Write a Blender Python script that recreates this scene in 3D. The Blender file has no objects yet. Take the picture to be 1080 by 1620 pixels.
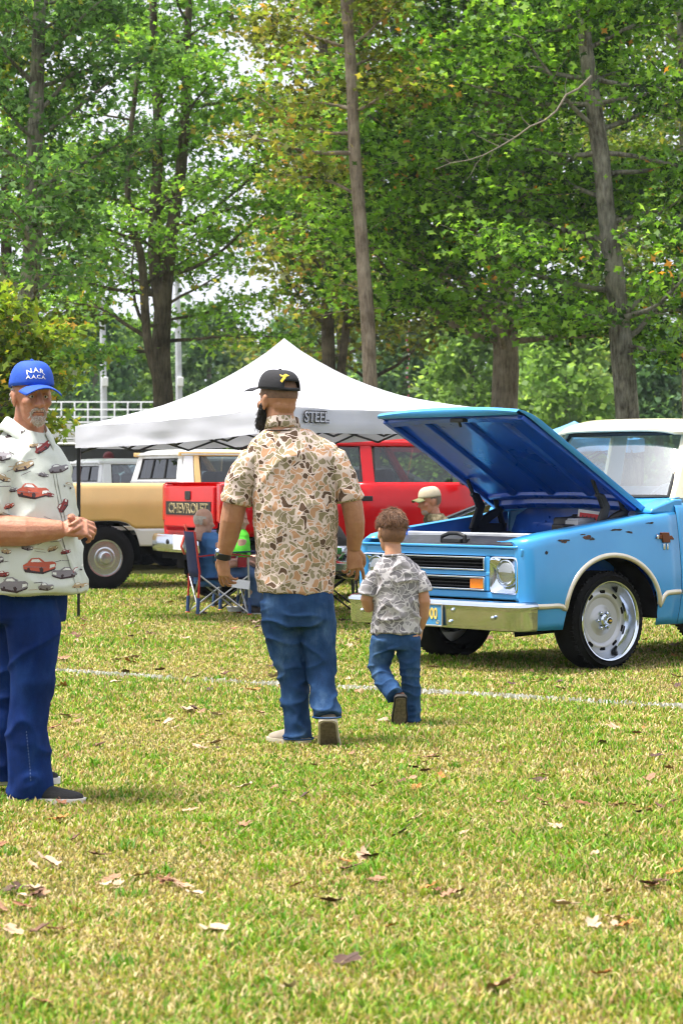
import bpy, bmesh, math, random
import numpy as np
from mathutils import Vector, Matrix, noise, Quaternion
from mathutils.bvhtree import BVHTree

scene = bpy.context.scene
COL = scene.collection
# ---------------------------------------------------------------- camera
CAM_H, FPX, HZ = 1.35, 3900.0, 765.0        # eye height (m), focal length and horizon in photo pixels (1080 x 1620)
cam_d = bpy.data.cameras.new('camera')
cam = bpy.data.objects.new('camera', cam_d); COL.objects.link(cam)
cam.location = (0, 0, CAM_H); cam.rotation_euler = (math.radians(90), 0, 0)
cam_d.sensor_fit = 'VERTICAL'; cam_d.sensor_height = 36.0
cam_d.lens = FPX / 1620 * 36.0
cam_d.shift_y = -(810 - HZ) / 1620
cam_d.clip_end = 3000
cam_d.dof.use_dof = True; cam_d.dof.focus_distance = 14.5; cam_d.dof.aperture_fstop = 7.1
scene.camera = cam
# ---------------------------------------------------------------- sky
SUN_EL, SUN_AZ = math.radians(70), math.radians(262)    # azimuth clockwise from +Y: high at the left of the camera
world = bpy.data.worlds.new('World'); scene.world = world; world.use_nodes = True
wn, wl = world.node_tree.nodes, world.node_tree.links
wn.clear()
sky = wn.new('ShaderNodeTexSky'); sky.sky_type = 'NISHITA'; sky.sun_disc = False
sky.sun_elevation = SUN_EL; sky.sun_rotation = SUN_AZ
sky.air_density = 1.0; sky.dust_density = 6.0; sky.ozone_density = 1.0
hsv = wn.new('ShaderNodeHueSaturation'); hsv.inputs['Saturation'].default_value = 0.35
mixw = wn.new('ShaderNodeMix'); mixw.data_type = 'RGBA'; mixw.inputs['Factor'].default_value = 0.7
mixw.inputs['B'].default_value = (9.0, 9.3, 10.4, 1)       # an even bright cloud layer over the clear sky
bg = wn.new('ShaderNodeBackground'); bg.inputs['Strength'].default_value = 0.085
wo = wn.new('ShaderNodeOutputWorld')
wl.new(sky.outputs[0], hsv.inputs['Color']); wl.new(hsv.outputs[0], mixw.inputs['A'])
wl.new(mixw.outputs['Result'], bg.inputs['Color']); wl.new(bg.outputs[0], wo.inputs['Surface'])
# ---------------------------------------------------------------- sun (thin cloud: soft shadows)
sun_d = bpy.data.lights.new('sun', 'SUN'); sun_d.energy = 4.4; sun_d.angle = math.radians(17); sun_d.color = (1, .95, .87)
sun = bpy.data.objects.new('sun', sun_d); COL.objects.link(sun)
_sd = Vector((math.sin(SUN_AZ) * math.cos(SUN_EL), math.cos(SUN_AZ) * math.cos(SUN_EL), math.sin(SUN_EL)))
sun.rotation_euler = _sd.to_track_quat('Z', 'Y').to_euler(); sun.location = (0, -5, 30)
# ---------------------------------------------------------------- exposure
scene.view_settings.view_transform = 'Standard'; scene.view_settings.look = 'None'
scene.view_settings.exposure = 0.95; scene.view_settings.gamma = 1.0; scene.view_settings.use_curve_mapping = False
scene.render.engine = 'CYCLES'
scene.cycles.max_bounces = 7; scene.cycles.diffuse_bounces = 3; scene.cycles.glossy_bounces = 3; scene.cycles.use_adaptive_sampling = True; scene.cycles.adaptive_threshold = .03; scene.cycles.transparent_max_bounces = 8; scene.cycles.volume_bounces = 0
scene.cycles.use_denoising = True; scene.cycles.filter_width = 1.1
scene.cycles.sample_clamp_indirect = 6.0
# ================================================================ helpers
R = math.radians
rng = random.Random(7)
def P(px, py, Y):
    """world point at depth Y that the photo shows at pixel (px, py)"""
    return Vector(((px - 540) * Y / FPX, Y, CAM_H - (py - HZ) * Y / FPX))
def G(px, Y):
    return Vector(((px - 540) * Y / FPX, Y, 0))

_mats = {}
def nodes_of(name):
    m = bpy.data.materials.new(name); m.use_nodes = True
    n, l = m.node_tree.nodes, m.node_tree.links
    return m, n, l, n['Principled BSDF']
def mat(name, col, rough=.6, metal=0., var=.12, scale=6., bump=0., bscale=60., coat=0., spec=.5, col2=None, sheen=0., detail=4, rvar=0.1):
    """procedural material: base colour broken up by noise, roughness variation, fine relief"""
    if name in _mats: return _mats[name]
    m, n, l, b = nodes_of(name)
    tc = n.new('ShaderNodeTexCoord')
    nz = n.new('ShaderNodeTexNoise'); nz.inputs['Scale'].default_value = scale; nz.inputs['Detail'].default_value = detail
    l.new(tc.outputs['Object'], nz.inputs['Vector'])
    rp = n.new('ShaderNodeValToRGB')
    c2 = col2 or tuple(max(0, c * (1 - var)) for c in col)
    c1 = col if col2 else tuple(min(1, c * (1 + var)) for c in col)
    rp.color_ramp.elements[0].position = .32; rp.color_ramp.elements[1].position = .68
    rp.color_ramp.elements[0].color = (*c2, 1); rp.color_ramp.elements[1].color = (*c1, 1)
    l.new(nz.outputs['Fac'], rp.inputs['Fac']); l.new(rp.outputs['Color'], b.inputs['Base Color'])
    mr = n.new('ShaderNodeMapRange'); mr.inputs['To Min'].default_value = max(0.02, rough - rvar * rough); mr.inputs['To Max'].default_value = min(1, rough + rvar * rough)
    l.new(nz.outputs['Fac'], mr.inputs['Value']); l.new(mr.outputs['Result'], b.inputs['Roughness'])
    b.inputs['Metallic'].default_value = metal
    b.inputs['Specular IOR Level'].default_value = spec
    if coat: b.inputs['Coat Weight'].default_value = coat; b.inputs['Coat Roughness'].default_value = .04
    if sheen: b.inputs['Sheen Weight'].default_value = sheen
    if bump:
        nb = n.new('ShaderNodeTexNoise'); nb.inputs['Scale'].default_value = bscale; nb.inputs['Detail'].default_value = 5
        l.new(tc.outputs['Object'], nb.inputs['Vector'])
        bp = n.new('ShaderNodeBump'); bp.inputs['Strength'].default_value = bump; bp.inputs['Distance'].default_value = .01
        l.new(nb.outputs['Fac'], bp.inputs['Height']); l.new(bp.outputs['Normal'], b.inputs['Normal'])
    _mats[name] = m
    return m
def glass(name, tint=(.8, .85, .85), refl=.25, dark=0.):
    """window glass: tinted see-through pane with a Fresnel mirror layer"""
    if name in _mats: return _mats[name]
    m, n, l, b = nodes_of(name); n.remove(b)
    out = n['Material Output']
    tr = n.new('ShaderNodeBsdfTransparent'); tr.inputs['Color'].default_value = (*tint, 1)
    gl = n.new('ShaderNodeBsdfGlossy'); gl.inputs['Roughness'].default_value = .03; gl.inputs['Color'].default_value = (.95, .97, 1, 1)
    ge = n.new('ShaderNodeNewGeometry'); dt = n.new('ShaderNodeVectorMath'); dt.operation = 'DOT_PRODUCT'; l.new(ge.outputs['Normal'], dt.inputs[0]); l.new(ge.outputs['Incoming'], dt.inputs[1])
    ab = n.new('ShaderNodeMath'); ab.operation = 'ABSOLUTE'; l.new(dt.outputs['Value'], ab.inputs[0])
    om = n.new('ShaderNodeMath'); om.operation = 'SUBTRACT'; om.inputs[0].default_value = 1; l.new(ab.outputs[0], om.inputs[1])
    fr = n.new('ShaderNodeMath'); fr.operation = 'POWER'; fr.inputs[1].default_value = 5; l.new(om.outputs[0], fr.inputs[0])
    nz = n.new('ShaderNodeTexNoise'); nz.inputs['Scale'].default_value = 1.5
    mr = n.new('ShaderNodeMapRange'); mr.inputs['To Min'].default_value = refl * .8; mr.inputs['To Max'].default_value = refl * 1.2
    l.new(nz.outputs['Fac'], mr.inputs['Value'])
    ad = n.new('ShaderNodeMath'); ad.operation = 'ADD'; ad.use_clamp = True
    l.new(fr.outputs[0], ad.inputs[0]); l.new(mr.outputs[0], ad.inputs[1])
    mx = n.new('ShaderNodeMixShader')
    l.new(ad.outputs[0], mx.inputs[0]); l.new(tr.outputs[0], mx.inputs[1]); l.new(gl.outputs[0], mx.inputs[2])
    l.new(mx.outputs[0], out.inputs['Surface'])
    _mats[name] = m
    return m

def tag(o, label=None, cat=None, group=None, kind=None):
    if label: o['label'] = label
    if cat: o['category'] = cat
    if group: o['group'] = group
    if kind: o['kind'] = kind
    return o
def empty(name, loc=(0, 0, 0), rz=0., label=None, cat=None, group=None):
    o = bpy.data.objects.new(name, None); COL.objects.link(o)
    o.location = loc; o.rotation_euler = (0, 0, rz); o.empty_display_size = .2
    return tag(o, label, cat, group)
def link(name, me, parent=None):
    o = bpy.data.objects.new(name, me); COL.objects.link(o)
    if parent is not None: o.parent = parent
    return o
def copy_tree(o, parent=None):
    c = o.copy(); COL.objects.link(c); c.parent = parent
    for ch in list(o.children): copy_tree(ch, c)
    return c
def fast_mesh(name, V, loops, counts, cols=None, smooth=False):
    """mesh from numpy arrays: V (n,3), flat loop indices, loops per polygon"""
    me = bpy.data.meshes.new(name)
    me.vertices.add(len(V)); me.vertices.foreach_set('co', np.asarray(V, np.float32).ravel())
    me.loops.add(len(loops)); me.loops.foreach_set('vertex_index', np.asarray(loops, np.int32))
    counts = np.asarray(counts, np.int32)
    starts = np.concatenate([[0], np.cumsum(counts)[:-1]]).astype(np.int32)
    me.polygons.add(len(counts)); me.polygons.foreach_set('loop_start', starts)
    if cols is not None:
        a = me.color_attributes.new('Col', 'FLOAT_COLOR', 'POINT')
        c4 = np.ones((len(V), 4), np.float32); c4[:, :3] = cols
        a.data.foreach_set('color', c4.ravel())
    me.update(calc_edges=True)
    if smooth: me.polygons.foreach_set('use_smooth', np.ones(len(counts), bool))
    return me

class MB:
    """collects shapes, then links them as ONE mesh object"""
    def __init__(s): s.v = []; s.f = []; s.mi = []; s.m = 0; s.T = Matrix.Identity(4)
    def add(s, vs, fs):
        k = len(s.v)
        s.v += [s.T @ Vector(p) for p in vs]
        s.f += [tuple(k + i for i in f) for f in fs]; s.mi += [s.m] * len(fs)
        return s
    def box(s, c, d, rot=None):
        c = Vector(c); hx, hy, hz = d[0] / 2, d[1] / 2, d[2] / 2
        vs = [Vector((x * hx, y * hy, z * hz)) for x in (-1, 1) for y in (-1, 1) for z in (-1, 1)]
        if rot is not None: vs = [rot @ p for p in vs]
        return s.add([c + p for p in vs], [(0, 1, 3, 2), (4, 6, 7, 5), (0, 4, 5, 1), (2, 3, 7, 6), (0, 2, 6, 4), (1, 5, 7, 3)])
    def rings(s, rs, cap0=True, cap1=True, closed=True):
        """loft through rings of equal point counts"""
        n = len(rs[0]); vs = [p for r in rs for p in r]; fs = []
        for i in range(len(rs) - 1):
            for j in range(n if closed else n - 1):
                a, b2 = i * n + j, i * n + (j + 1) % n
                fs.append((a, b2, b2 + n, a + n))
        if cap0: fs.append(tuple(reversed(range(n))))
        if cap1: fs.append(tuple(range((len(rs) - 1) * n, len(rs) * n)))
        return s.add(vs, fs)
    def grid(s, rows):
        return s.rings(rows, False, False, False)
    def tube(s, pts, rad, n=8, cap=True, up=None):
        pts = [Vector(p) for p in pts]
        if not hasattr(rad, '__len__'): rad = [rad] * len(pts)
        rs = []; ref = up
        for i, p in enumerate(pts):
            d = (pts[min(i + 1, len(pts) - 1)] - pts[max(i - 1, 0)]).normalized()
            if ref is None: ref = Vector((0, 0, 1)) if abs(d.z) < .9 else Vector((1, 0, 0))
            a = (ref - d * ref.dot(d))
            if a.length < 1e-5: a = d.orthogonal()
            a.normalize(); b = d.cross(a); ref = a
            rr = rad[i]; ra, rb = (rr if hasattr(rr, '__len__') else (rr, rr))
            rs.append([p + a * (ra * math.cos(2 * math.pi * k / n)) + b * (rb * math.sin(2 * math.pi * k / n)) for k in range(n)])
        return s.rings(rs, cap, cap)
    def lathe(s, prof, c=(0, 0, 0), axis='Z', n=24, cap=False):
        """prof: list of (radius, height along axis)"""
        c = Vector(c); rs = []
        for r, h in prof:
            ring = []
            for k in range(n):
                a = 2 * math.pi * k / n; x, y = r * math.cos(a), r * math.sin(a)
                ring.append(c + (Vector((x, y, h)) if axis == 'Z' else Vector((x, h, y)) if axis == 'Y' else Vector((h, x, y))))
            rs.append(ring)
        return s.rings(rs, cap, cap)
    def ball(s, c, r, n=12, m=8):
        r = r if hasattr(r, '__len__') else (r, r, r); c = Vector(c); rs = []
        for i in range(m + 1):
            t = math.pi * (i + .0) / m; t = min(max(t, .06), math.pi - .06)
            rs.append([c + Vector((r[0] * math.sin(t) * math.cos(2 * math.pi * k / n), r[1] * math.sin(t) * math.sin(2 * math.pi * k / n), -r[2] * math.cos(t))) for k in range(n)])
        return s.rings(rs)
    def prism(s, poly, z0, z1, axis='Z'):
        """extrude a 2-D polygon; axis gives the extrusion direction"""
        f = {'Z': lambda a, b, h: (a, b, h), 'Y': lambda a, b, h: (a, h, b), 'X': lambda a, b, h: (h, a, b)}[axis]
        return s.rings([[Vector(f(a, b, z0)) for a, b in poly], [Vector(f(a, b, z1)) for a, b in poly]])
    def build(s, name, mats, parent=None, smooth=True, bevel=0., angle=35, seg=2, sub=0):
        me = bpy.data.meshes.new(name)
        me.from_pydata([tuple(p) for p in s.v], [], s.f)
        bm = bmesh.new(); bm.from_mesh(me)
        bmesh.ops.recalc_face_normals(bm, faces=bm.faces)
        bm.to_mesh(me); bm.free()
        for mm in (mats if isinstance(mats, (list, tuple)) else [mats]): me.materials.append(mm)
        if any(s.mi): me.polygons.foreach_set('material_index', s.mi)
        o = link(name, me, parent)
        if smooth:
            me.polygons.foreach_set('use_smooth', [True] * len(me.polygons))
            me.set_sharp_from_angle(angle=R(angle))
        if bevel:
            b = o.modifiers.new('bevel', 'BEVEL'); b.width = bevel; b.segments = seg; b.limit_method = 'ANGLE'; b.angle_limit = R(30)
            b.harden_normals = False
        if sub:
            sb = o.modifiers.new('sub', 'SUBSURF'); sb.levels = sb.render_levels = sub
        return o
_BENCH = bpy.data.scenes.new('workbench')               # modifiers are applied here, away from the full scene
def evaluated_mesh(o):
    _BENCH.collection.objects.link(o)
    vl = _BENCH.view_layers[0]; vl.update(); dg = vl.depsgraph; dg.update()
    me = bpy.data.meshes.new_from_object(o.evaluated_get(dg), depsgraph=dg)
    _BENCH.collection.objects.unlink(o)
    return me
def baked(o):
    """apply an object's modifiers"""
    me = evaluated_mesh(o)
    o.modifiers.clear(); old = o.data; o.data = me
    bpy.data.meshes.remove(old)
    return o
def fuse(mb, name, mats, parent, voxel=.008, smooth=4, fold=None, sfac=.5):
    """join overlapping closed shapes into one continuous skin; fold(co, normal) -> offset adds cloth folds"""
    o = mb.build(name, mats, parent, smooth=False)
    rm = o.modifiers.new('remesh', 'REMESH'); rm.mode = 'VOXEL'; rm.voxel_size = voxel; rm.use_smooth_shade = True
    if smooth:
        sm = o.modifiers.new('smooth', 'SMOOTH'); sm.iterations = smooth; sm.factor = sfac
    baked(o)
    if fold:
        me = o.data
        new = []
        for v in me.vertices:
            co, nr = v.co, v.normal; new.extend(co + nr * fold(co, nr))
        me.vertices.foreach_set('co', new); me.update()
    me = o.data
    if not me.materials:
        for mm in (mats if isinstance(mats, (list, tuple)) else [mats]): me.materials.append(mm)
    me.polygons.foreach_set('use_smooth', [True] * len(me.polygons))
    return o
def text_mesh(name, s, size, m, parent=None, extrude=.002, offset=0., align='CENTER', width=1., shear=0.):
    cu = bpy.data.curves.new(name, 'FONT'); cu.body = s; cu.size = size; cu.extrude = extrude; cu.offset = offset
    cu.align_x = align; cu.align_y = 'CENTER'; cu.resolution_u = 3; cu.shear = shear
    t = bpy.data.objects.new(name, cu)
    me = evaluated_mesh(t)
    bpy.data.objects.remove(t); bpy.data.curves.remove(cu)
    if width != 1:
        for v in me.vertices: v.co.x *= width
    me.materials.clear(); me.materials.append(m)
    return link(name, me, parent)
def basis(x, y, z, o):
    M = Matrix.Identity(4)
    for i, a in enumerate((x, y, z)):
        a = Vector(a)
        for k in range(3): M[k][i] = a[k]
    for k in range(3): M[k][3] = o[k]
    return M
def lerp(a, b, t): return a + (b - a) * t
def smoothstep(a, b, x):
    t = min(1, max(0, (x - a) / (b - a))); return t * t * (3 - 2 * t)
def curve(pts, n):
    """Catmull-Rom through tuples of any length"""
    out = []; k = len(pts)
    for i in range(n):
        u = i / (n - 1) * (k - 1); j = min(int(u), k - 2); t = u - j
        p0, p1, p2, p3 = pts[max(j - 1, 0)], pts[j], pts[j + 1], pts[min(j + 2, k - 1)]
        out.append(tuple(.5 * (2 * b + (c - a) * t + (2 * a - 5 * b + 4 * c - d) * t * t + (3 * b - a - 3 * c + d) * t ** 3) for a, b, c, d in zip(p0, p1, p2, p3)))
    return out
# ================================================================ lawn
def line_pos(x):                                   # the chalk line across the lawn: Y as a function of X
    return 16.18 - (x + .05) * .69 + .05 * math.sin(x * 1.7)
def attr_mat(name, rough=.6, trans=0., tcol=1.0, spec=.3):
    m, n, l, b = nodes_of(name)
    at = n.new('ShaderNodeAttribute'); at.attribute_name = 'Col'
    l.new(at.outputs['Color'], b.inputs['Base Color'])
    b.inputs['Roughness'].default_value = rough; b.inputs['Specular IOR Level'].default_value = spec
    if trans:
        t = n.new('ShaderNodeBsdfTranslucent'); g = n.new('ShaderNodeMix'); g.data_type = 'RGBA'; g.blend_type = 'MULTIPLY'; g.inputs['Factor'].default_value = 1
        g.inputs['B'].default_value = (tcol, tcol, tcol * .6, 1); l.new(at.outputs['Color'], g.inputs['A']); l.new(g.outputs['Result'], t.inputs['Color'])
        mx = n.new('ShaderNodeMixShader'); mx.inputs[0].default_value = trans
        l.new(b.outputs[0], mx.inputs[1]); l.new(t.outputs[0], mx.inputs[2]); l.new(mx.outputs[0], n['Material Output'].inputs['Surface'])
    return m
def make_ground():
    m, n, l, b = nodes_of('lawn_soil_and_turf')
    geo = n.new('ShaderNodeNewGeometry')
    def nz(scale, detail=5, rough=.55):
        t = n.new('ShaderNodeTexNoise'); t.inputs['Scale'].default_value = scale; t.inputs['Detail'].default_value = detail; t.inputs['Roughness'].default_value = rough
        l.new(geo.outputs['Position'], t.inputs['Vector']); return t
    def ramp(src, els):
        r = n.new('ShaderNodeValToRGB'); e = r.color_ramp.elements
        while len(e) < len(els): e.new(.5)
        for i, (p, c) in enumerate(els): e[i].position = p; e[i].color = (*c, 1)
        l.new(src, r.inputs['Fac']); return r
    a = ramp(nz(.9, 6).outputs['Fac'], [(.3, (.07, .09, .018)), (.5, (.12, .115, .035)), (.7, (.20, .16, .07))])
    f = ramp(nz(38, 6, .7).outputs['Fac'], [(.28, (.35, .36, .22)), (.5, (.9, .9, .8)), (.72, (1.35, 1.3, 1.1))])
    mx = n.new('ShaderNodeMix'); mx.data_type = 'RGBA'; mx.blend_type = 'MULTIPLY'; mx.inputs['Factor'].default_value = 1
    l.new(a.outputs[0], mx.inputs['A']); l.new(f.outputs[0], mx.inputs['B']); l.new(mx.outputs['Result'], b.inputs['Base Color'])
    b.inputs['Roughness'].default_value = .9; b.inputs['Specular IOR Level'].default_value = .1
    bp = n.new('ShaderNodeBump'); bp.inputs['Strength'].default_value = .9; bp.inputs['Distance'].default_value = .03
    l.new(nz(30, 6, .7).outputs['Fac'], bp.inputs['Height']); l.new(bp.outputs[0], b.inputs['Normal'])
    xs = [-125, -60, -20, -8, -4, -2, 0, 2, 4, 8, 20, 60, 125]; ys = [-60, -20, 3, 6, 9, 12, 15, 18, 21, 24, 28, 34, 45, 70, 120, 210]
    mb = MB(); mb.grid([[Vector((x, y, 0)) for x in xs] for y in ys])
    o = mb.build('lawn', m, smooth=False); tag(o, kind='structure')
make_ground()

def make_grass():
    r = np.random.default_rng(3)
    X, Y = [], []
    for y0, y1, dens in ((5.2, 8, 10000), (8, 11, 7000), (11, 15, 4400), (15, 20, 2400), (20, 27, 1200), (27, 36, 560)):
        w0 = y1 * .1385 + .9
        k = int((y1 - y0) * 2 * w0 * dens)
        X.append(r.uniform(-w0, w0, k)); Y.append(r.uniform(y0, y1, k))
    X = np.concatenate(X); Y = np.concatenate(Y)
    keep = np.abs(X) < Y * .1385 + .8
    X, Y = X[keep], Y[keep]; n = len(X)
    def field(fx, fy, s):
        return (np.sin(X * fx + s) + np.sin(Y * fy + 1.3 * s + .6 * np.sin(X * fx * .6)) + np.sin((X * .8 + Y) * (fx + fy) * .42 + 2 * s)) / 3
    patch = .55 * field(1.9, 1.3, .4) + .45 * field(4.1, 3.3, 2.) + .5 * field(11.3, 9.1, 5.) + r.normal(0, .12, n)
    lush = np.clip(.52 + .8 * patch, 0, 1)
    h = r.uniform(.012, .034, n) * (.5 + .75 * lush) * (1 + .012 * Y)
    w = r.uniform(.0020, .0044, n) * (.72 + .055 * Y)
    ang = r.uniform(0, 2 * np.pi, n); lean = r.uniform(.15, 1.25, n) * h
    ca, sa = np.cos(ang), np.sin(ang)
    la = ang + r.uniform(-1.2, 1.2, n) + np.pi / 2
    lx, ly = np.cos(la) * lean, np.sin(la) * lean
    z0 = np.full(n, -.004)
    V = np.empty((n, 5, 3))
    V[:, 0] = np.stack([X - ca * w, Y - sa * w, z0], 1); V[:, 1] = np.stack([X + ca * w, Y + sa * w, z0], 1)
    V[:, 2] = np.stack([X + ca * w * .8 + lx * .35, Y + sa * w * .8 + ly * .35, h * .62], 1)
    V[:, 3] = np.stack([X - ca * w * .8 + lx * .35, Y - sa * w * .8 + ly * .35, h * .62], 1)
    V[:, 4] = np.stack([X + lx, Y + ly, h * r.uniform(.75, 1.0, n)], 1)
    loops = np.empty((n, 7), np.int64); base = (np.arange(n) * 5)[:, None]
    loops[:, :4] = base + np.array([0, 1, 2, 3]); loops[:, 4:] = base + np.array([3, 2, 4])
    counts = np.tile([4, 3], n)
    pal = np.array([(.11, .27, .012), (.20, .38, .025), (.32, .41, .045), (.48, .42, .11), (.68, .55, .28), (.42, .27, .13)])
    t = r.uniform(0, 1, n); pick = np.empty(n, int)
    pick[:] = np.select([t < .28 * lush + .0, t < .54 * lush + .02, t < .20 + .50 * lush, t < .46 + .36 * lush, t < .91], [0, 1, 2, 3, 4], 5)
    c = pal[pick] * r.uniform(.55, 1.3, (n, 1))
    cols = np.repeat(c, 5, 0)
    # ragged tufts and broad-bladed weeds
    nt = 230; ty = 5.6 * (24 / 5.6) ** r.uniform(0, 1, nt); tx = r.uniform(-1, 1, nt) * (ty * .14 + .4); per = 26; k = nt * per
    bx, by = np.repeat(tx, per) + r.normal(0, .034, k), np.repeat(ty, per) + r.normal(0, .034, k); bh = r.uniform(.018, .055, k) * np.repeat(r.uniform(.6, 1.15, nt), per); bw = r.uniform(.002, .005, k) * (.8 + .03 * by); ba = r.uniform(0, 6.283, k); bl = r.uniform(.3, 1.1, k) * bh
    T = np.empty((k, 5, 3)); cx, sx = np.cos(ba) * bw, np.sin(ba) * bw; ox, oy = -np.sin(ba) * bl, np.cos(ba) * bl
    T[:, 0] = np.stack([bx - cx, by - sx, 0 * bx], 1); T[:, 1] = np.stack([bx + cx, by + sx, 0 * bx], 1); T[:, 2] = np.stack([bx + cx + ox * .35, by + sx + oy * .35, bh * .6], 1); T[:, 3] = np.stack([bx - cx + ox * .35, by - sx + oy * .35, bh * .6], 1); T[:, 4] = np.stack([bx + ox, by + oy, bh * .9], 1)
    tl = np.empty((k, 7), np.int64); tb = (np.arange(k) * 5 + n * 5)[:, None]; tl[:, :4] = tb + np.array([0, 1, 2, 3]); tl[:, 4:] = tb + np.array([3, 2, 4])
    tc = np.repeat(pal[r.integers(0, 3, nt)], per, 0) * r.uniform(.6, 1.15, (k, 1))
    V = np.concatenate([V, T]); loops = np.concatenate([loops, tl]); counts = np.concatenate([counts, np.tile([4, 3], k)]); cols = np.concatenate([cols, np.repeat(tc, 5, 0)])
    me = fast_mesh('grass', V.reshape(-1, 3), loops.ravel(), counts, cols)
    me.materials.append(attr_mat('grass_blades', .55, .35, 1.1, .25))
    o = link('grass', me); tag(o, 'short green and straw coloured grass covering the whole lawn', 'grass', kind='stuff')
    # chalked blades
    m = 8500
    x = r.uniform(-5.5, 6.0, m); t = r.normal(0, .026, m)
    yy = np.array([line_pos(a) for a in x]) + t
    dens = .5 + .5 * np.sin(x * 2.3 + 1) * np.sin(x * 5.1) + .25 * np.sin(x * 13)
    kp = r.uniform(0, 1, m) < np.clip(.12 + .75 * dens, .05, 1); x, yy = x[kp], yy[kp]; m = len(x)
    h = r.uniform(.016, .040, m); w = r.uniform(.004, .009, m); a = r.uniform(-.5, .5, m)
    V = np.empty((m, 4, 3)); lx = r.uniform(-.02, .02, m); ly = r.uniform(-.015, .015, m)
    V[:, 0] = np.stack([x - w, yy, 0 * x], 1); V[:, 1] = np.stack([x + w, yy + a * w, 0 * x], 1)
    V[:, 2] = np.stack([x + w * .7 + lx, yy + ly, h], 1); V[:, 3] = np.stack([x - w * .4 + lx, yy + ly, h * .85], 1)
    c = np.array([(.78, .77, .72)]) * r.uniform(.6, 1.05, (m, 1))
    me = fast_mesh('chalk_line', V.reshape(-1, 3), np.arange(m * 4), np.full(m, 4), np.repeat(c, 4, 0))
    me.materials.append(attr_mat('chalked_grass', .8, .1))
    o = link('chalk_line', me); tag(o, 'faint white chalk line marked across the lawn', 'field line', kind='stuff')
make_grass()
# ================================================================ trees
LEAF7 = np.array([(0, -.5, 0), (.22, -.12, .03), (.52, .05, -.05), (.2, .16, .02), (0, .6, -.06), (-.2, .16, .02), (-.52, .05, -.05), (-.22, -.12, .03)])
LEAF4 = np.array([(0, -.5, 0), (.36, .05, .05), (0, .55, -.04), (-.36, .05, .05)])
leaf_mat = attr_mat('leaf_tissue', .5, .5, 1.9, .3)
def bark(name, c1, c2, sc=17.):
    if name in _mats: return _mats[name]
    m, n, l, b = nodes_of(name)
    tc = n.new('ShaderNodeTexCoord'); mp = n.new('ShaderNodeMapping'); mp.inputs['Scale'].default_value = (sc, sc, sc * .18)
    l.new(tc.outputs['Object'], mp.inputs['Vector'])
    v = n.new('ShaderNodeTexNoise'); v.inputs['Scale'].default_value = 1.6; v.inputs['Detail'].default_value = 7; v.inputs['Roughness'].default_value = .7
    l.new(mp.outputs[0], v.inputs['Vector'])
    v2 = n.new('ShaderNodeTexNoise'); v2.inputs['Scale'].default_value = 3.4; v2.inputs['Detail'].default_value = 4; l.new(tc.outputs['Object'], v2.inputs['Vector'])
    ad = n.new('ShaderNodeMath'); ad.operation = 'MULTIPLY_ADD'; ad.inputs[1].default_value = .5; l.new(v2.outputs['Fac'], ad.inputs[0])
    hf = n.new('ShaderNodeMath'); hf.operation = 'MULTIPLY'; hf.inputs[1].default_value = .6; l.new(v.outputs['Fac'], hf.inputs[0]); l.new(hf.outputs[0], ad.inputs[2])
    rp = n.new('ShaderNodeValToRGB'); rp.color_ramp.elements[0].position = .42; rp.color_ramp.elements[1].position = .68
    rp.color_ramp.elements[0].color = (*c1, 1); rp.color_ramp.elements[1].color = (*c2, 1)
    l.new(ad.outputs[0], rp.inputs['Fac']); l.new(rp.outputs[0], b.inputs['Base Color'])
    b.inputs['Roughness'].default_value = .9; b.inputs['Specular IOR Level'].default_value = .15
    bp = n.new('ShaderNodeBump'); bp.inputs['Strength'].default_value = .9; bp.inputs['Distance'].default_value = .06
    l.new(v.outputs['Fac'], bp.inputs['Height']); l.new(bp.outputs[0], b.inputs['Normal'])
    _mats[name] = m; return m
BARK_GREY = bark('bark_grey', (.055, .048, .034), (.36, .34, .27))
BARK_DARK = bark('bark_dark', (.045, .036, .026), (.19, .155, .115))
BARK_TAN = bark('bark_tan', (.13, .10, .07), (.42, .355, .27))

def in_view(p, mx=1.6):
    y = p[:, 1]; w = y * 540 / FPX + mx
    return (np.abs(p[:, 0]) < w) & (p[:, 2] < CAM_H + y * HZ / FPX + mx)
def leaves(name, centers, n, size, pal, spread, parent, r, flat=.5, shape=LEAF7, upb=.75, tint=None):
    """crown of single leaves scattered round twig points"""
    centers = np.asarray(centers, float)
    centers = centers[in_view(centers, 2.2)]
    if not len(centers): return None
    k = r.integers(0, len(centers), n)
    p = centers[k] + r.normal(0, 1, (n, 3)) * np.array([spread, spread, spread * flat])
    nr = r.normal(0, 1, (n, 3)) * .62; nr[:, 2] += upb; nr /= np.linalg.norm(nr, axis=1)[:, None]
    ax = r.normal(0, 1, (n, 3)); ax -= nr * (ax * nr).sum(1)[:, None]; ax /= np.linalg.norm(ax, axis=1)[:, None]
    bx = np.cross(nr, ax)
    s = size * r.uniform(.42, 1.3, n)
    L = shape; V = p[:, None, :] + s[:, None, None] * (L[None, :, 0, None] * bx[:, None] + L[None, :, 1, None] * ax[:, None] + L[None, :, 2, None] * nr[:, None])
    pal = np.asarray(pal, float); wts = pal[:, 3] / pal[:, 3].sum()
    ctone = r.choice(len(pal), len(centers), p=wts)                       # whole sprays share a tone
    lt = np.where(r.uniform(0, 1, n) < .62, ctone[k], r.choice(len(pal), n, p=wts))
    cb = r.uniform(.8, 1.2, len(centers))[k]
    c = pal[lt][:, :3] * (cb * r.uniform(.75, 1.25, n))[:, None]
    q = len(L)
    me = fast_mesh(name, V.reshape(-1, 3), np.arange(n * q), np.full(n, q), np.repeat(c, q, 0))
    me.materials.append(leaf_mat)
    o = link(name, me, parent); o['kind'] = 'stuff'
    return o
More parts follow.
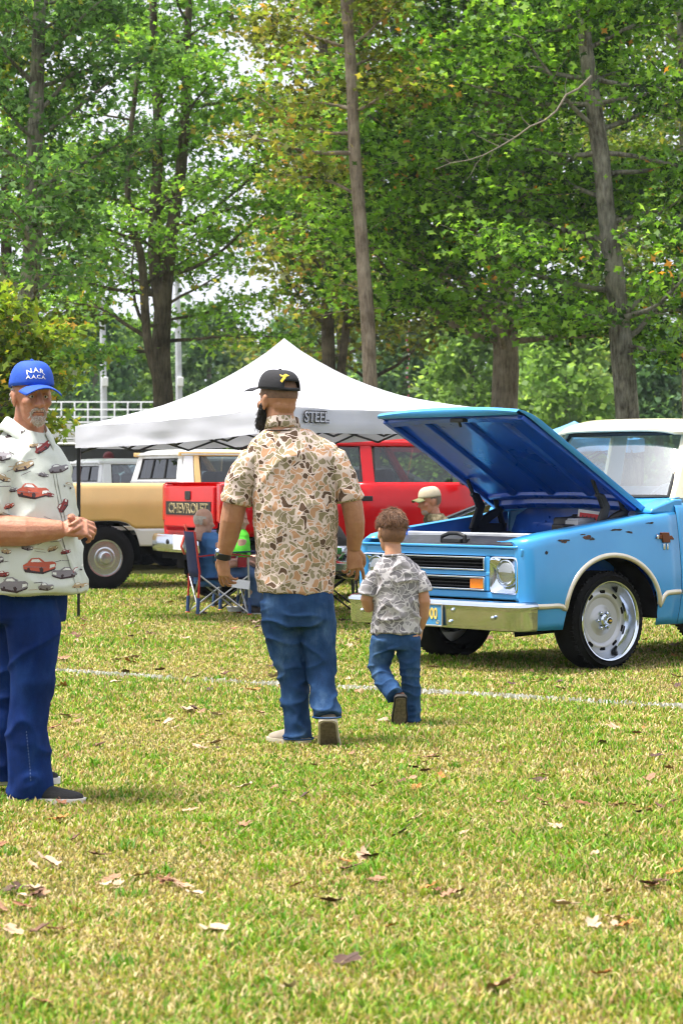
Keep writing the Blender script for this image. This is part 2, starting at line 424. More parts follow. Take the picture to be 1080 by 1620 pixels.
def spine(pts, n):
    return [(Vector(p[:3]), p[3]) for p in curve([tuple(p) for p in pts], n)]
def tree(name, label, base, stems, seed, zmin, n_limb, lmax, n_leaf, size, pal, spread=.34, bk=BARK_GREY, top_l=.55, elev=(5, 40), limbs=(), group='trees behind the car show', shape=LEAF7, side=None, subs=8, droop=.25, cat='tree', density_z=None):
    """stems: lists of (x, y, z, r) relative to base. Limbs leave every stem, carry sub-branches and sprays of leaves."""
    r = np.random.default_rng(seed); q = random.Random(seed)
    root = empty(name, base, 0, label, cat, group)
    tw = MB(); br = MB(); cen = []
    paths = []
    for st in stems:
        sp = spine(st, 26)
        pts = []; rad = []
        for i, (p, rr) in enumerate(sp):
            w = .035 * min(1, rr * 4)
            p = p + Vector((noise.noise(Vector((p.z * .7, seed, 0))) * w * 2, noise.noise(Vector((p.z * .7, seed, 9))) * w * 2, 0))
            pts.append(p); rad.append(rr * (1 + .1 * noise.noise(Vector((p.z * 1.8, seed * 3.1, 0)))))
        tw.tube(pts, rad, 14); paths.append((pts, rad))
    def limb(p0, d, L, r0, lift=.15):
        pts = [p0.copy()]; d = d.normalized(); p = p0.copy(); k = 9
        for i in range(k):
            d = (d + Vector((q.uniform(-.2, .2), q.uniform(-.2, .2), q.uniform(-.16, .16) + lift * .25 - droop * .22 * (i / k)))).normalized()
            p = p + d * (L / k); pts.append(p.copy())
        br.tube(pts, [max(.006, r0 * (1 - .9 * i / k)) for i in range(k + 1)], 6)
        for j in range(subs):
            t = .22 + .78 * (j + q.random() * .6) / subs
            i = min(k - 1, int(t * k)); a = pts[i].lerp(pts[i + 1], t * k - i)
            dd = (pts[i + 1] - pts[i]).normalized()
            sd = dd.cross(Vector((0, 0, 1))); sd = sd.normalized() if sd.length > .05 else Vector((1, 0, 0))
            e = (dd * q.uniform(.35, .9) + sd * (1 if j % 2 else -1) * q.uniform(.5, 1.) + Vector((0, 0, q.uniform(-.25, .35)))).normalized()
            sl = L * q.uniform(.22, .42) * (1.15 - .45 * t); m = 4; sp_ = [a.copy()]; s = a.copy()
            for _ in range(m):
                e = (e + Vector((q.uniform(-.25, .25), q.uniform(-.25, .25), q.uniform(-.22, .12)))).normalized(); s = s + e * sl / m; sp_.append(s.copy())
            br.tube(sp_, [max(.004, r0 * .33 * (1 - t * .6) * (1 - .8 * w / m)) for w in range(m + 1)], 4)
            for w in range(1, m + 1):
                cen.append(sp_[w])
                if q.random() < .75: cen.append(sp_[w] + Vector((q.uniform(-.3, .3), q.uniform(-.3, .3), q.uniform(-.12, .2))) * (sl * .7))
        cen.append(pts[-1])
    ga = q.uniform(0, 6)
    tot = sum(len(p) for p, _ in paths)
    for si, (pts, rad) in enumerate(paths):
        zt = pts[-1].z; zz0 = max(zmin, pts[0].z + .3)
        nl = max(3, int(n_limb * (zt - zz0) / sum(max(.1, p[-1].z - max(zmin, p[0].z + .3)) for p, _ in paths)))
        for j in range(nl):
            z = zz0 + (zt - zz0) * (j + q.random()) / nl
            i = min(range(len(pts)), key=lambda a: abs(pts[a].z - z))
            ga += 2.399 + q.uniform(-.5, .5)
            if side is not None and math.cos(ga - side) < -.2 and q.random() < .55: ga += math.pi
            el = R(q.uniform(*elev)); tz = (z - zmin) / max(.1, zt - zmin)
            L = lmax * (1 - (1 - top_l) * tz) * q.uniform(.65, 1.1)
            d = Vector((math.cos(ga) * math.cos(el), math.sin(ga) * math.cos(el), math.sin(el)))
            limb(pts[i], d, L, min(rad[i] * .45, .012 + .012 * L))
    for (p, d, L) in limbs:
        limb(Vector(p), Vector(d), L, .035)
    tw.build('trunk', bk, root, angle=80)
    b_ = br.build('branches', bk, root, angle=80); b_['kind'] = 'stuff'
    wc = np.array([tuple(c + Vector(base)) for c in cen])
    o = leaves('crown', wc, n_leaf, size, pal, spread, root, r, shape=shape)
    if o: o.matrix_parent_inverse = Matrix.Translation(-Vector(base))
    return root
def stem_px(pts, Y, base):
    """stem through photo pixels (x, y, radius in px) at depth Y"""
    out = []
    for a, b, w in pts:
        v = P(a, b, Y) - base; out.append((v.x, v.y, v.z, w * Y / FPX))
    return out
FRESH = [(.12, .25, .03, 4), (.17, .33, .045, 4), (.25, .40, .07, 2), (.06, .12, .02, 2.5), (.42, .30, .05, .25)]
COOL = [(.06, .15, .03, 3), (.10, .21, .05, 4), (.16, .29, .085, 3), (.035, .08, .018, 3), (.24, .25, .04, .3)]
RICH = [(.09, .20, .018, 4), (.15, .30, .032, 4), (.25, .41, .06, 3), (.022, .055, .008, 3.5), (.5, .22, .03, .12)]
OLIVE = [(.12, .16, .02, 4), (.18, .22, .03, 4), (.25, .22, .04, 2), (.05, .06, .012, 3), (.36, .20, .06, .6)]
YELLOW = [(.17, .25, .022, 4), (.12, .20, .02, 4), (.30, .30, .03, 2), (.06, .09, .015, 3), (.42, .24, .03, .3)]
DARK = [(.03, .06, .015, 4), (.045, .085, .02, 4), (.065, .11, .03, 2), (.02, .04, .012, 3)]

def near_trees():
    # forked maple left of the tent
    Y = 44; b = P(262, 640, Y); b.z = 0
    st = [stem_px([(262, 870, 18), (259, 640, 16), (256, 560, 15), (258, 480, 13.5), (262, 430, 12), (278, 330, 9.5), (290, 230, 8.5), (296, 100, 7), (300, -20, 5), (303, -170, 3)], Y, b),
          stem_px([(256, 500, 11), (244, 420, 10), (246, 330, 9), (250, 230, 8), (248, 120, 7.5), (243, 20, 6), (238, -130, 4)], Y, b),
          stem_px([(250, 600, 8), (235, 545, 7), (228, 470, 7), (222, 400, 6), (205, 340, 5), (203, 250, 4.5), (214, 150, 4), (224, 60, 3)], Y - .6, b)]
    tree('maple_tree', 'fresh green maple with dark forked trunk rising behind the left slope of the white tent', b, st, 11, 3.6, 44, 3.3, 24000, .12, FRESH, .20, BARK_DARK, side=R(60), limbs=[((.2, 0, 5.1), (1, -.2, .3), 3.0), ((.3, 0, 6.0), (.9, .2, .45), 3.2), ((.1, 0, 3.9), (.9, -.5, .15), 2.6), ((-.2, 0, 3.7), (-1, -.3, .1), 2.0)])
    # tree at the left edge, behind the man in the blue cap
    Y = 38; b = P(48, 640, Y); b.z = 0
    st = [stem_px([(45, 900, 22), (46, 640, 19), (45, 500, 17), (52, 380, 15), (55, 250, 13), (60, 100, 11), (66, -60, 8), (70, -200, 4)], Y, b)]
    tree('maple_tree', 'bluish green leafy tree at the left edge above the blue cap', b, st, 23, 3.7, 40, 2.7, 17000, .125, COOL, .20, BARK_GREY, limbs=[((.0, -.3, 3.0), (.9, -.4, .05), 1.1)])
    # straight slender trunk right of the tent peak
    Y = 37.5; b = P(585, 600, Y); b.z = 0
    st = [stem_px([(592, 900, 13), (585, 600, 11.5), (577, 450, 11), (567, 320, 10), (560, 200, 9.5), (552, 80, 9), (545, -40, 8), (540, -200, 4)], Y, b)]
    tree('gum_tree', 'tall tree with a bare slender grey trunk right of the tent peak', b, st, 31, 5.7, 20, 2.2, 6500, .12, OLIVE, .22, BARK_TAN, elev=(0, 35), side=R(90))
    # thick trunk in the middle right
    Y = 41; b = P(797, 640, Y); b.z = 0
    st = [stem_px([(798, 900, 23), (798, 640, 21), (797, 560, 20.5), (795, 470, 20), (792, 330, 18), (785, 180, 15), (780, 20, 11), (775, -160, 6)], Y, b)]
    tree('sweetgum_tree', 'broad dense green tree with a thick tan trunk behind the raised blue hood', b, st, 41, 3.4, 50, 4.4, 38000, .13, RICH, .21, BARK_TAN, elev=(-5, 38), side=R(190),
         limbs=[((-.1, -.3, 4.6), (-.9, -.4, .1), 3.4), ((-.1, -.3, 4.2), (-.5, -.8, .0), 2.6), ((.1, -.3, 4.3), (.8, -.6, .0), 2.8), ((-.1, -.2, 5.6), (-1, -.2, .2), 3.8), ((-.1, -.2, 6.6), (-1, -.1, .25), 4.0), ((-.1, -.2, 7.6), (-1, -.3, .3), 3.6)])
    # leaning mottled trunk at the right
    Y = 37; b = P(990, 660, Y); b.z = 0
    st = [stem_px([(1000, 900, 21), (991, 660, 19), (984, 560, 18), (973, 450, 16), (962, 380, 15), (953, 280, 14), (940, 180, 13), (925, 60, 11), (915, -40, 9), (905, -170, 5)], Y, b)]
    tree('sweetgum_tree', 'tree with a leaning mottled grey trunk behind the cream roof of the blue pickup', b, st, 53, 3.5, 42, 3.3, 25000, .13, RICH, .21, BARK_GREY, elev=(-15, 35), side=R(90),
         limbs=[((.0, -.2, 3.4), (1, -.3, -.1), 1.3), ((.0, .2, 3.9), (1, .3, .1), 2.3), ((0, -.3, 3.8), (-.9, -.4, -.15), 1.7)])
    # trunk cut by the right edge
    Y = 48; b = P(1096, 640, Y); b.z = 0
    st = [stem_px([(1096, 900, 18), (1094, 640, 16), (1088, 400, 14), (1084, 200, 12), (1080, 0, 10), (1076, -160, 5)], Y, b)]
    tree('gum_tree', 'yellow green tree at the right edge with its trunk cut by the frame', b, st, 61, 4.0, 34, 3.8, 22000, .13, [(.10, .17, .025, 4), (.14, .2, .035, 3), (.22, .22, .04, 2), (.05, .09, .02, 2)], .30, BARK_GREY)
    # low yellowing branch behind the blue cap
    Y = 33; b = P(-40, 700, Y); b.z = 0
    st = [stem_px([(-40, 900, 14), (-38, 700, 13), (-34, 600, 11), (-26, 540, 8), (-16, 470, 5)], Y, b)]
    tree('young_maple_tree', 'small yellowing tree hanging low behind the blue cap of the older man', b, st, 67, 2.1, 8, 1.1, 6000, .12, YELLOW, .20, BARK_DARK, droop=.5, limbs=[((.1, -.2, 2.75), (1, 0, .02), 1.15), ((.1, -.1, 3.1), (1, -.1, .02), 1.25), ((.1, .1, 2.3), (1, .2, .0), .9)])
near_trees()
def mid_trees():
    # olive and brown trees in the second row
    rows = [  # px, Y, label, seed, palette, n, lmax, zmin, trunk px radius, lean
        (523, 60, 'dark olive tree with a twin trunk just left of the slender grey trunk', 71, OLIVE, 10000, 3.4, 4.4, 11, -6),
        (588, 66, 'olive brown tree standing right behind the slender grey trunk', 73, OLIVE, 11000, 4.2, 3.6, 9, -9),
        (548, 70, 'browning tree behind the tent peak in the second row', 79, OLIVE, 7000, 3.4, 4.6, 7, -14),
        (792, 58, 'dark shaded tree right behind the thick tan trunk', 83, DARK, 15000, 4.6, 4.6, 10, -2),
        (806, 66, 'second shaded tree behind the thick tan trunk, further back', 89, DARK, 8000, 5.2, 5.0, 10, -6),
        (992, 60, 'shaded tree right behind the leaning trunk', 97, RICH, 9000, 4.4, 4.6, 10, -14),
        (262, 66, 'green tree in the second row right behind the forked maple', 101, COOL, 4500, 3.4, 6.0, 9, -8),
        (10, 58, 'olive tree in the second row at the left edge', 103, YELLOW, 16000, 3.6, 3.0, 10, 0)]
    for px, Y, lb, sd, pal, n, lm, zm, rad, lean in rows:
        b = G(px, Y)
        st = [stem_px([(px, 840, rad * 1.2), (px + lean * .3, 640, rad), (px + lean, 450, rad * .9), (px + lean * 1.2, 250, rad * .75), (px + lean * 2, 50, rad * .55), (px + lean * 2.4, -110, rad * .3)], Y, b)]
        if px == 523: st.append(stem_px([(px + 8, 640, 7), (px + 22, 540, 6.5), (px + 28, 460, 6), (px + 20, 330, 5), (px + 30, 200, 3)], Y, b))
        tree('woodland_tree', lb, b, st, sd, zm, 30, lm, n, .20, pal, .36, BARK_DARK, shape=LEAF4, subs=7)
mid_trees()
def far_trees():
    q = random.Random(5)
    spots = [(95, 118), (150, 100), (205, 108), (330, 104), (390, 120), (470, 110), (560, 122), (640, 100), (700, 112), (745, 92), (850, 104), (895, 88), (945, 112), (1040, 92), (1075, 108), (-20, 110), (1140, 100), (610, 118), (290, 122), (800, 120)]
    desc = ['tall bluish far tree', 'rounded pale green far tree', 'dusky far pine', 'light green far tree']
    place = {95: 'left of the first light pole', 150: 'behind the first light pole', 205: 'between the two light poles', 330: 'right of the second light pole', 390: 'above the left slope of the tent', 470: 'behind the tent peak', 560: 'behind the slender grey trunk', 640: 'right of the slender grey trunk', 700: 'above the tip of the raised hood', 745: 'left of the thick tan trunk', 850: 'right of the thick tan trunk', 895: 'above the light blue canopy', 945: 'left of the leaning trunk', 1040: 'right of the leaning trunk', 1075: 'at the right edge above the cream roof', -20: 'at the left edge behind the older man', 1140: 'just past the right edge', 610: 'behind the right slope of the tent', 290: 'behind the second light pole', 800: 'hidden behind the thick tan trunk'}
    PB = [[(.08, .16, .08, 3), (.12, .21, .10, 3), (.05, .10, .05, 2)], [(.20, .28, .07, 3), (.28, .35, .09, 3), (.10, .16, .04, 2)], [(.05, .10, .045, 3), (.08, .14, .06, 3), (.11, .18, .07, 1)], [(.15, .26, .06, 3), (.22, .34, .09, 3), (.08, .14, .035, 2)]]
    for i, (px, Y) in enumerate(spots):
        k = (i * 7 + 1) % 4 if px not in (745, 895) else 3
        h = q.uniform(6.5, 9.0); b = G(px, Y); r = np.random.default_rng(200 + i)
        root = empty('far_tree', b, 0, f'{desc[k]} {place[px]}', 'tree', 'hazy trees beyond the field')
        mb = MB(); mb.tube([(0, 0, -.1), (.05, 0, h * .4), (0, .1, h * .9)], [.24, .17, .04], 8); mb.build('trunk', BARK_GREY, root, angle=80)
        cen = []
        for _ in range(150):
            t = r.uniform(.12, 1); rad = (1.05 - t) ** .7 * 2.6 + .25; a = r.uniform(0, 6.283); rr = rad * math.sqrt(r.uniform(.25, 1))
            cen.append((b.x + math.cos(a) * rr, b.y + math.sin(a) * rr, h * t))
        o = leaves('crown', cen, 6500, .30, PB[k], .34, root, r, flat=.6, shape=LEAF4, upb=.35)
        if o: o.matrix_parent_inverse = Matrix.Translation(-b)
    r = np.random.default_rng(99)
    c = np.stack([r.uniform(-26, 26, 900), r.uniform(128, 146, 900), 0 * r.uniform(0, 1, 900)], 1)
    c[:, 2] = r.uniform(0, 1, 900) ** .8 * (8.2 + 1.6 * np.sin(c[:, 0] * .55) + 1.2 * np.sin(c[:, 0] * 1.3 + 1))
    o = leaves('woodland', c, 42000, .55, PB[0] + PB[2], .8, None, r, shape=LEAF4, upb=.3)
    tag(o, 'hazy far wood closing the view across the field', 'woodland', kind='stuff')
far_trees()
def grove_behind():
    # unseen trees added behind the camera for windows, chrome and paint to mirror
    r = np.random.default_rng(77); n = 1500
    c = np.stack([r.uniform(-34, 34, n), r.uniform(-46, -34, n), r.uniform(0, 1, n)], 1)
    c[:, 2] = 1.2 + c[:, 2] ** .8 * (10.5 + 2.5 * np.sin(c[:, 0] * .45) + 1.5 * np.sin(c[:, 0] * 1.1))
    k = r.integers(0, n, 16000); p = c[k] + r.normal(0, .9, (16000, 3)); nr = r.normal(0, 1, (16000, 3)); nr /= np.linalg.norm(nr, axis=1)[:, None]
    ax = np.cross(nr, r.normal(0, 1, (16000, 3))); ax /= np.linalg.norm(ax, axis=1)[:, None]; bx = np.cross(nr, ax); L = LEAF4 * .8
    V = p[:, None] + L[None, :, 0, None] * bx[:, None] + L[None, :, 1, None] * ax[:, None]
    col = np.array([(.05, .11, .02), (.08, .16, .03), (.03, .07, .015)])[r.integers(0, 3, 16000)]
    me = fast_mesh('grove', V.reshape(-1, 3), np.arange(64000), np.full(16000, 4), np.repeat(col, 4, 0)); me.materials.append(leaf_mat)
    tag(link('grove', me), 'unseen grove added behind the camera for reflections', 'woodland', kind='stuff')
grove_behind()
def make_haze():
    m = bpy.data.materials.new('pale_haze'); m.use_nodes = True; n, l = m.node_tree.nodes, m.node_tree.links; n.clear()
    o_ = n.new('ShaderNodeOutputMaterial'); v = n.new('ShaderNodeVolumePrincipled'); v.inputs["Density"].default_value = .00025; v.inputs['Color'].default_value = (.78, .88, 1, 1); v.inputs['Anisotropy'].default_value = .1
    l.new(v.outputs[0], o_.inputs['Volume'])
    mb = MB(); mb.box((0, 75, 8), (260, 280, 18)); o = mb.build('haze', m, smooth=False)
    tag(o, 'thin pale haze hanging over the field', 'haze', kind='stuff')
make_haze()
# ================================================================ vehicles: shared
CHROME = mat('chrome', (.66, .72, .82), .13, 1., .03, 3.)
BRUSHED = mat('brushed_alloy', (.62, .63, .65), .3, .9, .06, 20.)
RUBBER = mat('tyre_rubber', (.006, .006, .0065), .8, 0, .25, 12., .35, 90., spec=.2)
BLACK = mat('black_plastic', (.008, .008, .009), .5, 0, .2, 10.)
MATTE = mat('dark_underside', (.008, .008, .009), .95, 0, .3, 6., spec=.1)
GASKET = mat('window_gasket', (.012, .012, .013), .6)
AMBER = mat('amber_lens', (.85, .22, .015), .18, 0, .08, 30., coat=.6)
REDLENS = mat('red_lens', (.5, .01, .01), .15, 0, .1, 30., coat=.6)
LENS = glass('lamp_glass', (.9, .93, .95), .35)
def wheel_mesh_tyre(mb, r, w, rim, y_out, s, z):
    """tyre about the Y axis; s = +1 when its outer face looks to +y"""
    y = lambda d: s * (y_out - d)
    pr = [(rim - .012, .02), (rim + .012, .004), (rim + .03, 0.), ((r + rim) / 2, -.006), (r - .035, .006), (r - .012, .025), (r, .055), (r, w - .055), (r - .012, w - .025), (r - .04, w), (rim, w)]
    mb.lathe([(a, y(b)) for a, b in pr], (0, 0, z), 'Y', 44)
    for k in range(60):                                   # shoulder tread lugs
        a = 2 * math.pi * k / 60
        c = Vector(((r - .004) * math.cos(a), y(.045), z + (r - .004) * math.sin(a)))
        mb.box(c, (.012, .035, .018), Matrix.Rotation(-a, 3, 'Y'))

# ================================================================ the blue pickup
BLUE_TRUCK = empty('blue_pickup_truck', (1.36, 18.56, 0), math.atan2(-.632, -.775), 'sky blue vintage pickup with cream roof, its hood raised', 'pickup truck')
def blue_paint():
    m, n, l, b = nodes_of('sky_blue_paint')
    tc = n.new('ShaderNodeTexCoord')
    nz = n.new('ShaderNodeTexNoise'); nz.inputs['Scale'].default_value = 3.; nz.inputs['Detail'].default_value = 6; l.new(tc.outputs['Object'], nz.inputs['Vector'])
    rp = n.new('ShaderNodeValToRGB'); rp.color_ramp.elements[0].position = .3; rp.color_ramp.elements[1].position = .7
    rp.color_ramp.elements[0].color = (.035, .28, .63, 1); rp.color_ramp.elements[1].color = (.05, .33, .69, 1)
    l.new(nz.outputs['Fac'], rp.inputs['Fac'])
    n2 = n.new('ShaderNodeTexNoise'); n2.inputs['Scale'].default_value = 9.; n2.inputs['Detail'].default_value = 8; n2.inputs['Roughness'].default_value = .75; l.new(tc.outputs['Object'], n2.inputs['Vector'])
    r2 = n.new('ShaderNodeMapRange'); r2.inputs['From Min'].default_value = .70; r2.inputs['From Max'].default_value = .74; l.new(n2.outputs['Fac'], r2.inputs['Value'])
    mx = n.new('ShaderNodeMix'); mx.data_type = 'RGBA'; mx.inputs['B'].default_value = (.06, .035, .03, 1)
    l.new(r2.outputs[0], mx.inputs['Factor']); l.new(rp.outputs[0], mx.inputs['A']); l.new(mx.outputs['Result'], b.inputs['Base Color'])
    b.inputs['Roughness'].default_value = .28; b.inputs['Coat Weight'].default_value = .5; b.inputs['Coat Roughness'].default_value = .12
    return m
BLUE = blue_paint()
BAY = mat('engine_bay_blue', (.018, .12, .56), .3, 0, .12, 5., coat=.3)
UNDERHOOD = mat('underhood_shaded_blue', (.010, .085, .50), .28, 0, .15, 4., coat=.4)  # deep blue paint with the underside's shade put into its colour
CREAM = mat('cream_paint', (.70, .65, .47), .3, 0, .04, 3., coat=.4)
TRIM = mat('satin_trim', (.68, .63, .52), .3, .6, .08, 8.)
RUST = mat('bare_rusty_metal', (.10, .045, .03), .8, .2, .5, 30.)
def y_side(x, z, hw=.965):
    y = hw - .05 * max(0, (.55 - z) / .25) ** 1.5 - .055 * max(0, (z - .62) / .5) ** 1.6
    if x > .66: y -= .085 * ((x - .66) / .2) ** 2
    return y
def ztop(x): return 1.12 - .185 * (x + .7) / 1.54 - (.03 * max(0, (x - .6) / .26) ** 2)
def arch(x, cx, hw, top, base=.31):
    u = (x - cx) / hw
    return base if abs(u) >= 1 else max(base, .36 + (top - .36) * (1 - abs(u) ** 2.3) ** .5)
def side_panel(xs, zb, zt, s, roll=True, yfun=y_side, rows=12, inset=.17):
    cols = []
    for x in xs:
        b, t = zb(x), zt(x); col = []
        for i in range(rows + 1):
            z = b + (t - b) * (i / rows); col.append(Vector((x, s * yfun(x, z), z)))
        if roll:
            y = yfun(x, t)
            for dy, dz in ((.012, .018), (.035, .031), (.07, .036), (inset, .034)): col.append(Vector((x, s * (y - dy), t + dz)))
        cols.append(col)
    return cols
def arch_stations(x0, x1, cx, hw, n=16):
    xs = {x0, x1}
    for i in range(n + 1): xs.add(cx - hw * math.cos(math.pi * i / n))
    k = 14
    for i in range(k + 1): xs.add(x0 + (x1 - x0) * i / k)
    return sorted(x for x in xs if x0 <= x <= x1)
def solidify(o, t=.004):
    m = o.modifiers.new('thick', 'SOLIDIFY'); m.thickness = t; m.offset = -1; return o
def build_blue():
    T = BLUE_TRUCK
    # ---- wings, doors, bed sides
    for s, side in ((1, 'driver'), (-1, 'far')):
        xs = arch_stations(-.70, .86, 0, .475)
        mb = MB(); mb.grid(side_panel(xs, lambda x: arch(x, 0, .475, .815), ztop, s))
        # turned front edge
        f = side_panel([.86], lambda x: .52, ztop, s)[0]
        mb.grid([[p for p in f], [Vector((p.x - .01, p.y - s * .05, p.z)) for p in f], [Vector((p.x - .05, p.y - s * .08, p.z)) for p in f]])
        fo = mb.build('front_fender', BLUE, T, angle=50); solidify(fo)
        mb = MB(); mb.grid([[Vector((.47 * math.cos(a), s * y, .36 + .452 * math.sin(a))) for a in [math.pi * i / 20 for i in range(21)]] for y in (.94, .75, .52)])
        mb.box((0, s * .5, .6), (1.0, .02, .6)); mb.build('wheel_well', MATTE, T)
        xs = [-.706 - .04 * i for i in range(27)]
        mb = MB(); mb.grid(side_panel(xs, lambda x: .31, lambda x: 1.17, s, rows=14, inset=.06))
        do = mb.build('door', BLUE, T, angle=50); solidify(do)
        mb = MB(); mb.tube([(-1.60, s * .935, 1.03), (-1.60, s * .99, 1.03), (-1.47, s * .99, 1.035), (-1.47, s * .94, 1.035)], .011, 8); mb.build('handle', CHROME, do)
        mb = MB(); mb.grid(side_panel([-1.752, -1.80, -1.86], lambda x: .31, lambda x: 1.18, s, rows=8, inset=.06)); solidify(mb.build('cab_corner', BLUE, T, angle=50))
        xs = arch_stations(-4.15, -1.90, -2.92, .475)
        mb = MB(); mb.grid(side_panel(xs, lambda x: arch(x, -2.92, .475, .80), lambda x: 1.13, s, inset=.09)); solidify(mb.build('bed_side', BLUE, T, angle=50), .02)
        # bright moulding round the arch and along the side
        pts = [(.80, .482), (.66, .482), (.53, .482)]
        for i in range(25):
            a = math.pi * (i + .9) / 25.8
            pts.append((.487 * math.cos(a), .40 + .432 * abs(math.sin(a)) ** .93))
        pts += [(-.53, .535), (-.60, .548), (-.69, .55)]
        pts = curve(pts, 70)
        def strip(pp, w=.019):
            mb = MB(); rs = []
            for i, (x, z) in enumerate(pp):
                a = Vector(pp[max(i - 1, 0)]); b = Vector(pp[min(i + 1, len(pp) - 1)]); d = (b - a).normalized(); nn = Vector((-d.y, d.x))
                y = y_side(x, z); ring = []
                for u, o in ((-1, -.006), (-1, .006), (-.45, .014), (.45, .014), (1, .006), (1, -.006)):
                    ring.append(Vector((x + nn.x * w * u, s * (y + o), z + nn.y * w * u)))
                rs.append(ring)
            mb.rings(rs); return mb
        strip(pts).build('side_moulding', TRIM, fo, angle=60)
        strip([(-.71 - .1 * i, .55) for i in range(11)]).build('side_moulding', TRIM, do, angle=60)
        mb = MB(); mb.grid([[Vector((.47 * math.cos(a) - 2.92, s * y, .36 + .44 * math.sin(a))) for a in [math.pi * i / 20 for i in range(21)]] for y in (.94, .55)]); mb.build('wheel_well', MATTE, T)
        if s == 1:
            global BLUE_FENDER; BLUE_FENDER = fo
            e = MB()                                  # bow-tie fender badge: bar, parallelogram centre, letters below
            e.prism([(-.645, .935), (-.62, .965), (-.46, .975), (-.455, .945)], y_side(-.55, .95) - .01, y_side(-.55, .95) + .014, 'Y')
            e.prism([(-.60, .915), (-.585, .99), (-.505, .99), (-.52, .915)], y_side(-.55, .95) - .01, y_side(-.55, .95) + .018, 'Y')
            e.build('fender_badge', mat('badge_copper', (.16, .05, .02), .35, .5), T, bevel=.004)
            for c, d in (((-.468, y_side(-.47, .955) + .004, .958), (.022, .03, .03)), ((-.535, y_side(-.5, .9) + .002, .885), (.022, .02, .045)), ((-.57, y_side(-.5, .9) + .002, .885), (.018, .02, .045))):
                e = MB(); e.box(c, d); e.build('badge_numeral', CHROME, T, bevel=.004)
            # chipped paint along the top of the wing
            bv = BVHTree.FromPolygons([v.co for v in fo.data.vertices], [p.vertices[:] for p in fo.data.polygons])
            q = random.Random(4)
            for (x, z, w, h, mm) in ((.50, .945, .06, .010, BLACK), (.485, .938, .026, .011, RUST), (.25, .965, .045, .013, RUST), (.20, .952, .03, .010, BLACK), (.29, .985, .025, .005, BLACK), (-.05, 1.015, .05, .008, BLACK), (-.19, .995, .035, .008, BLACK), (-.42, 1.06, .045, .007, BLACK), (.66, .86, .012, .014, BLACK)):
                mb = MB(); ring = []; ring0 = []
                for k in range(14):
                    a = 2 * math.pi * k / 14; rr = 1 + q.uniform(-.4, .4)
                    hit = bv.ray_cast(Vector((x + math.cos(a) * w * rr, 1.6, z + math.sin(a) * h * rr)), Vector((0, -1, 0)))
                    p = hit[0] if hit[0] else Vector((x, y_side(x, z), z)); nrm = hit[1] if hit[0] else Vector((0, 1, 0))
                    if nrm.y < 0: nrm = -nrm
                    ring.append(p + nrm * .003); ring0.append(p - nrm * .002)
                mb.rings([ring0, ring]); mb.build('paint_chip', mm, fo, smooth=False)
    # ---- front panel with two slots
    mb = MB(); X = .845
    for (y0, y1, z0, z1, dx) in ((-.885, .885, .832, .888, .0), (-.875, .875, .525, .578, -.004), (-.555, .555, .688, .722, .006), (.505, .555, .580, .830, .002), (-.555, -.505, .580, .830, .002)):
        mb.box((X - .03 + dx, (y0 + y1) / 2, (z0 + z1) / 2), (.06, y1 - y0, z1 - z0))
    fp = mb.build('front_panel', BLUE, T, bevel=.010, seg=3)
    mb = MB(); mb.box((.77, 0, .70), (.02, 1.02, .27)); mb.build('grille_backing', MATTE, T)
    for z0, z1 in ((.725, .826), (.583, .684)):
        mb = MB(); t = .013
        mb.box((X + .006, 0, z1 - t / 2), (.032, 1.02, t)); mb.box((X + .006, 0, z0 + t / 2), (.032, 1.02, t))
        mb.box((X + .005, .51, (z0 + z1) / 2), (.03, t, z1 - z0 - .002)); mb.box((X + .005, -.51, (z0 + z1) / 2), (.03, t, z1 - z0 - .002))
        mb.build('grille_frame', CHROME, T, bevel=.004)
        mb = MB()
        for k in range(1, 4): mb.box((.80, 0, z0 + (z1 - z0) * k / 4), (.02, 1.0, .006))
        mb.build('grille_bars', BLACK, T)
    for s in (1, -1):
        mb = MB(); mb.box((.835, s * .42, .633), (.025, .15, .072)); mb.build('turn_signal', AMBER, T, bevel=.006)
        # headlight: square bright bezel, chrome ring, glass
        root = MB()
        sq = []; 
        def sqr(hw_, hh, x, k=40, p=.28):
            out = []
            for i in range(k):
                a = 2 * math.pi * i / k; c, d = math.cos(a), math.sin(a)
                out.append(Vector((x, s * .712 + hw_ * math.copysign(abs(c) ** p, c), .697 + hh * math.copysign(abs(d) ** p, d))))
            return out
        def cir(rr, x, k=40): return [Vector((x, s * .712 + rr * math.cos(2 * math.pi * i / k), .715 + rr * math.sin(2 * math.pi * i / k))) for i in range(k)]
        root.rings([sqr(.150, .134, .835), sqr(.150, .134, .855), sqr(.140, .124, .860), sqr(.136, .120, .853), cir(.098, .822), cir(.094, .80)], False, False)
        hb = root.build('headlight', CHROME, T, angle=40)
        mb = MB(); mb.lathe([(.098, .823), (.098, .838), (.088, .842), (.086, .826)], (0, s * .712, .715), 'X', 32); mb.build('ring', CHROME, hb)
        mb = MB(); mb.lathe([(.087, .805), (.06, .775), (.012, .765)], (0, s * .712, .715), 'X', 24, True); mb.ball((.79, s * .712, .715), .02); mb.build('reflector', BRUSHED, hb)
        mb = MB(); mb.lathe([(.089, .828), (.08, .842), (.055, .853), (.02, .858)], (0, s * .712, .715), 'X', 32, True); mb.build('glass', LENS, hb)
    # ---- bumper
    mb = MB(); rs = []
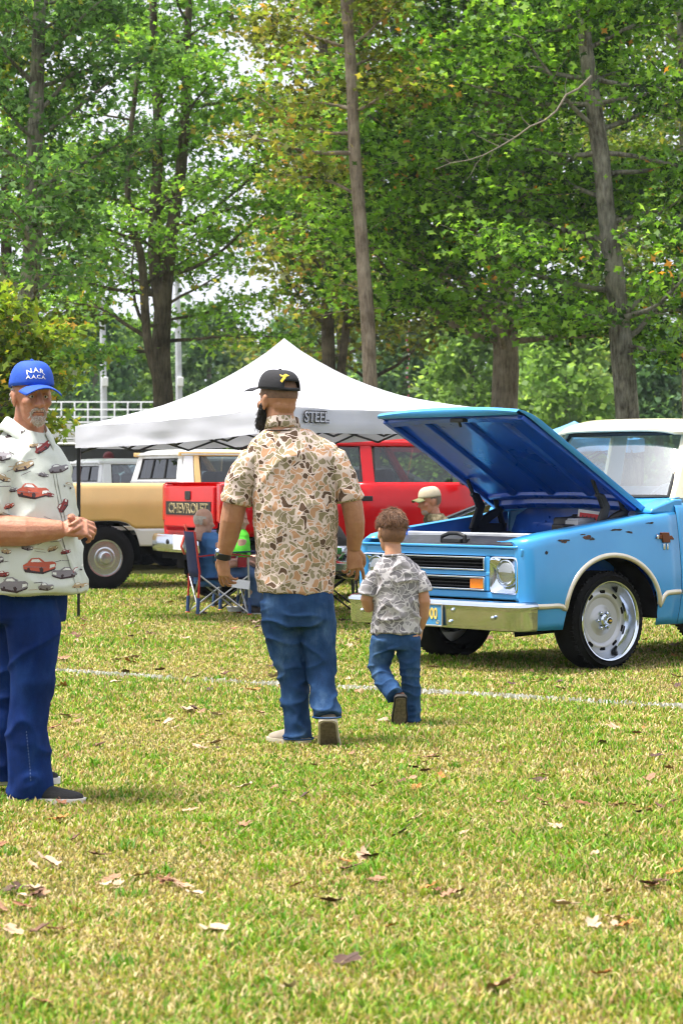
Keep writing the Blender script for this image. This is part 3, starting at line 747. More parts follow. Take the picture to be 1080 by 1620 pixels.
    for i in range(33):
        u = i / 32 * 2 - 1; y = u * .975; x = .955 - .02 * u * u
        if abs(u) > .86: t = (abs(u) - .86) / .14; x -= .16 * t ** 2.2; y = math.copysign(.8385 + .130 * math.sin(t * 1.35) / math.sin(1.35), u)
        pr = [(-.03, .305), (.0, .312), (.008, .34), (.012, .44), (.018, .465), (.03, .478), (.028, .495), (.012, .51), (-.03, .518), (-.06, .516)]
        d = Vector((1, .0, 0))
        if abs(u) > .86: t = (abs(u) - .86) / .14; a = 1.2 * t; d = Vector((math.cos(a), math.copysign(math.sin(a), u), 0))
        rs.append([Vector((x, y, z)) + d * o for o, z in pr])
    mb.grid(rs); bu = mb.build('front_bumper', CHROME, T, angle=30); solidify(bu, .005)
    for y, z in ((.72, .40), (.30, .44), (.27, .355), (-.72, .40), (-.30, .44)):
        mb = MB(); mb.ball((.968, y, z), (.014, .017, .017), 10, 6); mb.build('bolt', CHROME, bu)
    pl = MB(); pl.box((.975, 0.03, .40), (.006, .33, .165)); po = pl.build('licence_plate', mat('plate_blue', (.05, .25, .5), .35), T, bevel=.004)
    pf = MB(); 
    for c, d in (((.98, .03, .477), (.01, .345, .012)), ((.98, .03, .322), (.01, .345, .012)), ((.98, .197, .40), (.01, .012, .165)), ((.98, -.137, .40), (.01, .012, .165))): pf.box(c, d)
    pf.build('frame', mat('plate_frame', (.4, .38, .33), .4, .6), po, bevel=.003)
    gold = mat('plate_gold', (.78, .56, .12), .4)
    t = text_mesh('plate_number', '900', .115, gold, po, .002, .002, width=.72); t.matrix_local = basis((0, 1, 0), (0, 0, 1), (1, 0, 0), (.981, .085, .405))
    t = text_mesh('plate_caption', '67', .035, gold, po, .001); t.matrix_local = basis((0, 1, 0), (0, 0, 1), (1, 0, 0), (.981, .15, .346))
    # ---- hood closing panel and engine bay
    mb = MB(); mb.grid([[Vector((x, y, z + .01 * (1 - (y / .8) ** 2))) for y in (-.80, -.5, -.2, .1, .4, .8)] for x, z in ((.84, .889), (.80, .905), (.66, .905), (.62, .93), (.56, .955), (.50, .958))])
    solidify(mb.build('radiator_cover', mat('radiator_cover_black', (.02, .022, .03), .4, 0, .25, 12.), T, angle=20))
    mb = MB(); mb.box((.845, 0, .899), (.04, 1.72, .018)); mb.build('panel_lip', BLUE, T, bevel=.006)
    mb = MB(); mb.box((.49, 0, .965), (.05, 1.46, .05)); mb.build('radiator_support', mat('pale_metal', (.7, .72, .75), .35, .5), T, bevel=.01)
    mb = MB(); mb.tube([(.70, .13, .91), (.70, .13, .965), (.69, .05, .985), (.69, -.05, .985), (.70, -.12, .96), (.70, -.12, .91)], .016, 8); mb.box((.67, 0, .93), (.10, .2, .03)); mb.build('hood_latch', BLACK, T, bevel=.004)
    for s in (1, -1):
        mb = MB()
        mb.grid([[Vector((x, s * y, min(z, ztop(x) + .03))) for y, z in ((.80, 1.3), (.765, 1.3), (.745, .90), (.70, .74), (.60, .66), (.55, .45))] for x in [-.56 + .16 * i for i in range(8)]])
        solidify(mb.build('inner_fender', BAY, T, angle=50))
    mb = MB()
    fw = [Vector((-.60, y, z)) for y, z in ((-.76, .4), (-.76, .98), (-.70, 1.10), (-.58, 1.155), (-.2, 1.175), (.2, 1.175), (.58, 1.155), (.70, 1.10), (.76, .98), (.76, .4))]
    mb.rings([fw, [p + Vector((-.03, 0, 0)) for p in fw]])
    mb.rings([[Vector((-.60 + .012, y * .8, .80 + (z - .8) * .7)) for y, z in ((-.76, .5), (-.76, 1.0), (-.6, 1.13), (.1, 1.13), (.2, .9), (.2, .5))], [Vector((-.595, y * .83, .80 + (z - .8) * .76)) for y, z in ((-.76, .5), (-.76, 1.0), (-.6, 1.13), (.1, 1.13), (.2, .9), (.2, .5))]])
    q = random.Random(8)
    for _ in range(9): mb.ball((-.588, q.uniform(-.6, .6), q.uniform(.85, 1.1)), (.008, .012, .012), 8, 4)
    mb.build('firewall', BAY, T, bevel=.01)
    mb = MB(); mb.box((0, 0, .45), (1.1, 1.1, .04)); mb.build('undertray', MATTE, T)
    # engine
    mb = MB(); mb.box((-.05, 0, .66), (.62, .34, .34)); mb.box((-.08, .17, .84), (.5, .13, .09), Matrix.Rotation(-.5, 3, 'X')); mb.box((-.08, -.17, .84), (.5, .13, .09), Matrix.Rotation(.5, 3, 'X')); eo = mb.build('engine', mat('engine_dark', (.03, .03, .035), .4, .4), T, bevel=.02)
    mb = MB(); mb.lathe([(.03, .88), (.15, .885), (.165, .90), (.165, .95), (.155, .965), (.03, .975), (.02, .99)], (-.26, .30, .13), 'Z', 32, True); mb.build('air_cleaner', BLACK, eo)
    mb = MB(); mb.tube([(-.57, .02, .95), (-.48, -.02, .98), (-.38, -.12, .965), (-.30, -.2, .94)], .02, 8); mb.tube([(-.57, -.3, .9), (-.4, -.28, .96), (.1, -.33, .95), (.4, -.3, .93)], .014, 8); mb.tube([(-.57, .3, .98), (-.45, .32, 1.0), (-.2, .3, .99), (.3, .36, .92), (.45, .35, .93)], .02, 8); mb.tube([(.45, .1, .93), (.25, .12, .97), (.1, .1, .93)], .03, 10); mb.build('hoses', BLACK, eo)
    mb = MB(); mb.box((-.12, .50, 1.02), (.20, .13, .12)); mb.box((-.12, .50, 1.085), (.18, .11, .018)); mb.build('brake_reservoir', mat('cast_grey', (.42, .43, .45), .5, .4), eo, bevel=.008)
    mb = MB(); mb.box((.06, .50, 1.0), (.13, .12, .10)); mb.build('battery_box', BLACK, eo, bevel=.008)
    # little red-on-white sign on the bulkhead
    sg = MB(); sg.T = Matrix.Translation((-.30, .40, 1.085)) @ Matrix.Rotation(R(-12), 4, 'Y') @ Matrix.Rotation(R(38), 4, 'Z'); sg.box((0, 0, 0), (.012, .17, .13)); so = sg.build('engine_sign', mat('white_card', (.82, .82, .80), .5), eo, bevel=.002)
    sg2 = MB(); sg2.T = sg.T.copy(); sg2.box((.009, 0, -.005), (.004, .14, .09)); sg2.build('red_print', mat('red_print', (.72, .03, .04), .5), so)
    for k in range(4):
        sg3 = MB(); sg3.T = sg.T.copy(); sg3.box((.0125, -.045 + .03 * k, -.005), (.002, .008, .05)); sg3.build('stroke', mat('dark_print', (.09, .01, .012), .5), so)
    # hinges
    for s in (1, -1):
        mb = MB(); y = s * .68
        mb.tube([(-.10, y, .99), (-.16, y, 1.08), (-.20, y, 1.18), (-.16, y, 1.25), (-.10, y, 1.27)], [(.03, .02), (.05, .02), (.045, .02), (.03, .02), (.02, .02)], 8)
        mb.tube([(-.16, y, 1.01), (-.30, y, 1.10), (-.40, y, 1.14), (-.46, y, 1.2)], [(.05, .02), (.04, .02), (.035, .02), (.02, .02)], 8)
        mb.tube([(-.44, y, 1.0), (-.36, y, 1.22), (-.34, y, 1.28)], [(.028, .02)] * 3, 8); mb.tube([(-.20, y, 1.10), (-.06, y, 1.38)], .016, 8)
        mb.box((-.28, y, 1.0), (.36, .03, .08)); mb.build('hood_hinge', BLACK, T, bevel=.004)
    # ---- the raised hood
    al = math.atan2(.74, 1.25); U = Vector((math.cos(al), 0, math.sin(al))); N = Vector((-math.sin(al), 0, math.cos(al))); H0 = Vector((-.50, 0, 1.175)); LH = 1.44
    def hp(u, v, nn): return H0 + U * u + Vector((0, v, 0)) + N * nn
    def crown(u, v): return .035 * (1 - (abs(v) / .79) ** 2.2) - .035 * max(0, (u - 1.2) / .24) ** 2
    us = [0, .05, .2, .4, .6, .8, 1.0, 1.15, 1.25, 1.33, 1.39, LH]; vs = [-.79, -.785, -.76, -.6, -.4, -.2, 0, .2, .4, .6, .76, .785, .79]
    mb = MB(); rows = []
    for u in us:
        w = 1 - (.03 * max(0, (u - 1.3) / .14) ** 2)
        row = [hp(u, -.79 * w, -.045)] + [hp(u, v * w, crown(u, v)) for v in vs] + [hp(u, .79 * w, -.045)]
        rows.append(row)
    rows.append([hp(LH + .012, v * .97, -.03 + crown(LH, v)) for v in [-.79] + vs + [.79]]); rows.append([hp(LH - .01, v * .97, -.075) for v in [-.79] + vs + [.79]])
    mb.grid(rows); ho = mb.build('hood', BLUE, T, angle=40); solidify(ho)
    mb = MB(); rows = []
    for u in us: rows.append([hp(max(.03, min(u, LH - .03)), v * .965, crown(u, v) - .034) for v in vs])
    mb.grid(rows); il = mb.build('inner_panel', UNDERHOOD, ho, angle=40); solidify(il)
    mb = MB()
    for v in (-.42, .0, .42):                         # pressed stiffening ribs
        mb.rings([[hp(u, v + a, crown(u, v) - .036 - b) for a, b in ((-.045, 0), (-.025, .028), (.025, .028), (.045, 0))] for u in (.22, .5, .9, 1.3)])
    for v in (-.74, .74):
        mb.rings([[hp(u, v + a, crown(u, v) - .034 - b) for a, b in ((-.03, 0), (-.025, .035), (.025, .035), (.03, 0))] for u in (.05, .5, .9, 1.38)])
    for u in (.08, 1.34):
        mb.rings([[hp(u + a, v, crown(u, v) - .034 - b) for a, b in ((-.05, 0), (-.03, .04), (.03, .04), (.05, 0))] for v in (-.72, -.3, .3, .72)])
    mb.rings([[hp(.20 + a, v, crown(.2, v) - .034 - b) for a, b in ((-.03, 0), (-.015, .03), (.015, .03), (.03, 0))] for v in (-.7, -.3, .3, .7)])
    mb.build('stiffener', UNDERHOOD, ho, bevel=.006)
    mb = MB(); c = hp(1.37, .08, -.07); mb.box(c, (.05, .14, .03)); mb.tube([c, c + Vector((-.02, 0, -.05))], .012, 6); mb.build('hood_striker', BLACK, ho, bevel=.004)
    # ---- cowl, windshield, roof
    mb = MB(); mb.grid([[Vector((x + .10 * (1 - (y / .82) ** 2) - .06, y, z)) for y in [-.82 + .164 * i for i in range(11)]] for x, z in ((-.50, 1.165), (-.56, 1.175), (-.60, 1.20), (-.70, 1.235), (-.78, 1.25))])
    solidify(mb.build('cowl', BLUE, T, angle=40))
    for s in (1, -1):
        mb = MB(); mb.rings([[Vector((x, s * y, z)) for x, z in ((-.46, 1.13), (-.48, 1.165), (-.56, 1.19), (-.72, 1.235), (-.80, 1.235), (-.80, 1.13))] for y in (.70, .86, .885)]); mb.build('cowl_side', BLUE, T, bevel=.015, seg=3)
    def ws(u, v):          # windshield surface; u across -1..1, v up 0..1
        yb, yt = .74, .625
        y = u * lerp(yb, yt, v)
        return Vector((lerp(-.80, -1.12, v) + .13 * (1 - abs(u) ** 2.4), y, lerp(1.25, 1.735, v)))
    us = [-1 + .1 * i for i in range(21)]
    def rr(u, v):          # round the glass corners
        return ws(u * (1 - .05 * max(0, abs(v * 2 - 1) - .6) ** 2), v)
    mb = MB(); mb.grid([[rr(u, v) for u in us] for v in (0, .2, .4, .6, .8, 1)])
    wo = mb.build('windshield', glass('windshield_glass', (.62, .70, .72), .28), T, angle=80)
    mb = MB()
    per = [ws(u, 0) for u in us] + [ws(1, v) for v in (.15, .3, .5, .7, .85)] + [ws(-u, 1) for u in us] + [ws(-1, v) for v in (.85, .7, .5, .3, .15)]
    mb.tube(per + [per[0]], .017, 8, False); mb.build('gasket', GASKET, wo)
    for s in (1, -1):
        mb = MB(); mb.rings([[Vector((lerp(-.84, -1.13, v), s * lerp(.765, .65, v), lerp(1.235, 1.745, v))) + d for d in (Vector((.055, -s * .03, 0)), Vector((.03, s * .03, 0)), Vector((-.06, s * .055, 0)), Vector((-.06, -s * .01, 0)))] for v in (0, .25, .5, .75, 1)])
        mb.build('windshield_pillar', CREAM, T, bevel=.008)
        mb = MB(); mb.rings([[Vector((x, s * y, z)) for x, y, z in ((-1.84 + .06 * v, lerp(.87, .68, v), lerp(1.2, 1.76, v)), (-1.70 + .05 * v, lerp(.89, .70, v), lerp(1.2, 1.76, v)), (-1.70 + .05 * v, lerp(.84, .65, v), lerp(1.2, 1.76, v)), (-1.84 + .06 * v, lerp(.80, .62, v), lerp(1.2, 1.76, v)))] for v in (0, .5, 1)]); mb.build('rear_pillar', CREAM, T, bevel=.01)
        mb = MB(); mb.grid([[Vector((x, s * lerp(.845, .675, v), lerp(1.2, 1.75, v))) for x in (-.84 - .29 * v, -1.2, -1.72 + .05 * v)] for v in (0, .5, 1)]); mb.build('side_window', glass('side_glass', (.7, .78, .78), .1), T)
        mb = MB(); mb.tube([(-1.19 + .02, s * .865, 1.205), (-1.19, s * .77, 1.5), (-1.19, s * .70, 1.74)], .012, 6); mb.build('vent_post', CHROME, T)
        mb = MB(); mb.tube([(-.87, s * .855, 1.19), (-1.3, s * .875, 1.195), (-1.74, s * .875, 1.195)], .016, 6); mb.build('belt_strip', CHROME, T)
    mb = MB(); rows = []
    for i, x in enumerate([-.985, -1.0, -1.06, -1.15, -1.3, -1.5, -1.7, -1.82, -1.88, -1.90]):
        e = 1 - abs((x + 1.45) / .475) ** 5; zc = 1.745 + .115 * max(0, e) ** .6
        row = []
        for k in range(17):
            u = k / 8 - 1; yy = .70 * (1 - .10 * max(0, (x + 1.1) / .115) ** 2) * u
            row.append(Vector((x + .09 * (1 - u * u) * (1 if x > -1.3 else -.2), yy, 1.745 + (zc - 1.745) * (1 - abs(u) ** 4) ** .7)))
        rows.append(row)
    mb.grid(rows); ro = mb.build('roof', CREAM, T, angle=60); solidify(ro, .02)
    mb = MB(); edge = [r_[0] for r_ in rows][::-1] + rows[0] + [r_[-1] for r_ in rows]
    mb.tube([p + Vector((0, 0, -.008)) for p in edge], .016, 6); mb.build('drip_rail', CREAM, ro)
    mb = MB(); mb.box((-1.84, 0, 1.2), (.03, 1.66, .12)); mb.box((-1.86, 0, .75), (.03, 1.85, .8)); mb.build('cab_back', BLUE, T)
    mb = MB(); mb.grid([[Vector((-1.85 + .06 * v, u * lerp(.78, .62, v), lerp(1.25, 1.74, v))) for u in (-1, 0, 1)] for v in (0, 1)]); mb.build('rear_window', glass('side_glass', ()), T)
    seat = mat('seat_vinyl', (.55, .58, .62), .5)
    mb = MB(); mb.box((-1.62, 0, 1.02), (.16, 1.45, .62), Matrix.Rotation(.12, 3, 'Y')); mb.box((-1.35, 0, .74), (.5, 1.45, .16)); mb.build('bench_seat', seat, T, bevel=.05, seg=3)
    mb = MB(); mb.box((-.92, 0, 1.15), (.18, 1.5, .16)); mb.build('dashboard', mat('dash_blue', (.2, .35, .5), .4), T, bevel=.03)
    mb = MB(); mb.T = Matrix.Translation((-1.12, .38, 1.17)) @ Matrix.Rotation(R(62), 4, 'Y')
    mb.tube([(.20 * math.cos(a), .20 * math.sin(a), 0) for a in [2 * math.pi * i / 28 for i in range(29)]], .012, 6, False); mb.box((0, 0, 0), (.38, .04, .015)); mb.build('steering_wheel', mat('wheel_white', (.7, .7, .66), .35), T)
    # ---- bed
    mb = MB(); mb.box((-3.0, 0, .62), (2.25, 1.75, .05)); mb.box((-1.93, 0, .88), (.04, 1.75, .5)); mb.build('bed_floor', BLUE, T)
    mb = MB(); mb.box((-4.14, 0, .87), (.05, 1.6, .5)); mb.build('tailgate', BLUE, T, bevel=.01)
    mb = MB(); mb.box((-4.26, 0, .5), (.10, 1.9, .18)); mb.build('rear_bumper', CHROME, T, bevel=.02)
    mb = MB()
    for s in (1, -1): mb.box((-1.7, s * .42, .42), (4.9, .08, .14))
    mb.tube([(0, -.7, .3), (0, .7, .3)], .04, 8); mb.tube([(-2.92, -.7, .33), (-2.92, .7, .33)], .05, 8); mb.box((.45, 0, .30), (.1, 1.1, .06)); mb.tube([(.55, .5, .26), (.25, .72, .3), (0, .75, .33)], .02, 6); mb.build('chassis', MATTE, T)
    # ---- wheels
    for x in (0, -2.92):
        for s in (1, -1):
            w = empty('wheel', (x, 0, 0)); w.parent = T
            mb = MB(); wheel_mesh_tyre(mb, .36, .26, .288, .925, s, .357); mb.build('tyre', RUBBER, w, angle=45)
            mb = MB(); y = lambda d: s * (.925 - d)
            mb.lathe([(.284, y(.03)), (.292, y(.0)), (.288, y(-.008)), (.280, y(-.006)), (.272, y(.004)), (.268, y(.02)), (.262, y(.05)), (.245, y(.085)), (.236, y(.098))], (0, 0, .357), 'Y', 56); mb.build('rim_lip', CHROME, w)
            mb = MB(); mb.lathe([(.238, y(.096)), (.225, y(.092)), (.205, y(.080)), (.19, y(.078)), (.172, y(.084)), (.163, y(.098)), (.155, y(.102)), (.12, y(.098)), (.085, y(.088)), (.07, y(.078)), (.02, y(.078))], (0, 0, .357), 'Y', 56, True); mb.build('rim_disc', mat('silver_wheel_paint', (.46, .47, .49), .34, .5, .05), w, angle=50)
            for k in range(10):
                a = 2 * math.pi * k / 10 + .31; mb = MB(); c = Vector((.207 * math.cos(a), y(.082), .357 + .207 * math.sin(a)))
                rot = Matrix.Rotation(-a, 3, 'Y')
                mb.box(c, (.024, .012, .052), rot); mb.build('rim_slot', MATTE, w, bevel=.006)
            mb = MB(); mb.lathe([(.05, y(.082)), (.046, y(.05)), (.034, y(.04)), (.03, y(.012)), (.026, y(.006)), (.004, y(.004))], (0, 0, .357), 'Y', 24, True)
            for k in range(6):
                a = 2 * math.pi * k / 6; c = (.062 * math.cos(a), 0, .357 + .062 * math.sin(a)); mb.lathe([(.013, y(.085)), (.013, y(.055)), (.006, y(.048))], c, 'Y', 6, True)
            hb = mb.build('hub', CHROME, w, angle=40)
            mb = MB(); mb.lathe([(.021, y(.0055)), (.02, y(.002)), (.002, y(.001))], (0, 0, .357), 'Y', 20, True); mb.build('hub_cap', BLACK, w)
            mb = MB(); mb.box((0, y(.0), .357), (.028, .004, .008)); mb.box((0, y(-.0005), .357), (.012, .004, .014)); mb.build('hub_emblem', mat('emblem_gold', (.75, .5, .08), .3, .6), w)
            mb = MB(); mb.lathe([(.16, y(.13)), (.16, y(.15)), (.05, y(.15))], (0, 0, .357), 'Y', 28, True); mb.lathe([(.24, y(.1)), (.25, y(.24))], (0, 0, .357), 'Y', 28); mb.build('brake_disc', MATTE, w)
build_blue()
# ================================================================ the other pickups and parked cars
def plain_wheel(parent, x, y, r, w, s, hub='chrome'):
    wh = empty('wheel', (x, 0, 0)); wh.parent = parent
    rim = r * .56
    mb = MB(); wheel_mesh_tyre(mb, r, w, rim, abs(y), s, r - .004); mb.build('tyre', RUBBER, wh, angle=45)
    Y = lambda d: s * (abs(y) - d)
    mb = MB(); mb.lathe([(rim, Y(.02)), (rim + .006, Y(.0)), (rim - .012, Y(.002)), (rim - .02, Y(.03)), (rim - .035, Y(.06)), (rim * .75, Y(.055)), (rim * .62, Y(.02)), (rim * .55, Y(.015)), (rim * .46, Y(.035)), (rim * .40, Y(.03)), (rim * .36, Y(-.02)), (rim * .30, Y(-.032)), (.01, Y(-.036))], (0, 0, r - .004), 'Y', 36, True)
    mb.build('wheel_cover', mat('dull_chrome', (.6, .62, .64), .22, .75, .06), wh, angle=30)
    return wh
def make_pickup(name, label, loc, rz, paint, top, lower, spec, tailtext=None):
    """x runs forward from the tail, y to the left. spec: dimensions of this truck"""
    g = lambda k, d: spec.get(k, d)
    W = g('w', .98); bed = g('bed', 2.0); cab = g('cab', 1.45); nose = g('nose', 1.35); belt = g('belt', 1.32); roof = g('roof', 1.82); zb = g('sill', .52); rt = g('tyre', .39); rear_ax = g('rear_axle', 1.05); front_ax = bed + cab + g('front_off', .35); hood = g('hood', 1.2); split = g('split', None)
    T = empty(name, loc, rz, label, 'pickup truck', 'pickups parked in a row')
    Lt = bed + cab + nose
    def yf(x, z): return W - .04 * max(0, (z - 1.07) / .25) ** 1.3 - .05 * max(0, (1.07 - z) / .35) ** 1.1
    def panel(nm, x0, x1, zt, s, cx=None, m=paint):
        xs = arch_stations(x0, x1, cx, rt + .09) if cx else [x0 + (x1 - x0) * i / 6 for i in range(7)]
        ztf = (lambda x: zt) if not callable(zt) else zt
        ar = lambda x: zb if cx is None or abs(x - cx) >= rt + .09 else max(zb, .36 + (rt * 2 + .06 - .36) * (1 - abs((x - cx) / (rt + .09)) ** 4) ** .5)
        if split is None:
            mb = MB(); mb.grid(side_panel(xs, ar, ztf, s, True, yf, 12, .10)); o = mb.build(nm, m, T, angle=50)
        else:
            mb = MB(); mb.grid(side_panel(xs, lambda x: max(split, ar(x)), ztf, s, True, yf, 12, .10)); o = mb.build(nm, m, T, angle=50)
            mb = MB(); mb.grid(side_panel(xs, lambda x: ar(x), lambda x: max(split - .012, ar(x)), s, False, yf, 8)); lo = mb.build('lower_panel', lower, o, angle=50); solidify(lo)
            mb = MB(); mb.box(((x0 + x1) / 2, s * (yf(0, split) + .004), split - .006), (x1 - x0, .014, .018)); mb.build('side_strip', CHROME, o) if cx is None else None
        solidify(o)
        return o
    for s in (1, -1):
        panel('bed_side', 0.01, bed - .012, belt - .0, s, rear_ax)
        panel('cab_side', bed + .012, bed + .30, belt, s) if g('ext', False) else None
        d0 = bed + (.31 if g('ext', False) else .012)
        do = panel('door', d0, bed + cab - .08, belt, s)
        mb = MB(); hx = d0 + .14; mb.box((hx, s * (yf(hx, 1.2) + .004), belt - .15), (.15, .02, .06)); mb.build('handle', BLACK, do, bevel=.008)
        panel('front_fender', bed + cab - .07, Lt, lambda x: lerp(belt, hood - .05, smoothstep(bed + cab - .07, bed + cab + .3, x)), s, front_ax)
        for cx in (rear_ax, front_ax):
            mb = MB(); mb.grid([[Vector((cx + (rt + .085) * math.cos(a), s * y, .36 + (rt * 2 + .06 - .36) * math.sin(a))) for a in [math.pi * i / 16 for i in range(17)]] for y in (W - .03, W - .4)]); mb.box((cx, s * (W - .42), .6), (1.0, .02, .6)); mb.build('wheel_well', MATTE, T)
    # bed, tailgate, bumper
    mb = MB(); mb.box((bed / 2, 0, .78), (bed - .03, 1.8 * W, .05)); mb.box((bed - .03, 0, .98), (.04, 1.8 * W, .6)); mb.build('bed_floor', paint if split is None else lower, T)
    tg = MB(); tg.box((-.005, 0, belt - .245), (.06, 1.66 * W, .47)); to = tg.build('tailgate', paint, T, bevel=.018, seg=3)
    for s in (1, -1):
        mb = MB(); mb.box((.04, s * W * .915, belt - .20), (.10, W * .13, .44)); mb.build('tail_lamp', REDLENS, T, bevel=.02)
    mb = MB(); mb.box((-.042, 0, belt - .115), (.012, .17, .10)); mb.build('latch', BLACK, to, bevel=.01)
    mb = MB(); mb.box((-.038, 0, belt - .262), (.008, 1.52 * W, .155)); bd = mb.build('tailgate_band', BLACK, to)
    if tailtext:
        gold = mat('tailgate_gold', (.62, .5, .26), .4, .3); t = text_mesh('lettering', tailtext, .158, gold, to, .002, .003, width=1.46)
        t.matrix_local = basis((0, -1, 0), (0, 0, 1), (-1, 0, 0), (-.044, 0, belt - .268))
        t2 = text_mesh('lettering_fill', tailtext, .158, BLACK, to, .002, -.0045, width=1.46); t2.matrix_local = basis((0, -1, 0), (0, 0, 1), (-1, 0, 0), (-.047, 0, belt - .268))
    mb = MB(); rs = []
    for i in range(21):
        u = i / 10 - 1; y = u * (W + .03); x = -.16 + (.10 * max(0, (abs(u) - .85) / .15) ** 2)
        rs.append([Vector((x + o, y, z)) for o, z in ((.06, .56), (.01, .565), (.0, .60), (.0, .72), (.02, .765), (.08, .77), (.14, .77))])
    mb.grid(rs); bo = mb.build('rear_bumper', CHROME, T, angle=30); solidify(bo, .006)
    mb = MB(); mb.box((-.172, -.05, .68), (.012, .33, .17)); mb.build('licence_plate', mat('white_plate', (.85, .85, .85), .4), bo, bevel=.004)
    for y in (.34, -.34):
        mb = MB(); mb.lathe([(.028, -.155), (.03, -.168), (.02, -.175)], (0, y, .68), 'X', 14, True); mb.build('bumper_bolt', BLACK, bo)
    mb = MB()
    for s in (1, -1): mb.box((Lt / 2, s * .42, .5), (Lt - .3, .09, .14))
    mb.box((-.05, 0, .52), (.12, 1.3, .07)); mb.tube([(rear_ax, -.8, rt), (rear_ax, .8, rt)], .06, 8); mb.ball((rear_ax, 0, rt), .14); mb.box((Lt * .6, 0, .6), (Lt * .7, 1.5, .12)); mb.build('chassis', MATTE, T)
    for x in (rear_ax, front_ax):
        for s in (1, -1): plain_wheel(T, x, W - .03, rt, .24, s)
    # hood and grille
    mb = MB(); mb.grid([[Vector((x, y * (W - .08), z + .03 * (1 - y * y))) for y in (-1, -.6, 0, .6, 1)] for x, z in ((bed + cab - .1, belt - .02), (bed + cab + .25, hood - .01), (Lt - .15, hood - .04), (Lt, hood - .1), (Lt + .01, .95))]); solidify(mb.build('hood', paint, T, angle=50))
    mb = MB(); mb.box((Lt + .0, 0, .85), (.06, 1.7 * W, .3)); mb.build('grille', BLACK, T, bevel=.01); mb = MB(); mb.box((Lt + .08, 0, .6), (.1, 2 * W, .2)); mb.build('front_bumper', CHROME, T, bevel=.02)
    # greenhouse: pillars, glass, roof
    xb = bed + .02; xd = bed + (.46 if g('ext', False) else .16); xa = bed + cab - .12; xat = bed + cab - .55; xbt = bed + g('back_rake', .10)
    yb, yt = W - .09, W - .235
    def pillar(nm, b0, b1, t0, t1, m):
        for s in (1, -1):
            mb = MB(); mb.rings([[Vector((lerp(a, c, v), s * (lerp(yb, yt, v) + .012 + o), lerp(belt + .01, roof - .06, v))) for a, c, o in ((b0, t0, 0), (b1, t1, 0), (b1, t1, -.06), (b0, t0, -.06))] for v in (0, .5, 1)])
            mb.build(nm, m, T, bevel=.008)
    if g('ext', False):
        pillar('rear_pillar', xb, xb + .10, xbt, xbt + .09, paint); pillar('middle_pillar', xd - .03, xd + .13, xd, xd + .14, paint)
        side_w = [(xb + .10, xd - .03), (xd + .13, xa - .06)]
    else:
        pillar('rear_pillar', xb, xd + .02, xbt, xd + .06, top); side_w = [(xd + .02, xa - .06)]
        dm = g('door_frame', None)
        if dm: pillar('door_frame', xd + .03, xd + .12, xd + .07, xd + .14, dm); side_w = [(xd + .12, xa - .06)]
    pillar('windshield_pillar', xa - .06, xa + .04, xat, xat + .1, top if not g('door_frame', None) else paint)
    for s in (1, -1):
        mb = MB(); mb.box(((xbt + xat) / 2 + .02, s * (yt + .0), roof - .065), (xat - xbt + .2, .05, .055)); mb.build('roof_rail', g('door_frame', None) or top, T, bevel=.01)
        for k, (a, b) in enumerate(side_w):
            ta = a + .05 if k or not g('ext', False) else a + .02; tb = xat - .0 if b > xa - .1 else b + .03
            qd = [Vector((a, s * yb, belt + .012)), Vector((b, s * yb, belt + .012)), Vector((tb, s * yt, roof - .085)), Vector((ta, s * yt, roof - .085))]
            mb = MB(); mb.add(qd, [(0, 1, 2, 3)]); wi = mb.build('side_window', g('sglass', glass('tinted_glass', (.46, .51, .52), .07)), T, smooth=False)
            mb = MB(); mb.tube(qd + [qd[0]], .014, 6, False); mb.build('gasket', GASKET, wi)
    # back window, windshield
    hb = .80 * W
    def back(u, v, dx=0.): return Vector((lerp(bed + .015, bed + .09, v) + dx, u * lerp(hb, hb - .10, v), lerp(belt + .02, roof - .07, v)))
    mb = MB()
    for (u0, u1, v0, v1) in ((-1.06, 1.06, -.1, .16), (-1.06, 1.06, .88, 1.08), (-1.06, -.86, .16, .88), (.86, 1.06, .16, .88)):
        mb.rings([[back(u0, v0), back(u1, v0), back(u1, v1), back(u0, v1)], [back(u0, v0, .05), back(u1, v0, .05), back(u1, v1, .05), back(u0, v1, .05)]])
    mb.build('cab_back', top, T)
    qd = [back(-.86, .16, .02), back(.86, .16, .02), back(.86, .88, .02), back(-.86, .88, .02)]
    mb = MB(); mb.add(qd, [(0, 1, 2, 3)]); rw = mb.build('rear_window', glass('dark_glass', (.05, .055, .06), .06), T, smooth=False)
    mb = MB(); mb.tube(qd + [qd[0]], .020, 6, False)
    for u in (-.30, .30): mb.tube([back(u, .16, .015), back(u, .88, .015)], .013, 6)
    mb.build('gasket', GASKET, rw)
    mb = MB(); mb.box((bed - .004, 0, belt + .035), (.03, 1.62 * W, .055)); mb.build('cab_back_strip', BRUSHED, T, bevel=.006)
    qd = [Vector((xa + .0, -yb, belt)), Vector((xa, yb, belt)), Vector((xat + .06, yt, roof - .08)), Vector((xat + .06, -yt, roof - .08))]
    mb = MB(); mb.add(qd, [(0, 1, 2, 3)]); mb.build('windshield', glass('tinted_glass', ()), T, smooth=False)
    mb = MB(); rows = []
    x0, x1 = xbt - .05, xat + .17
    for i in range(11):
        a = i / 10; x = lerp(x0, x1, a); e = (1 - abs(2 * a - 1) ** 6) ** .5
        rows.append([Vector((x, (yt + .03) * u, roof - .065 + .07 * e * (1 - abs(u) ** 5) ** .6)) for u in [k / 6 - 1 for k in range(13)]])
    mb.grid(rows); solidify(mb.build('roof', top, T, angle=60), .02)
    sm = mat('dark_seat', (.05, .045, .045), .8)
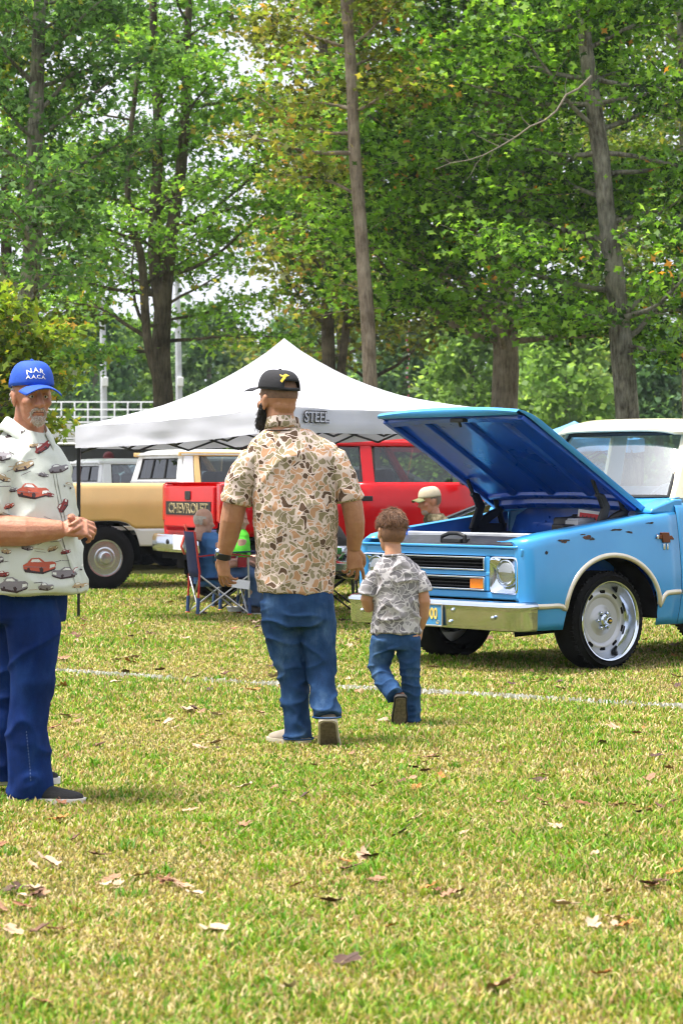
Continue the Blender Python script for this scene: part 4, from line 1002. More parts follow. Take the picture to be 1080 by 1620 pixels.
    mb = MB(); mb.box((bed + cab * .45, .4, 1.2), (.14, .5, .62)); mb.box((bed + cab * .45, -.4, 1.2), (.14, .5, .62)); mb.box((bed + cab * .6, 0, .9), (.5, 1.4, .14)); mb.build('seats', sm, T, bevel=.05, seg=3)
    mb = MB(); mb.box((xa + .02, 0, belt - .06), (.3, 1.5, .12)); mb.build('dashboard', sm, T, bevel=.03)
    for s in (1, -1):
        mb = MB(); mb.box((xa - .18, s * (W + .13), belt + .10), (.07, .16, .20)); mb.tube([(xa - .18, s * (W - .05), belt + .02), (xa - .18, s * (W + .1), belt + .05)], .012, 6); mb.build('mirror', BLACK if g('ext', False) else CHROME, T, bevel=.02)
    return T
def truck_origin(px, Y, rz, lx, ly):
    c, s = math.cos(rz), math.sin(rz); w = G(px, Y)
    return Vector((w.x - (c * lx - s * ly), w.y - (s * lx + c * ly), 0))
RED = mat('red_paint', (.58, .005, .010), .3, 0, .06, 3., coat=.25, spec=.3)
TANP = mat('tan_paint', (.74, .48, .19), .35, 0, .05, 3., coat=.4)
WHITEP = mat('white_paint', (.70, .71, .72), .28, 0, .03, 3., coat=.5)
B = R(24)
make_pickup('red_pickup_truck', 'bright red extended cab pickup showing its lettered tailgate behind the camp chairs', truck_origin(350, 27.3, B, 0, -.95), B, RED, RED, RED, dict(w=.96, bed=1.32, cab=1.95, ext=True, belt=1.33, roof=1.87, rear_axle=.62, tyre=.37, sill=.5, front_off=.3), 'CHEVROLET')
B = R(27)
make_pickup('tan_pickup_truck', 'tan and white two tone pickup with a white cab roof behind the red tailgate', truck_origin(167, 31.2, B, 1.05, -.96), B, TANP, WHITEP, WHITEP, dict(w=.99, bed=2.12, cab=1.5, belt=1.32, roof=1.80, rear_axle=1.05, tyre=.41, sill=.55, split=.78, door_frame=TANP))
make_pickup('white_pickup_truck', 'white pickup parked furthest left, its cab showing beside the thin tent leg', truck_origin(168, 38, B, 2.15, -.96), B, WHITEP, WHITEP, WHITEP, dict(w=.97, bed=2.1, cab=1.5, belt=1.30, roof=1.74, tyre=.38, sglass=glass('pale_glass', (.40, .5, .53), .12)))
def make_car(name, label, loc, rz, paint, L=4.5, W=.9, H=1.36, roofx=(-.9, .35), hoodz=.92, gl=None, cat='car', glass_h=.40, nose=.72):
    """saloon: x forward, centred; lower body loft, glasshouse, wheels"""
    T = empty(name, loc, rz, label, cat, 'cars parked further back')
    h2 = L / 2; belt = H - glass_h
    prof = [(-h2, .55, .80), (-h2 + .05, .42, belt - .10), (-h2 + .5, .32, belt + .02), (roofx[0] - .3, .28, belt + .04), (0, .27, belt), (roofx[1] + .7, .28, belt - .02), (h2 - .5, .32, hoodz - .12), (h2 - .08, .38, nose), (h2, .45, nose - .08)]
    rs = []
    for x, z0, z1 in curve(prof, 30):
        w = W * (1 - .12 * abs(x / h2) ** 4); ring = []
        for u, v in ((-.8, 0), (-.97, .1), (-1, .45), (-.98, .75), (-.9, .95), (-.5, 1.02), (0, 1.04), (.5, 1.02), (.9, .95), (.98, .75), (1, .45), (.97, .1), (.8, 0)):
            ring.append(Vector((x, u * w, lerp(z0, z1, v))))
        rs.append(ring)
    mb = MB(); mb.rings(rs); mb.build('body', paint, T, angle=50)
    rx0, rx1 = roofx; gm = gl or glass('tinted_glass', ())
    base = [Vector((rx0 - .55, 0, belt)), Vector((rx1 + .75, 0, belt - .02))]
    yb, yt = W - .08, W - .26
    quads = {'windshield': [(rx1 + .75, -yb, belt), (rx1 + .75, yb, belt), (rx1, yt, H - .06), (rx1, -yt, H - .06)], 'rear_window': [(rx0 - .55, yb, belt), (rx0 - .55, -yb, belt), (rx0, -yt, H - .06), (rx0, yt, H - .06)]}
    for s in (1, -1): quads['side_window' + str(s)] = [(rx0 - .45, s * yb, belt), (rx1 + .65, s * yb, belt), (rx1 - .02, s * yt, H - .06), (rx0 + .02, s * yt, H - .06)]
    for k, qd in quads.items():
        mb = MB(); mb.add(qd, [(0, 1, 2, 3)]); wi = mb.build('side_window' if k.startswith('side') else k, gm, T, smooth=False)
        mb = MB(); mb.tube(list(qd) + [qd[0]], .028, 6, False); mb.build('frame', paint, wi)
    mb = MB(); rows = []
    for i in range(9):
        a = i / 8; x = lerp(rx0 - .06, rx1 + .06, a); e = (1 - abs(2 * a - 1) ** 5) ** .5
        rows.append([Vector((x, (yt + .02) * u, H - .065 + .065 * e * (1 - abs(u) ** 4) ** .6)) for u in [k / 5 - 1 for k in range(11)]])
    mb.grid(rows); solidify(mb.build('roof', paint, T, angle=60), .02)
    mb = MB(); mb.box((0, 0, .32), (L * .8, W * 1.6, .16)); mb.box((-.3, 0, .6), (2., W * 1.5, .3)); mb.build('underbody', MATTE, T)
    for x in (-h2 + .85, h2 - .85):
        for s in (1, -1):
            plain_wheel(T, x, W + .0, .32, .2, s)
            mb = MB(); mb.lathe([(.37, s * (W + .003)), (.30, s * (W + .006)), (.29, s * (W - .02))], (x, 0, .33), 'Y', 28); mb.build('wheel_arch', MATTE, T)
    for s in (1, -1):
        mb = MB(); mb.box((h2 - .04, s * W * .68, nose - .06), (.08, .28, .11)); mb.build('headlight', CHROME, T, bevel=.02)
        mb = MB(); mb.box((-h2 + .03, s * W * .68, belt - .18), (.08, .3, .11)); mb.build('tail_lamp', REDLENS, T, bevel=.02)
    for x in (h2 + .01, -h2 - .01):
        mb = MB(); mb.box((x, 0, .5), (.1, W * 1.8, .13)); mb.build('bumper', CHROME, T, bevel=.03)
    return T
BLACKP = mat('black_paint', (.012, .013, .015), .12, 0, .2, 3., coat=.8)
SILVERP = mat('silver_paint', (.5, .52, .55), .25, .6, .05, 3., coat=.5)
GREENP = mat('green_paint', (.05, .16, .09), .25, 0, .06, 3., coat=.5)
make_car('black_car', 'low black car parked behind the seated man in the tan cap', (2.2, 25.6, 0), R(205), BLACKP, 4.4, .88, 1.26, (-.8, .3), glass_h=.36)
make_car('white_car', 'white car roof showing between the tan cab and the bearded man', (-1.6, 41, 0), R(30), WHITEP, 4.6, .9, 1.80, (-1.6, .7), cat='van', glass_h=.5)
make_car('silver_car', 'silver car parked behind the red cab', (.3, 38, 0), R(20), SILVERP, 4.6, .9, 1.62, (-1.2, .4), glass_h=.45)
make_car('green_car', 'green car seen through the tan truck door window', (-2.9, 42.5, 0), R(24), GREENP, 4.5, .9, 1.55, (-1., .4), glass_h=.45)
# ================================================================ tents
FABRIC = mat('white_canopy_fabric', (.60, .61, .68), .7, 0, .05, 3., .25, 9.)
POLE = mat('black_steel_tube', (.02, .02, .022), .4, .5)
def add_cloth_translucency(m, f=.3):
    n, l = m.node_tree.nodes, m.node_tree.links; b = n['Principled BSDF']
    t = n.new('ShaderNodeBsdfTranslucent'); t.inputs['Color'].default_value = (.75, .76, .82, 1)
    mx = n.new('ShaderNodeMixShader'); mx.inputs[0].default_value = f
    l.new(b.outputs[0], mx.inputs[1]); l.new(t.outputs[0], mx.inputs[2]); l.new(mx.outputs[0], n['Material Output'].inputs['Surface'])
add_cloth_translucency(FABRIC, .2)
def make_tent(name, label, corners, peak, m, val=.22, sag=.17, legs=True, group='pop-up canopies'):
    """corners: four (x, y, z of the eave), in order round; peak: the top"""
    base = Vector((peak[0], peak[1], 0)); T = empty(name, base, 0, label, 'tent', group)
    C = [Vector(c) - base for c in corners]; K = Vector(peak) - base
    q = random.Random(int(peak[0] * 100))
    for i in range(4):
        a, b = C[i], C[(i + 1) % 4]; mb = MB(); rows = []
        for t in [j / 12 for j in range(13)]:
            row = []
            for k in range(17):
                s = k / 16; e = a.lerp(b, s); e.z -= .03 * math.sin(math.pi * s)
                p = K.lerp(e, t); p.z -= sag * math.sin(math.pi * t ** .85) * (1 + .35 * math.sin(math.pi * s))
                p.z += .012 * noise.noise(Vector((p.x * 2.2, p.y * 2.2, i))) + .010 * t * noise.noise(Vector((s * 14, t * 2.0, i + 5)))
                row.append(p)
            rows.append(row)
        mb.grid(rows); mb.build('roof_panel', m, T, angle=80)
        out = (b - a).cross(Vector((0, 0, 1))).normalized()
        if out.dot((a + b) / 2 - Vector((K.x, K.y, 0))) < 0: out = -out
        mb = MB(); rows = []
        for t in [j / 6 for j in range(7)]:
            row = []
            for k in range(41):
                s = k / 40; e = a.lerp(b, s); e.z -= .03 * math.sin(math.pi * s) + val * t
                w = (.014 * math.sin(s * 23 + i) + .012 * math.sin(s * 9 + 2 * i) + .02 * noise.noise(Vector((s * 6, t * 2.5, i)))) * (.25 + t) * math.sin(math.pi * s) ** .5
                row.append(e + out * (.006 + w))
            rows.append(row)
        mb.grid(rows); mb.build('valance', m, T, angle=80)
        if legs:
            mb = MB(); leg = C[i].copy(); d = (Vector((K.x, K.y, 0)) - Vector((leg.x, leg.y, 0))).normalized() * .03
            x, y = leg.x + d.x, leg.y + d.y
            mb.box((x, y, (leg.z - .03) / 2 + .35), (.038, .038, leg.z - .06 - .7)); mb.box((x, y, .36), (.028, .028, .72)); mb.box((x, y, .008), (.10, .10, .014)); mb.box((x, y, .74), (.05, .05, .06)); mb.build('leg', POLE, T, bevel=.003)
            n = 4
            mb = MB()                                    # scissor truss under the eave
            ai, bi = a.lerp(K, .03), b.lerp(K, .03)
            for j in range(n):
                p0, p1 = ai.lerp(bi, j / n), ai.lerp(bi, (j + 1) / n); hi, lo = -.10, -.29
                mb.tube([(p0.x, p0.y, p0.z + (hi if j % 2 else lo)), (p1.x, p1.y, p1.z + (lo if j % 2 else hi))], .011, 6)
                mb.tube([(p0.x, p0.y, p0.z + (lo if j % 2 else hi)), (p1.x, p1.y, p1.z + (hi if j % 2 else lo))], .011, 6)
            mb.build('truss', POLE, T)
    mb = MB(); mb.tube([K + Vector((0, 0, -.03)), K + Vector((0, 0, -.5))], .016, 8); mb.build('centre_post', POLE, T)
    return T
_L, _N, _Rr, _Bk = (-2.66, 24.7, 1.925), (-.55, 22.3, 2.045), (1.42, 24.7, 2.10), (-.6, 27.0, 2.0)
TENT = make_tent('pop_up_tent', 'white peaked pop-up tent standing behind the bearded man', [_L, _N, _Rr, _Bk], (-.57, 24.6, 2.80), FABRIC)
def tent_letters():
    base = TENT.location; a, b = Vector(_N) - base, Vector(_Rr) - base
    d = (b - a); d.z = 0; d.normalize(); up = Vector((0, 0, 1)); out = d.cross(up)
    for nm, mm, off, dz in (('lettering', mat('letter_black', (.015, .015, .02), .6), .0115, 0.026), ('lettering_fill', mat('letter_grey', (.50, .50, .56), .6), .0015, .032)):
        t = text_mesh(nm, 'STEEL', .135, mm, TENT, .0015, off, width=1.02, shear=.1)
        c = a.lerp(b, .0) + d * .47
        t.matrix_local = basis(d, up, out, Vector((c.x, c.y, lerp(a.z, b.z, .22) - .10)) + out * dz)
tent_letters()
RED_FABRIC = mat('red_canopy_fabric', (.62, .02, .05), .7, 0, .08, 3.)
BLUE_FABRIC = mat('light_blue_canopy_fabric', (.16, .42, .78), .7, 0, .06, 3.)
def square(cx, cy, h, z, rot):
    return [(cx + h * math.cos(rot + math.pi / 2 * k), cy + h * math.sin(rot + math.pi / 2 * k), z) for k in range(4)]
p = P(668, 676, 43); make_tent('red_canopy', 'low red canopy top behind the red cab', square(p.x, 43, 1.0, 2.08, .5), (p.x, 43, p.z), RED_FABRIC, .16, .06)
p = P(908, 666, 34); make_tent('light_blue_canopy', 'light blue canopy corner between the raised hood and the cream roof', square(p.x, 34, 1.1, 1.98, .4), (p.x, 34, p.z), BLUE_FABRIC, .18, .06)

# ================================================================ stand, poles, trailer
WHITE_METAL = mat('white_metal', (.78, .79, .82), .45, 0, .05, 5.)
def bleachers():
    T = empty('bleachers', (-7.6, 66, 0), R(2), 'white metal bleachers with a top railing left of the tent', 'bleachers')
    W = 7.0
    for i in range(12):
        z, y = .45 + .245 * i, .55 * i
        mb = MB(); mb.box((0, y, z), (W, .30, .045)); mb.build('seat_plank', WHITE_METAL, T, smooth=False)
        mb = MB(); mb.box((0, y + .2, z - .12), (W, .03, .15)); mb.build('riser', WHITE_METAL, T, smooth=False)
    zt, yt = .45 + .245 * 11, .55 * 11 + .3
    for k in range(19):
        x = -W / 2 + W * k / 18; mb = MB(); mb.box((x, yt, zt / 2 + .30), (.045, .045, zt + .62)); mb.build('railing_post', WHITE_METAL, T, smooth=False)
    for dz in (.16, .38, .60):
        mb = MB(); mb.box((0, yt - .03, zt + dz), (W, .04, .04)); mb.build('rail', WHITE_METAL, T, smooth=False)
    for x in (-3.2, -1, 1.2, 3.2):
        mb = MB(); mb.tube([(x, -.2, .1), (x, yt, zt - .1)], .05, 6); mb.tube([(x, 0, 0), (x, 0, .45)], .04, 6); mb.tube([(x, 3, 0), (x, 3, 1.8)], .04, 6); mb.build('stringer', BRUSHED, T)
bleachers()
for px, lb in ((167, 'tall pale light pole above the left end of the bleacher railing'), (286, 'tall pale light pole right of the forked maple trunk')):
    b = G(px, 80); T = empty('light_pole', b, 0, lb, 'light pole', 'light poles by the field')
    mb = MB(); mb.tube([(0, 0, 0), (-.05, 0, 4), (-.12, 0, 8.5)], [.13, .11, .08], 10); mb.build('pole', mat('pole_grey', (.55, .57, .62), .5, .2), T)
    mb = MB(); mb.box((-.1, 0, 8.4), (1.6, .1, .12)); mb.build('crossarm', BRUSHED, T)
    for k in range(3):
        mb = MB(); mb.lathe([(.08, 0), (.2, -.25), (.21, -.28)], (-.7 + .6 * k, -.15, 8.35), 'Z', 14, True); mb.build('floodlight', BRUSHED, T)
    mb = MB(); mb.box((0, -.12, 4.65), (.2, .14, .3)); mb.build('junction_box', WHITE_METAL, T, bevel=.02)
def trailer():
    T = empty('cargo_trailer', (-4.0, 47, 0), R(4), 'dark grey box trailer seen under the left eave of the white tent', 'trailer')
    dk = mat('dark_grey_sheet', (.05, .05, .055), .5, 0, .15, 2.)
    mb = MB(); mb.box((0, 0, 1.24), (3.4, 1.9, 1.66)); mb.build('body', dk, T, bevel=.04)
    mb = MB(); mb.box((0, 0, 2.085), (3.46, 1.96, .04)); mb.build('roof_trim', BRUSHED, T, bevel=.01)
    mb = MB(); mb.box((1.0, -.965, 1.25), (.75, .02, 1.45)); d = mb.build('door', mat('maroon_door', (.10, .02, .025), .5), T, bevel=.005)
    mb = MB(); mb.box((.72, -.985, 1.2), (.06, .03, .12)); mb.build('handle', CHROME, d)
    mb = MB(); mb.box((1.62, -.97, 1.5), (.10, .02, .7)); mb.build('white_post', WHITE_METAL, T)
    for s in (1, -1):
        for x in (-.4, .4): plain_wheel(T, x, .99, .33, .2, s)
    mb = MB(); mb.tube([(-1.7, .5, .45), (-2.7, 0, .45), (-1.7, -.5, .45)], .05, 6); mb.tube([(-2.6, 0, .45), (-2.6, 0, 0)], .03, 6); mb.build('drawbar', MATTE, T)
trailer()

# ================================================================ folding chairs
def tube_mesh(pts, r, nm, m, T, n=8):
    mb = MB(); mb.tube(pts, r, n); return mb.build(nm, m, T)
def camp_chair(label, loc, rz, cloth, frame, sleeve, tip, w=.56, d=.50, seat=.40, back=.86, arm=None, post=None):
    """folding quad chair facing +x"""
    T = empty('camp_chair', loc, rz, label, 'camp chair', 'folding chairs under the tent')
    for s in (1, -1):
        y = s * w / 2
        tube_mesh([(-d / 2 - .02, y, .02), (-d / 2, y, .45), (-d / 2 - .05, y, back)], .011, 'rear_post', post or frame, T)
        tube_mesh([(d / 2 + .02, y, .02), (d / 2, y, .60)], .011, 'front_post', frame, T)
        tube_mesh([(-d / 2 - .02, y, .02), (d / 2, y, seat + .01)], .009, 'side_brace', frame, T); tube_mesh([(d / 2 + .02, y, .02), (-d / 2, y, seat + .02)], .009, 'side_brace', frame, T)
        tube_mesh([(-d / 2 - .021, y, .015), (-d / 2 - .012, y, .19)], .019, 'leg_sleeve', sleeve, T); tube_mesh([(d / 2 + .021, y, .015), (d / 2 + .012, y, .19)], .019, 'leg_sleeve', sleeve, T)
        for x in (-d / 2 - .02, d / 2 + .02):
            mb = MB(); mb.ball((x, y, .016), (.028, .024, .018), 10, 6); mb.build('foot', tip, T)
        mb = MB(); mb.rings([[Vector((x, y + a, .605 + b + .02 * math.sin((x + d / 2) * 6))) for a, b in ((-.045, 0), (.045, 0), (.045, .012), (-.045, .012))] for x in [-d / 2 - .02 + (d + .06) * k / 6 for k in range(7)]]); mb.build('armrest', arm or cloth, T)
        mb = MB(); mb.lathe([(.046, .50), (.048, .60), (.044, .60), (.042, .505), (.002, .50)], (d / 2 - .06, y, 0), 'Z', 16); mb.build('cup_holder', arm or cloth, T)
    for x0, x1 in ((-d / 2, -d / 2), (d / 2, d / 2)):
        tube_mesh([(x0, -w / 2, .03), (x1, w / 2, seat)], .009, 'cross_brace', frame, T); tube_mesh([(x0, w / 2, .03), (x1, -w / 2, seat)], .009, 'cross_brace', frame, T)
    mb = MB(); mb.grid([[Vector((x, y, seat - .05 * math.sin(math.pi * (y / w + .5)) + .02 * x)) for y in [-w / 2 + w * k / 8 for k in range(9)]] for x in [-d / 2 + d * k / 6 for k in range(7)]]); solidify(mb.build('seat', cloth, T, angle=80), .008)
    mb = MB(); mb.grid([[Vector((-d / 2 - .05 * (z - .42) / .44 - .05 * math.sin(math.pi * (y / w + .5)), y, z)) for y in [-w / 2 + w * k / 8 for k in range(9)]] for z in [.40 + (back - .40) * k / 6 for k in range(7)]]); solidify(mb.build('backrest', cloth, T, angle=80), .008)
    return T
NAVY = mat('navy_canvas', (.015, .025, .10), .8, 0, .15, 20.)
BLACKC = mat('black_canvas', (.014, .014, .016), .85, 0, .2, 20.)
STEEL_T = mat('steel_tube', (.62, .62, .62), .3, .8); ORANGE = mat('orange_red_tip', (.70, .06, .025), .4); NAVYP = mat('navy_sleeve', (.03, .07, .20), .4)
CH1 = camp_chair('navy folding camp chair with red feet nearest the red tailgate', (-1.26, 25.3, 0), R(14), NAVY, STEEL_T, NAVYP, ORANGE, arm=mat('dark_red_canvas', (.30, .012, .02), .8), post=mat('red_tube', (.55, .03, .02), .35))
CH2 = camp_chair('second navy folding chair beside the bearded man’s watch arm', (-1.06, 26.3, 0), R(10), NAVY, POLE, NAVYP, ORANGE)
CH3 = camp_chair('black folding chair mostly hidden behind the bearded man’s right hand', (-.12, 26.0, 0), R(175), BLACKC, POLE, mat('black_sleeve', (.02, .025, .035), .35), BLACK)
CH4 = camp_chair('black folding chair under the man in the tan cap', (.90, 23.2, 0), R(200), BLACKC, POLE, BLACK, BLACK)
def flag_strap(T):                                  # orange and red bag strapped to the first chair
    mb = MB(); mb.grid([[Vector((-.30 - .03 * math.sin(z * 20), y, z)) for y in (.25, .29, .33)] for z in (.62, .70, .78, .86, .93)]); solidify(mb.build('strap', ORANGE, T), .012)
flag_strap(CH1)
mb = MB(); mb.lathe([(.001, 0), (.031, .002), (.033, .05), (.031, .12), (.033, .15), (.02, .185), (.013, .20), (.013, .22), (.001, .222)], (0, 0, 0), 'Z', 16); wb = mb.build('water_bottle', glass('bottle_plastic', (.85, .9, .95), .2))
wb.location = CH1.matrix_world.translation + Vector((.28, -.20, .51)); tag(wb, 'clear water bottle in the cup holder of the navy chair', 'bottle')
mb = MB(); mb.grid([[Vector((.075 * r_ * math.cos(a), .075 * r_ * math.sin(a), z)) for a in [2 * math.pi * k / 20 for k in range(21)]] for r_, z in ((.02, .004), (1., .004), (1.25, .045), (1.35, .05))]); fb = mb.build('foam_bowl', mat('white_foam', (.82, .82, .80), .6))
solidify(fb, .004); fb.location = (-1.10, 25.6, .02); tag(fb, 'white foam bowl on the grass below the navy chair', 'bowl')
mb = MB(); mb.box((0, 0, 0), (.18, .006, .09)); pc = mb.build('paper_card', WHITE_METAL, smooth=False); pc.location = (-1.02, 25.02, .33); pc.rotation_euler = (R(-10), R(8), 0); tag(pc, 'white paper card hanging under the navy chair seat', 'card')
# speckled ribbon hanging from the trees
mb = MB(); mb.m = 0
for k in range(30):
    z = 3.9 - .075 * k; mb.m = k % 2
    mb.box((.02 * math.sin(k * .9), .02 * math.cos(k * .9), z), (.045 - .0006 * k, .008, .035), Matrix.Rotation(k * .5, 3, 'Z'))
rb = mb.build('ribbon_spinner', [WHITE_METAL, mat('pink_print', (.62, .12, .16), .5)]); rb.location = (P(645, 600, 40).x, 40, .15); tag(rb, 'thin pink and white ribbon spinner hanging right of the slender trunk', 'wind spinner')
def dead_branch():
    g = mat('dead_wood', (.22, .19, .145), .85, 0, .25, 10.)
    mb = MB(); Y = 35.2
    def tw(pp, r0, r1): mb.tube([P(x, y, Y) for x, y in pp], [.45 * lerp(r0, r1, i / (len(pp) - 1)) for i in range(len(pp))], 6)
    tw([(935, 120), (915, 140), (895, 150), (880, 175), (862, 190), (838, 200), (815, 217), (790, 232), (765, 245), (742, 253), (712, 258), (688, 268)], .04, .009)
    tw([(838, 200), (826, 188), (822, 175)], .015, .005); tw([(790, 232), (775, 225), (755, 215), (745, 205)], .014, .004); tw([(765, 245), (752, 260), (745, 275), (737, 285)], .012, .004); tw([(742, 253), (733, 240), (728, 228)], .011, .004); tw([(780, 238), (772, 255), (770, 268)], .01, .004); tw([(895, 150), (893, 135), (897, 118)], .014, .004); tw([(815, 217), (800, 212), (780, 214)], .012, .004); tw([(712, 258), (700, 250), (690, 252)], .008, .003)
    mb.v = [v for v in mb.v]
    o = mb.build('dead_branch', g); 
    par = next(t for t in bpy.data.objects if t.get('label', '').startswith('tree with a leaning mottled'))
    o.parent = par; o.matrix_parent_inverse = Matrix.Translation(-par.location); o['label'] = 'bare pale dead branch'
dead_branch()

# ================================================================ fallen leaves
def fallen_leaves():
    q = random.Random(12)
    cols = [(.33, .18, .10), (.46, .30, .19), (.24, .10, .045), (.52, .38, .26), (.14, .065, .035), (.42, .17, .035), (.08, .04, .028)]
    mats = [mat('dry_leaf_%d' % i, c, .75, 0, .22, 25.) for i, c in enumerate(cols)]
    meshes = []
    for k in range(9):
        mb = MB(); n = 22; ring = []; lob = [1., .55, .85, .5, .95, .5, .7, .35]
        cu = q.uniform(.5, 1.9)
        def zz(x, y): return .012 + cu * (.30 * x * x + .55 * abs(y) ** 1.6) * .6 + .02 * math.sin(7 * x + k)
        for i in range(n):
            a = 2 * math.pi * i / n; rr = (.66 + .09 * math.cos(5 * a + k) + q.uniform(-.2, .2)) * (1 - .22 * math.cos(a))
            ring.append((rr * math.cos(a), rr * .62 * math.sin(a)))
        inner = [(x * .5, y * .5) for x, y in ring]
        s = .065
        V = [Vector((0, 0, zz(0, 0))) * s] + [Vector((x, y, zz(x, y))) * s for x, y in inner] + [Vector((x, y, zz(x, y) + q.uniform(-.05, .12))) * s for x, y in ring]
        F = [(0, 1 + i, 1 + (i + 1) % n) for i in range(n)] + [(1 + i, 1 + n + i, 1 + n + (i + 1) % n, 1 + (i + 1) % n) for i in range(n)]
        mb.add(V, F); mb.tube([(0, 0, .012 * s), (-.6 * s, .05 * s, .2 * s), (-1.15 * s, .12 * s, .3 * s)], .0015, 4)
        o = mb.build('fallen_leaf', mats[k % 7], angle=80); meshes.append(o.data); bpy.data.objects.remove(o)
    def put(px, py, mi, sc, label, group=None, rz=None, tilt=.4):
        Y = CAM_H * FPX / (py - HZ); o = link('fallen_leaf', meshes[mi]); o.location = ((px - 540) * Y / FPX, Y, .020)
        o.scale = (sc,) * 3; o.rotation_euler = (q.uniform(-tilt, tilt), q.uniform(-tilt, tilt), q.uniform(0, 6.28) if rz is None else rz)
        tag(o, label, 'leaf', group or 'leaves fallen on the lawn')
    named = [(787, 1573, 0, 1.15, 'large curled brown leaf at the bottom of the lawn right of centre'), (692, 1418, 2, .8, 'upright reddish brown leaf in the right half of the foreground'), (884, 1441, 3, .9, 'flat pale tan leaf at the right of the foreground'), (985, 1475, 5, .85, 'orange tan leaf near the right edge of the foreground'), (949, 1552, 5, .8, 'orange leaf low in the right foreground'), (618, 1475, 5, .55, 'small orange leaf in the middle of the foreground'), (348, 1482, 3, .9, 'pale leaf in the left half of the foreground'), (60, 1424, 4, 1.0, 'dark curled leaf low at the left'), (188, 1406, 1, .7, 'small pale brown leaf left of the foreground centre'), (392, 1250, 3, .75, 'pale leaf on the grass below the bearded man'), (98, 1302, 5, 1., 'rust coloured leaf just below the black shoe'), (1066, 1390, 5, .75, 'orange leaf at the right edge of the lawn'), (272, 1404, 2, .8, 'curled brown leaf beside the small pale brown one'), (690, 1204, 4, .6, 'dark leaf on the grass below the walking boy'), (465, 1411, 2, .5, 'small upright rust leaf near the foreground centre'), (982, 1280, 2, .8, 'brown leaf at the right below the blue front wheel'), (880, 1316, 1, 1.0, 'tan leaf right of centre in the middle distance'), (73, 1598, 2, .7, 'brown leaf in the bottom left corner'), (460, 1574, 3, .7, 'yellow tan leaf at the bottom centre'), (118, 1335, 4, .7, 'dark brown leaf at the left below the shoe'), (858, 1275, 2, .8, 'curled brown leaf right of the boy on open lawn'), (405, 1096, 5, 1.0, 'orange leaf on the chalk line beside the jeans leg')]
    for a in named: put(*a)
    def lab(mi, px, py, far):
        c = ['tan', 'pale tan', 'reddish brown', 'pale', 'dark brown', 'orange', 'blackish', 'tan', 'pale tan'][mi]; w = 'curled' if mi % 2 else 'flat'
        side = 'at the left edge' if px < 180 else 'left of centre' if px < 420 else 'near the centre' if px < 640 else 'right of centre' if px < 880 else 'at the right edge'
        row = 'beyond the chalk line' if py < 1080 else 'just this side of the chalk line' if py < 1180 else 'in the middle of the open lawn' if py < 1330 else 'in the foreground' if py < 1480 else 'in the nearest grass'
        return f'small {w} {c} leaf {side} {row}'
    for i in range(270):
        t = q.random(); Y = 6.6 * (29 / 6.6) ** (t ** .75); py = HZ + CAM_H * FPX / Y
        px = q.uniform(-40, 1120)
        if i % 5 > 2 and i: px, py = lx_ + q.uniform(-45, 45), ly_ + q.uniform(-12, 12); Y = CAM_H * FPX / (py - HZ)
        lx_, ly_ = px, py
        far = Y > 14
        mi_ = q.randrange(9); put(px, py, mi_, q.uniform(.4, .95) if not far else q.uniform(.6, 1.3), lab(mi_, px, py, far), 'leaves fallen on the lawn')
fallen_leaves()
# ================================================================ people
def skin(name, c, c2):
    if name in _mats: return _mats[name]
    m = mat(name, c, .5, 0, .1, 26., .22, 110., col2=c2)
    b = m.node_tree.nodes['Principled BSDF']; b.inputs['Subsurface Weight'].default_value = .12; b.inputs['Subsurface Radius'].default_value = (.6, .25, .12); b.inputs['Subsurface Scale'].default_value = .012
    return m
SKIN_OLD = skin('skin_ruddy', (.50, .235, .145), (.42, .17, .10))
SKIN_TAN = skin('skin_tanned', (.44, .215, .12), (.37, .165, .085))
SKIN_KID = skin('skin_fair', (.56, .30, .18), (.48, .235, .135))
SKIN_PALE = skin('skin_pale', (.60, .36, .27), (.52, .28, .2))
def denim(name, c1, c2, c3):
    if name in _mats: return _mats[name]
    m, n, l, b = nodes_of(name)
    tc = n.new('ShaderNodeTexCoord')
    a = n.new('ShaderNodeTexNoise'); a.inputs['Scale'].default_value = 7; a.inputs['Detail'].default_value = 6; a.inputs['Roughness'].default_value = .65
    mp = n.new('ShaderNodeMapping'); mp.inputs['Scale'].default_value = (1, 1, .55); l.new(tc.outputs['Object'], mp.inputs['Vector']); l.new(mp.outputs[0], a.inputs['Vector'])
    r = n.new('ShaderNodeValToRGB'); e = r.color_ramp.elements; e.new(.5)
    for i, (p, c) in enumerate(((.3, c1), (.52, c2), (.75, c3))): e[i].position = p; e[i].color = (*c, 1)
    l.new(a.outputs['Fac'], r.inputs['Fac'])
    w = n.new('ShaderNodeTexNoise'); w.inputs['Scale'].default_value = 260; w.inputs['Detail'].default_value = 2; l.new(tc.outputs['Object'], w.inputs['Vector'])
    mx = n.new('ShaderNodeMix'); mx.data_type = 'RGBA'; mx.blend_type = 'OVERLAY'; mx.inputs['Factor'].default_value = .35
    l.new(r.outputs[0], mx.inputs['A']); l.new(w.outputs['Fac'], mx.inputs['B']); l.new(mx.outputs['Result'], b.inputs['Base Color'])
    b.inputs['Roughness'].default_value = .85; b.inputs['Specular IOR Level'].default_value = .1
    bp = n.new('ShaderNodeBump'); bp.inputs['Strength'].default_value = .35; bp.inputs['Distance'].default_value = .012; l.new(a.outputs['Fac'], bp.inputs['Height']); l.new(bp.outputs[0], b.inputs['Normal'])
    _mats[name] = m; return m
